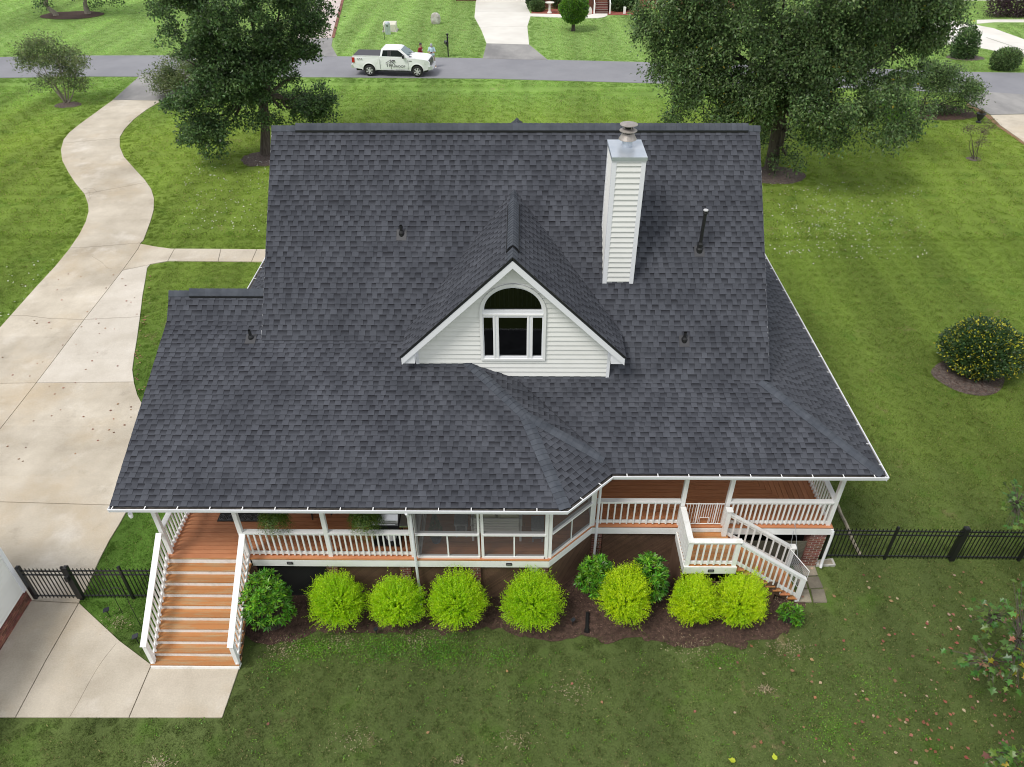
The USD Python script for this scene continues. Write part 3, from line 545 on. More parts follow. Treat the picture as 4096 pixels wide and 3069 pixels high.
for s in (-1, 1):
    e = np.array([DXC + s * (DHW - .02), 16.06, DZR - .04 - DSL * (DHW - .02)]); a = np.array([DXC, 16.06, DZR - .04]); n_ = np.array([s * .7, 0, .71])
    q = [a + (0, 0, -.24), a, e, e + (0, 0, -.13), ]
    q = [(p[0], y, p[2]) for y in (16.035, 16.07) for p in (a + (0, 0, -.25), e + (0, 0, -.24), e, a)]
    part(DOR, 'rake_board', MB().hexa([q[0], q[1], q[5], q[4], q[3], q[2], q[6], q[7]]), 'trim')
    x0, x1 = DXC + s * 2.6, DXC + s * (DHW - .03)
    part(DOR, 'return_box', MB().hexa([(x0, 16.07, 5.70), (x1, 16.07, 5.70), (x1, 16.36, 5.70), (x0, 16.36, 5.70), (x0, 16.07, 6.18), (x1, 16.07, 5.82), (x1, 16.36, 5.82), (x0, 16.36, 6.18)]), 'trim')
    part(DOR, 'soffit', MB().hexa([(DXC, 16.07, DZR - .30), (DXC + s * 2.7, 16.07, DZR - .30 - DSL * 2.7), (DXC + s * 2.7, 16.36, DZR - .30 - DSL * 2.7), (DXC, 16.36, DZR - .30), (DXC, 16.07, DZR - .27), (DXC + s * 2.7, 16.07, DZR - .27 - DSL * 2.7), (DXC + s * 2.7, 16.36, DZR - .27 - DSL * 2.7), (DXC, 16.36, DZR - .27)]), 'trim')
    part(DOR, 'drip_edge', MB().beam((DXC, 16.025, DZR - .005), (DXC + s * DHW, 16.025, DZR - .005 - DSL * DHW), .02, .035), 'black_plastic')
    xs = -2.76 if s < 0 else 2.43; part(DOR, 'side_wall', MB().box(xs - .03, xs + .03, DY + .05, 17.6, 4.9, 6.1), 'siding')
# window
WIN = sub(H, 'window')
fr = arch(.86, wzb, wzs, wzt - wzs).difference(unary_union([arch(.74, 7.20, 7.20, .655), sbox(DXC - .76, 5.75, DXC - .52, 6.98), sbox(DXC - .365, 5.75, DXC + .365, 6.98), sbox(DXC + .52, 5.75, DXC + .76, 6.98)]))
part(WIN, 'frame', MB().poly(fr, lambda x, z: np.c_[x, np.full(len(x), DY - .03), z], (0, .09, 0)), 'trim')
cas = arch(.86, wzb, wzs, wzt - wzs).difference(arch(.79, wzb + .06, wzs, wzt - wzs - .07))
part(WIN, 'casing', MB().poly(cas, lambda x, z: np.c_[x, np.full(len(x), DY - .055), z], (0, .04, 0)), 'white_paint')
for x0, x1 in ((-.62, -.0), (-.62, 0), (0, 0)): pass
for xm in (-.49, -.395, .395, .49): part(WIN, 'mullion', MB().box(DXC + xm - .022, DXC + xm + .022, DY - .05, DY - .02, 5.72, 7.02), 'white_paint')
part(WIN, 'mullion', MB().box(DXC - .78, DXC + .78, DY - .052, DY - .022, 7.05, 7.09), 'white_paint')
for g in (arch(.74, 7.20, 7.20, .655), sbox(DXC - .76, 5.75, DXC - .52, 6.98), sbox(DXC - .365, 5.75, DXC + .365, 6.98), sbox(DXC + .52, 5.75, DXC + .76, 6.98)):
    part(WIN, 'pane', MB().poly(g.buffer(.01), lambda x, z: np.c_[x, np.full(len(x), DY + .01), z]), 'window_glass')
# the room behind: a loft rail and a ceiling fan
rm = sub(H, 'loft_room'); b = MB(); b.box(-2.6, 2.3, 16.5, 20.5, 4.42, 4.46)
part(rm, 'room_floor', b, 'floor_inside'); part(rm, 'back_wall', MB().box(-2.6, 2.3, 20.3, 20.35, 4.46, 8.2), 'void_dark')  # near-black colour puts the darkness of the room into its back wall
b = MB()
for x in np.arange(-1.1, .9, .13): b.box(x, x + .03, 18.4, 18.43, 6.05, 6.9)
b.box(-1.2, .9, 18.38, 18.45, 6.9, 6.95)
part(rm, 'loft_rail', b, 'grey_plastic')
b = MB().lathe((DXC + .03, 17.5, 7.35), [(.0, 0), (.12, .02), (.14, .1), (.06, .16), (.03, .2), (.03, .7)], 12)
for a in range(5): b.hexa([(DXC + .03 + cos(a * 1.257 + .3) * r_ - sin(a * 1.257 + .3) * w_, 17.5 + sin(a * 1.257 + .3) * r_ + cos(a * 1.257 + .3) * w_, z_) for z_ in (7.46, 7.475) for r_, w_ in ((.15, -.05), (.62, -.07), (.62, .07), (.15, .05))])
part(rm, 'ceiling_fan', b, 'grey_plastic')

# chimney with clapboards, metal top and round cap
CH = sub(H, 'chimney'); cx0, cx1, cy0, cy1, cz1 = 2.34, 3.13, 18.24, 19.40, 10.42
part(CH, 'chimney_core', MB().box(cx0 + .05, cx1 - .05, cy0 + .05, cy1 - .05, 6.5, cz1), 'siding')
z = cz1 - .14
while z > 6.8:
    def brd(x0, x1, y0, y1, nx, ny):
        a, c = np.array([nx, ny]) * -.006, np.array([nx, ny]) * .03
        if ny: return MB().hexa([(x0, y0 + c[1], z), (x1, y0 + c[1], z), (x1, y0 + .05 * -ny, z), (x0, y0 + .05 * -ny, z), (x0, y0 + a[1], z + .138), (x1, y0 + a[1], z + .138), (x1, y0 + .05 * -ny, z + .138), (x0, y0 + .05 * -ny, z + .138)])
        return MB().hexa([(x0 + c[0], y0, z), (x0 + c[0], y1, z), (x0 - .05 * nx, y1, z), (x0 - .05 * nx, y0, z), (x0 + a[0], y0, z + .138), (x0 + a[0], y1, z + .138), (x0 - .05 * nx, y1, z + .138), (x0 - .05 * nx, y0, z + .138)])
    part(CH, 'siding_board', brd(cx0 + .085, cx1 - .085, cy0, 0, 0, -1), 'siding'); part(CH, 'siding_board', brd(cx0, 0, cy0 + .085, cy1 - .085, -1, 0), 'siding'); part(CH, 'siding_board', brd(cx1, 0, cy0 + .085, cy1 - .085, 1, 0), 'siding')
    z -= .150
for x in (cx0, cx1):
    for y in (cy0, cy1):
        sx, sy = (1 if x == cx1 else -1), (1 if y == cy1 else -1); b = MB()
        b.box(min(x + sx * .03, x - sx * .085), max(x + sx * .03, x - sx * .085), min(y + sy * .03, y + sy * .006), max(y + sy * .03, y + sy * .006), y - 11.33, cz1 - .05)
        b.box(min(x + sx * .03, x + sx * .006), max(x + sx * .03, x + sx * .006), min(y + sy * .006, y - sy * .085), max(y + sy * .006, y - sy * .085), y - 11.33, cz1 - .05)
        part(CH, 'corner_board', b, 'trim')
part(CH, 'frieze_board', MB().box(cx0 - .035, cx1 + .035, cy0 - .035, cy1 + .035, cz1 - .05, cz1), 'trim')
part(CH, 'metal_top', MB().box(cx0 - .05, cx1 + .05, cy0 - .06, cy1 + .06, cz1, cz1 + .09), 'galvanised')
fx, fy = PZ(1354.5, 314, 10.52)[:2]; FL = sub(H, 'flue'); fb = (fx, fy, cz1 + .09)
part(FL, 'flue_pipe', MB().lathe(fb, [(.135, 0), (.135, .2)], 24), 'galvanised')
part(FL, 'storm_collar', MB().lathe(fb, [(.225, .17), (.23, .18), (.145, .33), (.13, .33), (.21, .17)], 28), 'vent_metal')
part(FL, 'flue_core', MB().lathe(fb, [(.10, .2), (.10, .55), (0, .55)], 16), 'black_metal')
part(FL, 'cap_ring', MB().lathe(fb, [(.09, .45), (.15, .44), (.225, .40), (.225, .385), (.12, .41), (.09, .43)], 28), 'vent_metal')
part(FL, 'cap_lid', MB().lathe(fb, [(0, .60), (.12, .59), (.228, .555), (.228, .54), (0, .56)], 28), 'vent_metal')
b = MB()
for a in range(4): b.box(fx + .12 * cos(a * 1.57 + .5) - .012, fx + .12 * cos(a * 1.57 + .5) + .012, fy + .12 * sin(a * 1.57 + .5) - .012, fy + .12 * sin(a * 1.57 + .5) + .012, fb[2] + .3, fb[2] + .57)
part(FL, 'cap_strut', b, 'vent_metal')

# vent pipes through the roof
def on(k, u, v):
    z0, a, b = PL[k]; d = ray(u, v); n = np.array([-a, -b, 1.0]); return EYE + d * (z0 - EYE @ n) / (d @ n)
for k, u, v, h, r in (('M', 867.5, 506, .27, .042), ('L', 542.5, 731, .27, .042), ('M', 1478, 735, .26, .045), ('M', 1510.5, 541, None, .05)):
    p = on(k, u, v); V = sub(H, 'vent_pipe'); top = PY(1524.5, 455, p[1])[2] - p[2] if h is None else h
    nz = np.array([-PL[k][1], -PL[k][2], 1.0]); nz /= np.linalg.norm(nz); s = np.cross(nz, (1, 0, 0)); s = s if s[2] > 0 else -s
    fl = [p + nz * .02 + np.array([1, 0, 0]) * a * .14 + s * c * .16 - s * .03 for a, c in ((-1, -1), (1, -1), (1, 1), (-1, 1))]
    part(V, 'flashing', MB().hexa([q - nz * .015 for q in fl] + fl), 'dark_plate')
    part(V, 'boot', MB().lathe(p, [(r * 1.9, -.05), (r * 1.8, .05), (r * 1.25, .10), (r * 1.1, .11)], 14), 'black_plastic')
    tl = 0 if h else .045 * top / 1
    part(V, 'pipe', MB().tube([p, p + (0, 0, top * .5), p + (0, 0, top)], r, 14, False), 'black_plastic')
    if h is None:
        part(V, 'collar', MB().lathe(p, [(r * 1.6, .12), (r * 1.6, .2), (r * 1.1, .26)], 14), 'black_plastic')
        q = p + (0, 0, top); part(V, 'cap', MB().lathe(q, [(r * 1.15, -.09), (r * 1.45, -.08), (r * 1.45, -.05), (r * 1.2, -.04), (r * 1.4, -.03), (r * 1.4, 0)], 14), 'black_plastic')
        part(V, 'cap_disc', MB().lathe(q, [(r * 1.35, .0), (r * 1.3, .025), (0, .03)], 14), 'alloy')

# gutters along the eaves, with white straps
def gutter(p, q, out, s0=.35, step=.76, trim0=0, trim1=0):
    p, q, out = np.array([*p, EZ]), np.array([*q, EZ]), np.array([*out, 0.0]); d = (q - p) / np.linalg.norm(q - p); L = np.linalg.norm(q - p); Z_ = np.array([0, 0, 1.0])
    g = sub(H, 'gutter'); b = MB(); a0, a1 = p - d * trim0, q + d * trim1
    b.beam(a0 + out * .118 - Z_ * .040, a1 + out * .118 - Z_ * .040, .012, .05); b.beam(a0 + out * .09 - Z_ * .095, a1 + out * .09 - Z_ * .095, .012, .075); b.beam(p + out * .045 - Z_ * .135, q + out * .045 - Z_ * .135, .09, .012)
    a0, a1 = p - d * trim0 * 1.05, q + d * trim1 * 1.05
    b.beam(a0 + out * .120 - Z_ * .010, a1 + out * .120 - Z_ * .010, .022, .014)
    part(g, 'gutter_channel', b, 'trim')
    part(g, 'gutter_debris', MB().beam(p + out * .055 - Z_ * .060, q + out * .055 - Z_ * .060, .112, .012), 'gutter_trough')
    part(g, 'fascia_board', MB().beam(p - out * .02 - Z_ * .12, q - out * .02 - Z_ * .12, .02, .17), 'trim')
    x = s0
    while x < L - .1:
        c = p + d * x; part(g, 'strap', MB().beam(c - out * .02 - Z_ * .0, c + out * .12 - Z_ * .006, .022, .008), 'white_paint'); x += step
gutter((-9.93, LE), (1.14, LE), (0, -1), .1, .79, 0, .05)
gutter((1.14, LE), (2.34, RE), (.7071, -.7071), .5, .7, .05, -.05)
gutter((2.34, RE), (9.2, RE), (0, -1), .4, .78, -.05, .12)
gutter((9.2, RE), (9.2, 26.4), (1, 0), .35, .8, .12, 0)
gutter((-9.5, 27.2), (-9.5, 19.6), (-1, 0), .35, .8)
b = MB()
for x, y in ((-9.925, LE - .06),): b.box(x, x + .012, y - .06, y + .06, EZ - .13, EZ)
part(H, 'gutter_end', b, 'trim')

# deck boards, mitred at the right corner
DK = sub(H, 'deck'); dz = 1.70; slab = .028
deckL = Polygon([(-9.35, 12.78), (.80, 12.78), (2.02, 13.96), (8.64, 13.96), (8.64, 26.2), (6.62, 26.2), (6.62, 16.4), (-9.35, 16.4)])
mit = 22.57; left_ = Polygon([(-20, 0), (mit, 0), (mit - 40, 40), (-20, 40)])
y, k = 12.80, 0
fr_ = lambda x, y: np.c_[x, y, np.full(len(x), dz)]
for g in polys(deckL.intersection(sbox(-10, 12.7, 10, 12.80))) : part(DK, 'deck_board', MB().poly(g, fr_, (0, 0, -slab)), 'tread_wood')
while y < 16.4:
    st = deckL.intersection(left_).intersection(sbox(-10, y + .006, 10, y + .139))
    for g in polys(st):
        x0, _, x1, _ = g.bounds
        if x1 - x0 > 5:
            c = x0 + (x1 - x0) * (.35 + .3 * ((k * 37) % 10) / 10)
            for h in polys(g.difference(sbox(c - .003, 0, c + .003, 40))): part(DK, 'deck_board', MB().poly(h, fr_, (0, 0, -slab)), 'deck_wood')
        else: part(DK, 'deck_board', MB().poly(g, fr_, (0, 0, -slab)), 'deck_wood')
    y += .145; k += 1
x = 6.3
rest_ = deckL.difference(left_).intersection(sbox(5, 13, 9, 19))
while x < 8.64:
    for g in polys(rest_.intersection(sbox(x + .006, 0, x + .139, 40))): part(DK, 'deck_board', MB().poly(g, fr_, (0, 0, -slab)), 'deck_wood_cross')
    x += .145
part(DK, 'joist_layer', MB().poly(deckL, lambda x, y: np.c_[x, y, np.full(len(x), dz - .034)], (0, 0, -.02)), 'void_dark')  # near-black sheet close under the boards, seen through their gaps
def band(p, q, z0, z1, th=.035, m_='white_paint', nm='rim_board'):
    b = MB(); b.beam((*p, (z0 + z1) / 2), (*q, (z0 + z1) / 2), th, z1 - z0); part(DK, nm, b, m_)
band((-7.05, 12.795), (.80, 12.795), 1.42, 1.665); band((.80, 12.795), (2.02, 13.975), 1.42, 1.665); band((2.02, 13.975), (8.63, 13.975), 1.42, 1.665); band((8.625, 13.99), (8.625, 26), 1.42, 1.665); band((-9.33, 12.8), (-9.33, 16.4), 1.42, 1.665)
def post(x, y, z0=dz, z1=3.72, w=.11, m_='white_paint'): part(H, 'porch_post', MB().box(x - w / 2, x + w / 2, y - w / 2, y + w / 2, z0, z1), m_)
for x, y in ((-9.25, 12.98), (-7.17, 12.92), (-4.96, 12.92), (-2.76, 12.92), (4.42, 14.08), (5.63, 14.08), (8.52, 14.10), (8.52, 18.2), (8.52, 22.3)): post(x, y)
part(H, 'porch_beam', MB().box(-9.3, 1.0, 12.86, 13.0, 3.72, 3.92), 'white_paint'); part(H, 'porch_beam', MB().box(2.2, 8.6, 14.02, 14.16, 3.72, 3.92), 'white_paint'); part(H, 'porch_beam', MB().box(8.46, 8.58, 14.16, 26, 3.72, 3.92), 'white_paint')
part(H, 'porch_ceiling', MB().box(-9.3, 8.6, 14.2, 16.4, 3.93, 3.96), 'white_paint')

def rail(p, q, z0, n, out, zr=.90, cap=.145, slope=None, name='railing', bot=True, ext=0, capm='white_paint'):
    """p, q plan points; slope = (z at p, z at q) of the walking surface for stairs"""
    za, zb = slope or (z0, z0); p, q = np.array([*p, za], float), np.array([*q, zb], float); d = q - p; dp = d / np.linalg.norm(d); o = np.array([*out, 0.0]); U = np.array([0, 0, 1.0]); R_ = sub(H, name)
    part(R_, 'top_rail', MB().beam(p + U * zr - dp * ext, q + U * zr + dp * ext, cap, .036), capm)
    part(R_, 'sub_rail', MB().beam(p + U * (zr - .065), q + U * (zr - .065), .038, .09), 'white_paint')
    part(R_, 'bottom_rail', MB().beam(p + U * .09, q + U * .09, .038, .09), 'white_paint')
    for i in range(n):
        c = p + d * (i + .75) / (n + .5) + o * .0385
        part(R_, 'baluster', MB().box(c[0] - .019, c[0] + .019, c[1] - .019, c[1] + .019, c[2] + .045, c[2] + zr - .022), 'white_paint')
rail((-7.11, 12.93), (-5.02, 12.93), dz, 13, (0, -1)); rail((-4.90, 12.93), (-2.82, 12.93), dz, 14, (0, -1))
rail((2.12, 14.09), (4.36, 14.09), dz, 12, (0, -1)); rail((5.69, 14.09), (8.46, 14.09), dz, 21, (0, -1))
rail((8.52, 14.16), (8.52, 18.14), dz, 28, (-1, 0)); rail((-9.27, 13.04), (-9.27, 16.3), dz, 22, (1, 0))

# broad back stairs
ST = sub(H, 'back_stairs'); n, run, rise = 9, (12.78 - 10.66) / 9, .17; sx0, sx1 = -9.34, -7.07
for k in range(n):
    yb, z = 12.78 - k * run, dz - (k + 1) * rise
    for j in (0, 1): part(ST, 'tread', MB().box(sx0, sx1, yb - run - .022 + j * (run / 2 + .012), yb - run - .022 + j * (run / 2 + .012) + run / 2 + (.008 if j == 0 else .004), z - .034, z), 'tread_wood')
    part(ST, 'riser', MB().box(sx0 + .02, sx1 - .02, yb - .006, yb + .014, z - .03, z + rise - .036), 'weathered_white')
part(ST, 'riser', MB().box(sx0 + .02, sx1 - .02, 10.66, 10.68, .04, .135), 'weathered_white'); part(ST, 'kick_board', MB().box(sx0 + .01, sx1 - .01, 10.61, 10.66, .04, .12), 'weathered_white')
for x in (sx0 + .02, sx1 - .06): b = MB(); b.add(*[(np.array([(x + dx, y, z) for dx in (0, .04) for y, z in ((12.78, 1.45), (12.78, 1.2), (10.7, 0.0), (10.7, .12))])), [(0, 1, 2), (0, 2, 3), (4, 6, 5), (4, 7, 6), (0, 4, 5), (0, 5, 1), (1, 5, 6), (1, 6, 2), (2, 6, 7), (2, 7, 3), (3, 7, 4), (3, 4, 0)]]); part(ST, 'stringer', b, 'lattice_brown')
for x in (-9.28, -7.12):
    rail((x, 12.86), (x, 10.66), 0, 15, (1 if x < -8 else -1, 0), .86, .15, (1.7, .10), 'stair_railing', ext=.03)
    part(ST, 'newel_post', MB().box(x - .05, x + .05, 10.66, 10.76, .05, .96), 'white_paint')

# landing and side stairs
SS = sub(H, 'side_stairs'); lz = 1.53; lx0, lx1, ly0, ly1 = 4.36, 5.74, 12.76, 13.94
y = ly0
while y < ly1 - .02:
    part(SS, 'landing_board', MB().box(lx0 + .03, lx1, y + .004, min(y + .14, ly1), lz - .03, lz), 'tread_wood'); y += .145
b = MB(); b.box(lx0 - .01, lx0 + .028, ly0 - .03, ly1, lz - .26, lz + .004); part(SS, 'landing_rim', b, 'weathered_white')
part(SS, 'landing_rim', MB().box(lx0 - .01, lx1 + .01, ly0 - .035, ly0, lz - .26, lz + .002), 'weathered_white')
part(SS, 'riser', MB().box(lx0 + .05, lx1, 13.945, 13.958, lz, dz - .03), 'weathered_white')
sr = 8; srun = (7.62 - lx1) / sr
for k in range(sr):
    xb, z = lx1 + k * srun, lz - (k + 1) * .17
    for j in (0, 1): part(SS, 'tread', MB().box(xb + .0 + j * (srun / 2 + .012), xb + srun / 2 + .006 + j * (srun / 2 + .022), 12.76, 13.98, z - .034, z), 'tread_wood' if k % 3 else 'deck_wood_cross')
    part(SS, 'riser', MB().box(xb - .012, xb + .008, 12.80, 13.95, z - .03, z + .136), 'white_paint')
part(SS, 'riser', MB().box(7.62, 7.64, 12.80, 13.95, .0, .13), 'white_paint')
for y in (12.83, 13.9): b = MB(); b.add(np.array([(x, y + dy, z) for dy in (0, .04) for x, z in ((5.74, 1.3), (5.74, 1.02), (7.5, .0), (7.66, .05))]), [(0, 1, 2), (0, 2, 3), (4, 6, 5), (4, 7, 6), (0, 4, 5), (0, 5, 1), (1, 5, 6), (1, 6, 2), (2, 6, 7), (2, 7, 3), (3, 7, 4), (3, 4, 0)]); part(SS, 'stringer', b, 'lattice_brown')
def newel(x, y, z0, z1, w=.115):
    part(SS, 'newel_post', MB().box(x - w / 2, x + w / 2, y - w / 2, y + w / 2, z0, z1), 'white_paint'); c = w / 2 + .03; part(SS, 'newel_cap', MB().box(x - c, x + c, y - c, y + c, z1, z1 + .03), 'white_paint')
newel(5.63, 13.84, lz, lz + .98); newel(7.66, 13.86, 0, 1.02)
for x, y in ((lx0 + .07, ly0 + .06), (5.67, ly0 + .06)): part(SS, 'newel_post', MB().box(x - .055, x + .055, y - .055, y + .055, lz, lz + .90), 'white_paint')
part(SS, 'newel_post', MB().box(7.61, 7.72, 12.77, 12.88, .0, .98), 'white_paint')
rail((lx0 + .07, 14.0), (lx0 + .07, ly0 + .135), lz, 9, (-1, 0), .92, .15, capm='weathered_white'); rail((lx0 - .005, ly0 + .06), (5.745, ly0 + .06), lz, 8, (0, -1), .924, .15, capm='weathered_white')
rail((5.74, 12.83), (7.70, 12.83), 0, 13, (0, -1), .86, .13, (1.52, .10), 'stair_railing', ext=.04); rail((5.70, 13.86), (7.60, 13.86), 0, 9, (0, -1), .86, .12, (1.50, .18), 'stair_railing')
part(SS, 'skirt_panel', MB().box(lx0 - .004, lx0 + .02, ly0 + .02, 14.09, 0, lz - .26), 'lattice_brown')

# brick piers, lattice between them
def pier(x0, x1, y0, d=.32, z1=1.42):
    Pp = sub(H, 'brick_pier'); part(Pp, 'pier_core', MB().box(x0 + .005, x1 - .005, y0 + .005, y0 + d, 0, z1), 'mortar'); z, k = .0, 0
    while z < z1 - .03:
        a = x0 - (.105 if k % 2 else 0)
        while a < x1 - .02:
            l0, l1 = max(a, x0), min(a + .20, x1)
            if l1 - l0 > .03: part(Pp, 'brick', MB().box(l0 + (.0 if l0 == x0 else .006), l1 - (.0 if l1 == x1 else .006), y0, y0 + d - .004, z + .006, min(z + .066, z1)), 'brick')
            a += .21
        z += .076; k += 1
for x0, x1, y0 in ((-7.42, -7.03, 12.84), (-5.14, -4.84, 12.84), (-3.18, -2.88, 12.84), (-1.30, -1.01, 12.84), (.50, .80, 12.84), (2.05, 2.33, 14.02), (8.12, 8.56, 13.99)): pier(x0, x1, y0)
def lattice(p, q, z0, z1, m_, sp_=.062):
    p, q = np.array(p, float), np.array(q, float); L = np.linalg.norm(q - p); d = (q - p) / L; nn = np.array([-d[1], d[0]]); h = z1 - z0; b = MB()
    for s, o in ((1, .0), (-1, .008)):
        for k in np.arange(-h, L + h, sp_):
            a, c = (k, k + h) if s > 0 else (k + h, k); za, zb = z0, z1
            if a < 0: za, a = z0 + (0 - a) / (c - a) * h, 0
            if a > L: za, a = z0 + (a - L) / (a - c) * h, L
            if c > L: zb, c = z0 + (zb - z0) * 0 + (L - (k if s > 0 else k + h)) * s * 1.0 if s > 0 else zb, L
            if c < 0: zb, c = z0 + (k + h), 0
            if zb - za < .02: continue
            A, C = np.array([*(p + d * a + nn * o), za]), np.array([*(p + d * c + nn * o), zb]); b.beam(A, C, .006, .034, (*nn, 0)) if False else b.beam(A, C, .034, .006, (*nn, 0))
    lp = sub(H, 'lattice_panel'); part(lp, 'lattice_slats', b, m_, kind='stuff')
    f = MB(); f.beam((*p, z0 + .02), (*q, z0 + .02), .02, .045); f.beam((*p, z1 - .02), (*q, z1 - .02), .02, .045); part(lp, 'lattice_frame', f, m_)
for a, c, m_ in ((-7.03, -5.14, 'lattice_black'), (-4.84, -3.18, 'lattice_brown'), (-2.88, -1.30, 'lattice_brown'), (-1.01, .50, 'lattice_brown')): lattice((a, 12.90), (c, 12.90), .02, 1.42, m_)
lattice((.82, 12.86), (2.05, 14.04), .02, 1.42, 'lattice_brown'); lattice((2.35, 14.07), (4.36, 14.07), .02, 1.42, 'lattice_brown'); lattice((5.6, 14.07), (8.12, 14.07), .02, 1.02, 'lattice_grey'); lattice((4.4, 12.80), (7.0, 12.80), .02, .85, 'lattice_brown')
part(H, 'crawl_space', MB().box(-9.3, 8.4, 14.75, 14.8, 0, 1.6), 'void_dark')  # near-black sheet stands in for the shade behind the lattice

# screened porch: posts, rails, fine mesh
SC = sub(H, 'screened_porch')
def screen(p, q, mids=1, z0=dz, zm=2.62, z1=3.72):
    p, q = np.array(p, float), np.array(q, float); d = q - p; L = np.linalg.norm(d)
    def bar(a, c, za, zb, w=.05, th=.05): part(SC, 'screen_rail', MB().beam((*(p + d * a), za), (*(p + d * c), zb), w, th), 'white_paint')
    bar(0, 1, z0 + .03, z0 + .03, .09, .07); bar(0, 1, zm, zm, .13, .05); bar(0, 1, z1, z1)
    for k in range(mids): c = p + d * (k + 1) / (mids + 1); part(SC, 'screen_stile', MB().box(c[0] - .02, c[0] + .02, c[1] - .02, c[1] + .02, z0 + .06, zm - .02), 'white_paint')
    m = MB(); n_ = np.array([d[1], -d[0]]) / L * .012; a, c = p + n_, q + n_
    for za, zb in ((z0 + .06, zm - .02), (zm + .02, z1)): m.add([(*a, za), (*c, za), (*c, zb), (*a, zb)], [(0, 1, 2), (0, 2, 3)])
    part(SC, 'screen_sheet', m, 'screen_mesh')
def spost(x, y, w=.09): part(SC, 'screen_post', MB().box(x - w / 2, x + w / 2, y - w / 2, y + w / 2, dz, 3.72), 'white_paint')
screen((-2.66, 12.88), (-1.02, 12.88)); screen((-.92, 12.88), (.70, 12.88)); screen((.84, 12.92), (1.98, 14.02), 1); screen((2.02, 14.06), (2.02, 16.3), 1); screen((-2.62, 12.95), (-2.62, 16.3), 2)
for x, y, w in ((-1.03, 12.88, .05), (-.93, 12.88, .07), (.72, 12.88, .09), (.82, 12.90, .09), (1.99, 14.02, .09), (2.04, 14.05, .1), (-2.64, 12.90, .06), (-2.62, 14.4, .08)): spost(x, y, w)

# downspouts
def spout(pts, r=.036): part(H, 'downspout', MB().tube(curve(pts, 3), r, 8), 'trim')
spout([(-2.72, 12.40, 3.88), (-2.70, 12.46, 3.75), (-2.70, 12.66, 3.55), (-2.70, 12.74, 3.3), (-2.70, 12.745, 1.5), (-2.69, 12.745, .1), (-2.69, 12.6, .04)])
spout([(2.30, 13.60, 3.88), (2.26, 13.72, 3.7), (2.17, 13.88, 3.45), (2.15, 13.92, 3.2), (2.15, 13.925, 1.5), (2.15, 13.925, .25)])
spout([(8.62, 13.96, 1.65), (8.66, 13.93, 1.5), (8.66, 13.92, .9), (8.66, 13.92, .35), (8.64, 13.86, .14)], .04)
b = MB(); b.lathe((-9.42, 12.38, 3.72), [(.05, .14), (.05, .06), (.04, 0)], 10); part(H, 'gutter_outlet', b, 'trim')
for u, v in ((776 * 1.0 + 0, 0),): pass
for x, y, z in ((-6.05, 12.755, 1.55), (-.25, 12.755, 1.55), (5.08, 12.70, 1.40)):
    L_ = sub(H, 'deck_light'); part(L_, 'light_case', MB().box(x - .075, x + .075, y, y + .02, z - .04, z + .05), 'black_plastic'); part(L_, 'light_lens', MB().box(x - .05, x + .05, y - .012, y, z - .01, z + .035), 'grey_plastic')

# ================================================================== FOLIAGE TOOLS
def unit(v): return v / (np.linalg.norm(v, axis=-1, keepdims=True) + 1e-9)
def leafmesh(Pt, D, size, w=.45, fold=.25, r=RNG, upb=.5):
    """one folded blade of two triangles at each point"""
    n = len(Pt); D = unit(D); U = unit(r.normal(size=(n, 3)) + np.array([0, 0, upb])); S = unit(np.cross(D, U)); Nn = np.cross(S, D); size = np.broadcast_to(size, (n,))[:, None]
    a, t = Pt, Pt + D * size; mid = Pt + D * size * .45 + Nn * size * fold * .3
    v = np.stack([a, mid + S * size * w / 2, t, mid - S * size * w / 2], 1).reshape(-1, 3); k = np.arange(n)[:, None] * 4
    return v, np.vstack([k + [0, 1, 2], k + [0, 2, 3]])
def sphere_dirs(n, r): return unit(r.normal(size=(n, 3)))
def crown_points(blobs, nc, r, inner=.5, gap=.0, gs=.5, seed=0):
    """branch tips spread through the lobes of a crown, thinned by noise so that gaps stay open"""
    C = np.array([b[0] for b in blobs]); R = np.array([b[1] for b in blobs]); ns = max(8, int(nc / 22)); k = r.choice(len(blobs), ns * 2, p=R ** 2 / (R ** 2).sum()); rad = (inner ** 3 + (1 - inner ** 3) * r.random(ns * 2)) ** (1 / 3); dr = sphere_dirs(ns * 2, r)
    sc = C[k] + dr * (rad * R[k] * (1 + .5 * (meshkit.fbm(dr * 2.0 + k[:, None] * 3.7, 2, seed) - .5)))[:, None]; cc = C[k]
    if gap: ok = meshkit.fbm(sc * gs, 3, seed) > gap; sc, cc = sc[ok], cc[ok]
    sc, cc = sc[:ns], cc[:ns]; m = int(nc / len(sc)) + 1; rs = r.uniform(.35, .85, len(sc)) * min(1, R.mean() / 1.2); d = sphere_dirs(len(sc) * m, r); d[:, 2] = np.abs(d[:, 2] + .35) - .35; d = unit(d + .25 * np.repeat(unit(sc - cc), m, 0))
    return np.repeat(sc, m, 0) + d * (np.repeat(rs, m) * r.uniform(.75, 1.05, len(d)))[:, None] * (1, 1, .8), np.repeat(sc - (0, 0, .25), m, 0)
def foliage(tips, cent, per, spread, size, r, droop=.3, w=.55, out=.8, flat=.7, upb=1.3):
    n = len(tips); off = r.normal(size=(n, per, 3)) * spread * np.array([1, 1, flat]); off[..., 2] -= np.abs(r.normal(size=(n, per))) * spread * droop
    p = (tips[:, None] + off).reshape(-1, 3); d = np.repeat(unit(tips - cent), per, 0) * out + r.normal(size=p.shape) * .8; d[:, 2] -= droop
    return leafmesh(p, d, r.uniform(.7, 1.25, len(p)) * size, w, .3, r, upb)
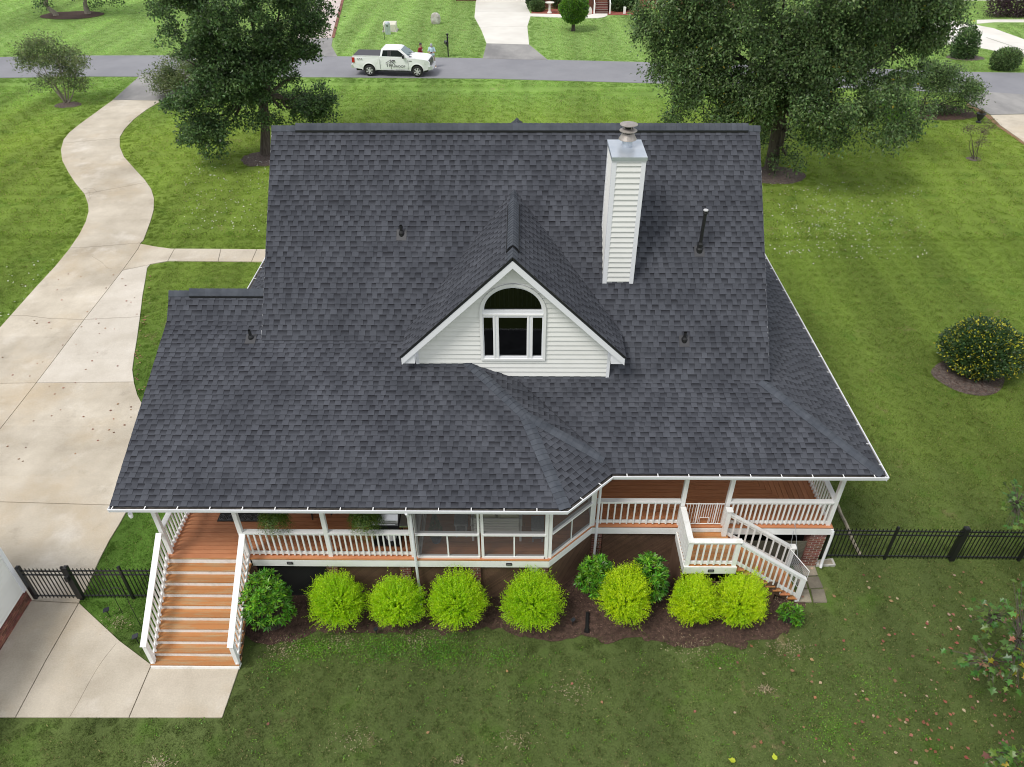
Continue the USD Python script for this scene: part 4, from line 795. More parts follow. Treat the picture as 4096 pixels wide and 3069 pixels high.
def limbs(base, fork, ends, r0, r, wob=.15):
    b = MB(); base, fork = np.array(base, float), np.array(fork, float); L = np.linalg.norm(fork - base)
    b.tube(curve([base - (0, 0, .1), base + (0, 0, .25), base + (fork - base) * .5 + r.normal(size=3) * wob * .3, fork], 4), np.linspace(r0 * 1.35, r0 * .75, 13), 9)
    for e in ends:
        e = fork + (np.array(e, float) - fork) * .78; m1 = fork + (e - fork) * .35 + np.array([0, 0, .12 * np.linalg.norm(e - fork)]) + r.normal(size=3) * wob; m2 = fork + (e - fork) * .7 + r.normal(size=3) * wob
        b.tube(curve([fork - (fork - base) / L * .3, m1, m2, e], 4), np.linspace(r0 * .55, r0 * .1, 13), 6)
        for _ in range(3): q = m2 + (e - m2) * r.random(); w_ = r.normal(size=3) * wob * 3; b.tube([q, q + w_ * .5 + (0, 0, .12), q + w_ + (0, 0, .05)], [r0 * .10, r0 * .06, r0 * .02], 4)
    return b
def px(Z_): return FPX / Z_

def tree(name, label, cat, base_uv, blobs_px, fork, trunk_r, leafm, nc, per, leaf, seed, group=None, bark='bark', extra=None, gap=.40, inner=.45, spread=.42, droop=.35, stems=None, gs=.45, flat=.7):
    """blobs_px: (u, v, radius in print pixels, metres nearer (-) or farther (+) than the trunk)"""
    r = np.random.default_rng(seed); base = G(*base_uv); Zb = depth(base); t = thing(name, label, cat, base, group=group); bl = []
    for u, v, rp, dy in blobs_px:
        c = PY(u, v, base[1] + dy); k = rp / px(depth(c)); bl.append((c, k))
    tips, cen = crown_points(bl, nc, r, inner, gap, gs, seed)
    ends = [c for c, k in bl] if not stems else []
    if stems:
        b = MB()
        for c, k in bl[:stems]:
            m_ = base + (c - base) * .5 + r.normal(size=3) * .12; b.tube(curve([base + r.normal(size=3) * (.1, .1, 0) - (0, 0, .1), m_, c + r.normal(size=3) * k * .3], 4), np.linspace(trunk_r, trunk_r * .25, 9), 6)
            for _ in range(4): q = m_ + (c - m_) * r.random(); b.tube([q, q + r.normal(size=3) * k * .35 + (0, 0, k * .3)], [trunk_r * .35, trunk_r * .1], 4)
    else: b = limbs(base, PY(*fork[:2], base[1] + fork[2]), ends, trunk_r, r)
    part(t, 'trunk', b, bark, smooth=True)
    if extra:
        sel = r.random(len(tips)) < extra[1]; part(t, 'turning_leaves', foliage(tips[sel], cen[sel], max(2, per // 6), spread, leaf, r, droop), extra[0], kind='stuff')
    part(t, 'crown', foliage(tips, cen, per, spread, leaf, r, droop, flat=flat), leafm, kind='stuff')
    return t
def ball_bush(name, label, c, rad, leafm, nl, leaf, seed, group=None, cat='bush', extra=None, bark='bark', box=False, base=None, trunk=None, depth_in=.72):
    """a clipped or loose shrub: leaves through the outer shell of an uneven ellipsoid, twigs inside"""
    r = np.random.default_rng(seed); c, rad = np.array(c, float), np.array(rad, float); t = thing(name, label, cat, base if base is not None else (c[0], c[1], c[2] - rad[2]), group=group)
    d = sphere_dirs(nl, r)
    if box: d = d / np.abs(d).max(1, keepdims=True) * r.uniform(.9, 1, (nl, 1))
    k = 1 + .22 * (meshkit.fbm(d * 2.3 + seed, 3, seed) - .5) * 2; p = c + d * rad * (k * (depth_in + (1 - depth_in) * r.random(nl) ** .5) * r.uniform(.94, 1.06, nl))[:, None]
    D = d * 1.0 + r.normal(size=d.shape) * .7 + (0, 0, .25)
    b = MB(); bs = np.array(base if base is not None else c - (0, 0, rad[2]), float)
    if trunk: b.tube([bs - (0, 0, .05), bs + (0, 0, .3), c], [trunk * 1.3, trunk, trunk * .7], 8)
    for q in (bs + (0, 0, trunk and .9 or .0))[None] + 0 * d[:14]: pass
    for i in range(26): b.tube([bs + (0, 0, 1.0 if trunk else .0), bs * .4 + c * .6 + d[i] * rad * .3, c + d[i] * rad * .85], [.025, .016, .006], 4)
    part(t, 'trunk' if trunk else 'stems', b, bark)
    if extra:
        s = r.random(nl) < extra[1]; part(t, 'yellow_leaves' if 'yellow' in extra[0] else 'bright_leaves', leafmesh(p[s] + d[s] * .03, D[s], leaf, .6, .3, r), extra[0], kind='stuff'); p, D = p[~s], D[~s]
    cq = sphere_dirs(nl // 3, r); cq = cq / np.abs(cq).max(1, keepdims=True) if box else cq; part(t, 'inner_foliage', leafmesh(c + cq * rad * r.uniform(.35, .72, (len(cq), 1)), cq + r.normal(size=cq.shape) * .5, leaf * 1.7, .7, .3, r), leafm, kind='stuff')
    part(t, 'foliage', leafmesh(p, D, r.uniform(.7, 1.25, len(p)) * leaf, .6, .3, r, 1.2), leafm, kind='stuff')
    return t

# ------------------------------------------------------------------ trees
tree('shade_tree', 'tall dark green tree left of the house with low lobes over the lawn', 'tree', (575, 332),
     [(500, 40, 90, 0), (420, 40, 75, -1), (375, 10, 60, 0), (345, 80, 24, -1), (350, 105, 16, -1), (600, 40, 95, 0), (655, 20, 60, 0), (660, 75, 42, 0), (540, 120, 85, -1), (470, 130, 60, -1), (500, 175, 60, -1.5), (575, 170, 65, -1), (640, 165, 42, 0), (655, 215, 55, 1), (675, 240, 38, 1), (620, 235, 40, 1),
      (440, 215, 48, -2), (425, 262, 52, -2), (455, 280, 42, -2), (440, 305, 25, -2), (550, 255, 20, -1), (530, 215, 32, -1), (400, 235, 30, -2), (520, -70, 150, 0), (430, -60, 110, 0), (620, -70, 110, 0)],
     (570, 205, 0), .27, 'leaf_dark', 6500, 15, .17, 11, gap=.42, inner=.55, spread=.17, gs=.4)
tree('large_tree', 'largest tree, broad drooping oval crown behind the right end of the roof', 'tree', (1664, 366),
     [(1455, 30, 80, 0), (1470, 95, 75, 0), (1500, 165, 60, -1), (1500, 220, 42, -1.5), (1560, 200, 60, -1), (1540, 60, 90, 0), (1640, 50, 110, 0), (1600, 140, 75, -1), (1610, 240, 50, -2), (1540, 255, 24, -2), (1730, 60, 115, 0), (1760, 150, 90, -2), (1790, 220, 75, -3), (1850, 250, 58, -4), (1900, 252, 48, -4), (1880, 290, 26, -4), (1760, 270, 30, -3), (1730, 260, 45, -3),
      (1850, 170, 85, -1), (1830, 60, 105, 0), (1920, 60, 95, 0), (1930, 140, 65, 0), (1930, 215, 60, -2), (1985, 20, 70, 0), (2015, 20, 48, 0), (2010, 75, 30, 0), (1970, 110, 40, 0), (1700, -90, 220, 0), (1560, -60, 140, 0), (1860, -80, 170, 0), (1970, -30, 80, 0), (1692, 335, 18, -1), (1702, 365, 12, -1), (1665, 300, 30, 1), (1462, 190, 42, -1), (1485, 235, 34, -1), (1430, 120, 34, 0), (1545, 258, 24, -2), (1575, 280, 16, -2), (1830, 288, 24, -4), (1755, 296, 20, -3), (1935, 284, 22, -4), (1885, 318, 12, -4), (1720, 215, 40, -2), (1970, 250, 40, -3), (2040, 40, 34, 0)],
     (1682, 235, 0), .34, 'leaf_oak', 11500, 15, .165, 12, extra=('leaf_yellow', .03), gap=.42, droop=.9, inner=.5, spread=.17, gs=.42, flat=1.5)
tree('crepe_myrtle', 'small multi-stemmed tree on the left lawn beside the drive entrance', 'tree', (145, 221), [(85, 115, 34, 0), (120, 112, 36, 0), (75, 150, 34, 0), (105, 160, 42, -.5), (145, 150, 38, 0), (165, 158, 26, 0), (60, 140, 20, 0)], (140, 200, 0), .055, 'leaf_myrtle', 800, 12, .14, 13, bark='bark_pale', gap=.44, spread=.24, stems=7, gs=.9)
tree('crepe_myrtle', 'small multi-stemmed tree half hidden behind the dark shade tree, beside the drive apron', 'tree', (400, 208), [(345, 165, 28, 0), (385, 150, 34, 0), (410, 170, 36, 0), (365, 182, 24, 0), (425, 145, 30, 0), (350, 180, 16, 0)], (395, 190, 0), .055, 'leaf_myrtle', 800, 12, .14, 14, bark='bark_pale', gap=.42, spread=.24, stems=6, gs=.9)
tree('crepe_myrtle', 'small spreading tree under the right edge of the largest tree, near the road', 'tree', (1992, 247), [(2005, 195, 30, 0), (2040, 185, 34, 0), (2075, 200, 28, 0), (2000, 215, 24, 0), (2055, 215, 24, 0), (2100, 205, 20, 0), (2025, 165, 26, 0), (1975, 190, 26, 0)], (2000, 230, 0), .05, 'leaf_oak', 1000, 12, .14, 15, gap=.42, spread=.28, stems=8)
tree('young_shrub', 'thin bare-looking young shrub standing alone on the right lawn', 'shrub', (2102, 343), [(2092, 285, 10, 0), (2105, 280, 12, 0), (2120, 283, 12, 0), (2132, 275, 10, 0), (2112, 300, 12, 0), (2098, 305, 9, 0)], (2102, 320, 0), .022, 'leaf_twig', 150, 6, .08, 16, gap=.3, spread=.14, stems=6, inner=.1)
tree('lawn_tree', 'left of the two trunks in the mulch oval across the road', 'tree', (121, 35), [(85, -60, 90, 0), (140, -80, 70, 0), (60, -120, 90, 0)], (95, 5, 0), .22, 'leaf_dark', 700, 12, .2, 17, bark='bark_pale')
tree('lawn_tree', 'right of the two trunks in the mulch oval across the road', 'tree', (190, 31), [(180, -70, 80, 0), (230, -90, 80, 0), (170, -140, 90, 0)], (183, 5, 0), .24, 'leaf_dark', 700, 12, .2, 18, bark='bark_pale')
g = G(1238, 67); c = PY(1240, 18, g[1]); k = 31 / px(depth(c))
ball_bush('topiary_tree', 'round clipped bright green tree on the lawn across the road', c, (k * .98, k, k * .92), 'leaf_dark', 11000, .13, 21, cat='tree', extra=('leaf_bright', .6), base=g, trunk=.16)
g = G(2085, 124); c = PY(2085, 98, g[1])
ball_bush('lawn_bush', 'small dark conical tree in a bare soil ring across the road at the right', c, (1.0, 1.0, 1.5), 'leaf_dark', 3500, .14, 22, cat='tree', base=g, trunk=.1)
g = G(2168, 151); ball_bush('mailbox_bush', 'low rounded bush around the mailbox at the right roadside', (g[0] - .1, g[1], g[2] + .75), (1.15, .8, .85), 'leaf_oak', 4500, .12, 23)
g = G(2100, 812); gc = np.array([g[0] + .25, g[1] + .35, g[2] + 1.05])
ball_bush('flowering_bush', 'round dark shrub flecked with yellow leaves in a mulch ring on the right lawn', gc, (1.52, 1.35, 1.02), 'leaf_deep', 12500, .095, 24, extra=('leaf_lemon', .13), base=(gc[0], gc[1], g[2]))
for i, (u, v, rx, rz, lm, lab) in enumerate([(1155, 22, 1.0, 1.5, 'leaf_deep', 'tall dark hedge plant by the garage end of the walkway'), (1180, 18, 1.2, 1.4, 'leaf_deep', 'dark hedge plant behind the bird bath'), (1205, 20, 1.0, 1.3, 'leaf_deep', 'dark hedge plant left of the clipped tree'), (1160, 27, .72, .62, 'leaf_oak', 'low clipped round bush beside the bird bath'),
        (1272, 20, 1.0, 1.35, 'leaf_dark', 'green bush left of the brick steps'), (1339, 27, .95, 1.05, 'leaf_dark', 'rounded bright green bush right of the brick steps'), (1362, 22, .8, .55, 'leaf_deep', 'low dark bush right of the white marker post')]):
    g = G(u, v); ball_bush('neighbour_shrub', lab, (g[0], g[1] + rx * .6, g[2] + rz * .85), (rx, rx * .8, rz), lm, 3600, .14, 30 + i, cat='shrub', group='shrubs along the house across the road')
g = G(2185, 41); ball_bush('purple_hedge', 'dark purple hedge at the far right behind the lamp post', (g[0] + 1.2, g[1] + 1, g[2] + 1.1), (3.4, .9, 1.1), 'leaf_purple', 5200, .14, 40, cat='hedge', box=True)
r = np.random.default_rng(50); b = []
for i in range(60):
    u, v = r.uniform(1905, 1975), r.uniform(222, 262); g = G(u, v); b.append(g)
tips = np.array(b) + (0, 0, .25); solo('ground_cover', foliage(tips, tips - (0, 0, 1), 40, .35, .16, r, .1), 'leaf_bright', kind='stuff')
tips = np.array([G(r.uniform(1975, 2075), r.uniform(236, 250)) for _ in range(40)]) + (0, 0, .2); solo('ground_cover', foliage(tips, tips - (0, 0, 1), 30, .3, .14, r, .1), 'leaf_oak', kind='stuff')

# ------------------------------------------------------------------ shrubs in the bed behind the porch
def lime(label, u0, u1, v0, v1, seed, m_, y=12.15):
    r = np.random.default_rng(seed); ub = (u0 + u1) / 2; g = G(ub, v1 - 8); base = np.array([g[0], g[1] + .38, 0.0])
    rx = (u1 - u0) / 2 / px(depth(base + (0, 0, .7))) * .92; top = PY(ub, v0 + 3, base[1])[2]; hc = np.array([base[0], base[1], top * .5]); t = thing('golden_shrub', label, 'shrub', base, group='lime green shrubs in the porch bed')
    n = 1500; d = sphere_dirs(n, r); d[:, 2] = np.abs(d[:, 2] + .12) - .12; d = unit(d); cc = np.array([base[0], base[1], top * .36]); R = np.array([rx, rx * .95, top * .60]) * r.uniform(.92, 1.08, 3); k = 1 + .5 * (meshkit.fbm(d * 2.2 + seed, 3, seed) - .5) + .09 * r.normal(size=n) * .6
    k = np.where(r.random(n) < .06, k * 1.10, k)
    low = d[:, 2] < 0; R_ = np.where(low[:, None], R * (1, 1, .55), R); end = cc + d * R_ * k[:, None]; st = cc + d * R_ * .55; ax = unit(end - st); ax = unit(ax + (0, 0, .65) + r.normal(size=ax.shape) * .2)
    m = 24; f = (np.arange(m) + .5) / m; ln = np.linalg.norm(end - st, axis=1); p = st[:, None] + (end - st)[:, None] * f[None, :, None] + (ax * ln[:, None] * .22)[:, None] * (f ** 2)[None, :, None]
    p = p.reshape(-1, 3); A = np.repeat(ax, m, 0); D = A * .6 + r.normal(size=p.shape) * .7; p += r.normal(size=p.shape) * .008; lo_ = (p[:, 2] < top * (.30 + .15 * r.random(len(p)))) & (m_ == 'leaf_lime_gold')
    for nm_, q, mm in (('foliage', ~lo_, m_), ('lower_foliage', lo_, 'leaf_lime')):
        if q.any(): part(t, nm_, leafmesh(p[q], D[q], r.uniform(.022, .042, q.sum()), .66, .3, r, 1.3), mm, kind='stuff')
    b = MB()
    for i in range(40): b.tube([base, cc + d[i] * R_[i] * .3, cc + d[i] * R_[i] * .55], [.014, .008, .003], 3)
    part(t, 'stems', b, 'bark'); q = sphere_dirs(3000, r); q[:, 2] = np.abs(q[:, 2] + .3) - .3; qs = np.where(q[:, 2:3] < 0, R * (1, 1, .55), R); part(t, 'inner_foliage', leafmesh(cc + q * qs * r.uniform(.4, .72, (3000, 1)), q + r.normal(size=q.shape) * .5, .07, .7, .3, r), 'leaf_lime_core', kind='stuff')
L6 = 'leaf_lime'; LG = 'leaf_lime_gold'
for i, (lab, u0, u1, v0, v1, m_) in enumerate([('lime green shrub nearest the dark glossy shrub by the stairs', 668, 797, 1248, 1375, L6), ('lime green shrub standing in front of the white downspout', 802, 918, 1252, 1376, L6), ('lime green shrub below the left bay of the screened porch', 928, 1048, 1245, 1375, L6),
        ('lime green shrub below the round beige meter cover', 1079, 1216, 1248, 1376, L6), ('golden lime shrub between the two dark glossy shrubs', 1284, 1408, 1226, 1371, LG), ('golden lime shrub in front of the white stair landing', 1440, 1545, 1249, 1374, LG), ('golden lime shrub beside the foot of the side stairs', 1535, 1654, 1248, 1377, LG)]):
    lime(lab, u0, u1, v0, v1, 60 + i, m_)
def glossy(label, u0, u1, v0, v1, seed, dy=.35, n=250, leaf=.155):
    r = np.random.default_rng(seed); ub = (u0 + u1) / 2; g = G(ub, v1 - 8); base = np.array([g[0], g[1] + dy, 0.0]); rx = (u1 - u0) / 2 / px(depth(base + (0, 0, .7))) * .88; top = PY(ub, v0 + 8, base[1])[2]
    t = thing('glossy_shrub', label, 'shrub', base, group='dark glossy shrubs in the porch bed'); d = sphere_dirs(n, r); d[:, 2] = np.abs(d[:, 2] + .25) - .25; cc = np.array([base[0], base[1], top * .45]); R = np.array([rx, rx * .9, top * .55])
    k = (.55 + .45 * r.random(n) ** .4) * (1 + .35 * (meshkit.fbm(d * 2 + seed, 3, seed) - .5)); tip = cc + d * R * k[:, None]; ax = unit(d + (0, 0, .9) + r.normal(size=d.shape) * .25); m = 8; an = np.arange(m) * 2 * pi / m
    e1 = unit(np.cross(ax, (.3, .9, .2))); e2 = np.cross(ax, e1); D = ax[:, None] * .45 + e1[:, None] * np.cos(an)[None, :, None] + e2[:, None] * np.sin(an)[None, :, None] + r.normal(size=(n, m, 3)) * .15
    p = np.repeat(tip, m, 0); v, f = leafmesh(p, D.reshape(-1, 3), r.uniform(.7, 1.1, len(p)) * leaf, .36, .35, r, 1.2); q = v.reshape(-1, 4, 3); near = np.argsort(np.linalg.norm(q.mean(1) - EYE, axis=1))
    for i in near[:300]: part(t, 'leaf', (q[i], np.array([(0, 1, 2), (0, 2, 3)])), 'leaf_glossy')
    rest = near[300:]; part(t, 'foliage', (q[rest].reshape(-1, 3), np.vstack([np.arange(len(rest))[:, None] * 4 + [0, 1, 2], np.arange(len(rest))[:, None] * 4 + [0, 2, 3]])), 'leaf_glossy', kind='stuff')
    b = MB()
    for i in range(60): b.tube([base, base * .5 + tip[i] * .5 + (0, 0, -.1), cc + (tip[i] - cc) * .8], [.014, .009, .004], 3)
    part(t, 'stems', b, 'bark')
glossy('dark glossy shrub beside the broad back stairs', 530, 648, 1236, 1393, 80); glossy('dark glossy shrub left of the golden shrub under the porch corner', 1243, 1330, 1195, 1330, 81, .5); glossy('dark glossy shrub between golden shrub and stair landing', 1355, 1440, 1196, 1340, 82, .4); glossy('smallest sparse glossy shrub at the right end of the bed', 1676, 1737, 1300, 1367, 83, .2, 60, .13)
r = np.random.default_rng(90)

# ------------------------------------------------------------------ maple boughs at the right edge: every leaf a part
def mapleleaf(c, d, nrm, s):
    d = unit(d); nrm = unit(nrm - d * (nrm @ d)); e = np.cross(d, nrm); pr = [(0, 0), (.30, .42), (.16, .50), (.62, .34), (.55, .16), (1.0, 0), (.55, -.16), (.62, -.34), (.16, -.50), (.30, -.42)]
    pr = [(0, .0), (.02, .34), (.30, .22), (.42, .56), (.60, .20), (1.0, 0), (.60, -.20), (.42, -.56), (.30, -.22), (.02, -.34)]
    v = np.array([c + d * a * s + e * b_ * s + nrm * s * .12 * (1 - abs(b_) * 2) * (1 - a) for a, b_ in pr] + [c + d * s * .33 + nrm * s * .08]); return v, np.array([(10, i, (i + 1) % 10) for i in range(10)])
mb = PZ(2460, 1500, 0); MT = thing('maple_tree', 'maple boughs with green and yellow leaves reaching in at the right edge', 'tree', mb); tr = MB()
tr.tube(curve([mb - (0, 0, .1), mb + (.1, .2, 2), mb + (.3, .4, 5.5)], 4), np.linspace(.22, .12, 9), 9)
r = np.random.default_rng(91); lv = []
for (u, v, z, ru, rv, n) in [(2195, 1090, 2.6, 24, 46, 90), (2145, 1335, 2.2, 32, 34, 70), (2135, 1430, 2.4, 48, 26, 110), (2200, 1380, 2.8, 22, 70, 110), (2180, 1635, 2.9, 34, 22, 60), (2290, 1350, 2.9, 60, 160, 60)]:
    c = PZ(u, v, z); tr.tube(curve([mb + (.1, .2, 1.9 + z * .2), (mb + c) / 2 + (0, 0, .9), c], 5), np.linspace(.05, .008, 11), 5)
    for _ in range(n):
        q = PZ(u + r.normal() * ru * .62, v + r.normal() * rv * .62, z + r.normal() * .22); tr.tube(curve([c, c * .5 + q * .5 + (0, 0, .05), q], 3), np.linspace(.010, .004, 7), 4, False)
        a = r.uniform(0, 2 * pi); lv.append(mapleleaf(q, np.array([cos(a), sin(a), -.35 + r.normal() * .2]), np.array([r.normal() * .35, r.normal() * .35, 1.0]), r.uniform(.12, .19)))
part(MT, 'trunk', tr, 'bark')
order = sorted(lv, key=lambda l: np.linalg.norm(l[0].mean(0) - EYE)); vis = [l for l in order]
for i, l in enumerate(vis[:300]): part(MT, 'leaf', l, 'leaf_yellow' if r.random() < .07 else 'leaf_brown' if r.random() < .08 else 'leaf_maple')
b = MB()
for _ in range(9000):
    q = PZ(r.uniform(2240, 3000), r.uniform(700, 1900), 3.2); q[2] = r.uniform(3.0, 6.5); t_uv = (q - EYE); zc_ = t_uv @ fw
    if CU + FPX * (t_uv @ rt) / zc_ > 2245: a = r.uniform(0, 2 * pi); vis.append(mapleleaf(q, np.array([cos(a), sin(a), -.3]), np.array([r.normal() * .4, r.normal() * .4, 1.0]), r.uniform(.15, .22)))
for l in vis[300:]: b.add(*l)
if vis[300:]: part(MT, 'crown', b, 'leaf_maple', kind='stuff')

# bare worn patches in the back lawn
r = np.random.default_rng(95); P_ = []
for u, v, sd, n in [(620, 1402, .30, 260), (735, 1388, .28, 220), (1652, 1490, .12, 160), (990, 1646, .07, 90), (345, 1652, .17, 180), (1690, 1400, .30, 260), (1500, 1404, .4, 200), (255, 1345, .25, 160), (905, 1384, .3, 160), (1110, 1600, .25, 110), (760, 1600, .3, 120), (1240, 1500, .35, 120), (1700, 1300, .25, 120)]:
    P_.append(np.r_[G(u, v)[:2], 0] + r.normal(size=(n, 3)) * (sd, sd * .55, .006) + (0, 0, .035))
P_ = np.vstack(P_); solo('dry_grass', leafmesh(P_, r.normal(size=P_.shape) * (1, 1, .25), r.uniform(.03, .07, len(P_)), .28, .1, r, 2), 'leaf_straw', kind='stuff')
P_ = [np.r_[G(u, v)[:2], 0] + r.normal(size=(n, 3)) * (sx_, sy_, .01) + (0, 0, .045) for u, v, sx_, sy_, n in [(690, 1400, .42, .20, 1000), (830, 1400, .55, .22, 1500), (960, 1408, .45, .25, 1300), (1080, 1420, .3, .2, 400), (600, 1440, .2, .14, 200), (1560, 1430, .3, .15, 300), (1800, 1580, .6, .4, 700), (1900, 1500, .6, .4, 500)]] + [np.r_[G(r.uniform(300, 2150), r.uniform(1400, 1650))[:2], .05] + r.normal(size=(9, 3)) * (.05, .05, .01) for _ in range(210)]
P_ = np.vstack(P_); P_ = P_[[not drive.contains(Point(q[0], q[1])) for q in P_]]; solo('clover', leafmesh(P_, r.normal(size=P_.shape) * (1, 1, .3), r.uniform(.02, .045, len(P_)), .8, .15, r, 2), 'leaf_bright', kind='stuff')

# ------------------------------------------------------------------ black metal fences
def fence(label, p, q, posts, name='metal_fence', h=1.30, gate=None, group=None, step=.108):
    p, q = np.array(p, float), np.array(q, float); d = q - p; L = np.linalg.norm(d); d /= L; t = thing(name, label, 'gate' if 'gate' in name else 'fence', (*p, 0), group=group)
    for z, k in ((1.20, 0), (1.04, 1), (.14, 2)): part(t, 'rail', MB().beam((*p, z), (*q, z), .03, .036), 'black_metal')
    x = step * .6
    while x < L - .03:
        if all(abs(x - s) > .07 for s, w in posts):
            c = p + d * x; part(t, 'picket', MB().add(*[np.array([(c[0] + a * .010, c[1] + e * .010, z) for z in (.05, h - .02) for a, e in ((-1, -1), (1, -1), (1, 1), (-1, 1))] + [(c[0], c[1], h + .02)]), np.vstack([BOXF[[0, 1, 4, 5, 6, 7, 8, 9, 10, 11]], [(4, 5, 8), (5, 6, 8), (6, 7, 8), (7, 4, 8)]])]), 'black_metal')
        x += step
    for s, w in posts:
        c = p + d * s; part(t, 'post', MB().box(c[0] - w / 2, c[0] + w / 2, c[1] - w / 2, c[1] + w / 2, 0, h + .06), 'black_metal'); part(t, 'post_cap', MB().hexa([(c[0] + a * w * .56, c[1] + e * w * .56, h + .06) for a, e in ((-1, -1), (1, -1), (1, 1), (-1, 1))] + [(c[0] + a * w * .3, c[1] + e * w * .3, h + .09) for a, e in ((-1, -1), (1, -1), (1, 1), (-1, 1))]), 'black_metal')
    return t
gt = fence('black metal gate between the white shed corner and the fence', (-13.38, 12.74), (-12.20, 12.74), [(.0, .10), (1.18, .06)], 'fence_gate')
part(gt, 'latch', MB().box(-12.19, -12.10, 12.62, 12.70, .88, 1.06), 'black_plastic')
fence('black metal fence from the gate to the back stairs', (-12.10, 12.75), (-9.42, 12.77), [(0, .11), (1.42, .065), (2.62, .05)])
fence('black metal fence running right from the brick corner pier', (8.80, 14.31), (18.2, 14.24), [(0, .05), (1.86, .065), (3.78, .14), (5.72, .075), (7.6, .075)])

# ------------------------------------------------------------------ shed at the lower left: white boards over brick
SH = thing('shed', 'corner of a white clapboard shed on a brick base at the lower left', 'shed', (-13.45, 12.7, 0)); sx = -13.47
part(SH, 'wall_core', MB().box(-18.5, sx - .10, 5.0, 12.60, .50, 2.6), 'siding')
z = .52
while z < 2.55:
    part(SH, 'siding_board', MB().hexa([(sx - .05, 5.0, z), (sx + .012, 5.0, z), (sx + .012, 12.60, z), (sx - .05, 12.60, z), (sx - .05, 5.0, z + .108), (sx - .012, 5.0, z + .108), (sx - .012, 12.60, z + .108), (sx - .05, 12.60, z + .108)]), 'siding')
    part(SH, 'siding_board', MB().hexa([(-18.5, 12.60, z), (sx - .1, 12.60, z), (sx - .1, 12.66, z), (-18.5, 12.66, z), (-18.5, 12.60, z + .125), (sx - .1, 12.60, z + .125), (sx - .1, 12.64, z + .125), (-18.5, 12.64, z + .125)]), 'siding'); z += .128
part(SH, 'corner_board', MB().box(sx - .10, sx + .02, 12.57, 12.70, .48, 2.6), 'trim')
part(SH, 'foundation_core', MB().box(-18.4, sx - .02, 5.1, 12.66, 0, .5), 'mortar')
z, k = .0, 0
while z < .47:
    y = 12.68
    while y > 7.2: l = .20 if not (k % 2 and y == 12.68) else .1; part(SH, 'brick', MB().box(sx - .11, sx - .008, y - l + .006, y - .004, z + .006, z + .066), 'brick'); y -= l
    z += .076; k += 1
RF = sub(SH, 'roof'); part(RF, 'roof_slope', MB().hexa([(-18.7, 4.8, 2.62), (sx + .05, 4.8, 2.62), (sx + .05, 12.9, 2.62), (-18.7, 12.9, 2.62), (-16.3, 4.8, 3.9), (-15.9, 4.8, 3.9), (-15.9, 12.9, 3.9), (-16.3, 12.9, 3.9)]), 'roof_deck')

# ------------------------------------------------------------------ small things in the garden
def zz(k, u, v):
    o = {1: (0, 1950, .498), 2: (900, 1950, .3622), 3: (1600, 1900, .3622), 4: (2300, 1850, .4527), 5: (3096, 1850, .4527), 6: (0, 2050, .3319)}[k]; s = 2212 / 4096; return (o[0] + u * o[2]) * s, (o[1] + v * o[2]) * s
PV = thing('paving_stones', kind='structure')
for q in ([(1985, 912), (2112, 907), (2146, 1008), (2015, 1013)], [(2035, 1020), (2148, 1014), (2193, 1116), (2068, 1121)], [(2078, 1128), (2197, 1126), (2228, 1244), (2104, 1246)], [(1978, 1134), (2060, 1126), (2092, 1244), (1952, 1244)], [(1925, 908), (1980, 912), (2008, 1013), (2026, 1018), (2056, 1118), (1975, 1130)]):
    part(PV, 'paving_stone', sheet(Polygon([tuple(PZ(*zz(4, u, v), 0)[:2]) for u, v in q]).buffer(-.01), .05, .05), 'paver')
g = [PZ(*zz(5, u, v), 0) for u, v in ((372, 882), (512, 864), (538, 922), (368, 924))]; SB = thing('splash_block', 'pale concrete splash block under the corner downspout', 'splash block', g[0])
c = np.mean(g, 0); part(SB, 'block', MB().hexa([p * 1.0 + (0, 0, .0) for p in g] + [p + (0, 0, .09) for p in g]), 'stone'); part(SB, 'trough', MB().hexa([c + (p - c) * .75 + (0, 0, .088) for p in g] + [c + (p - c) * .75 + (0, 0, .094) for p in g]), 'paver')
ed = curve([PZ(*zz(5, u, v), 0)[:2] for u, v in ((560, 380), (590, 460), (640, 560), (690, 690), (760, 822))], 6)
EG = thing('edging', kind='structure'); part(EG, 'edging_strip', MB().tube(np.c_[ed, np.full(len(ed), .03)], .055, 6), 'paver')
def solar(u, v, lab, s=1.0, head=True):
    p = G(u, v); t = thing('solar_light', lab, 'garden light', p, group='small solar garden lights'); part(t, 'stake', MB().tube([p - (0, 0, .05), p + (0, 0, .22 * s)], .012, 6), 'black_plastic')
    q = p + (0, 0, .22 * s); part(t, 'solar_panel', MB().beam(q + (-.06 * s, -.03, .05), q + (.06 * s, .02, .08), .11 * s, .02), 'solar_cell'); part(t, 'lamp_head', MB().lathe(q, [(.035, -.02), (.055, .05), (.0, .05)], 10), 'black_plastic')
solar(238, 1333, 'solar spotlight on the grass triangle by the patio', 1.2); solar(300, 1390, 'solar spotlight beside the foot of the back stairs', 1.2); solar(814, 1370, 'solar light at the bed edge below the second lime shrub', .8); solar(1237, 1350, 'solar light in the mulch left of the black drain pipe', .8)
p0, p1 = G(1269, 1327), G(1267.5, 1362); t = thing('drain_pipe', 'black drain pipe lying on the mulch', 'drain pipe', p0)
part(t, 'pipe', MB().tube([p0 + (0, 0, .07), p1 + (0, 0, .06)], .05, 10), 'black_plastic'); part(t, 'pipe_end', MB().tube([p1 + (0, 0, .06), p1 + (p1 - p0) * .18 + (0, 0, .06)], .07, 10), 'black_plastic')
t = thing('shepherd_hook', 'black double shepherd hook by the patio grass', 'garden hook', G(265, 1326))
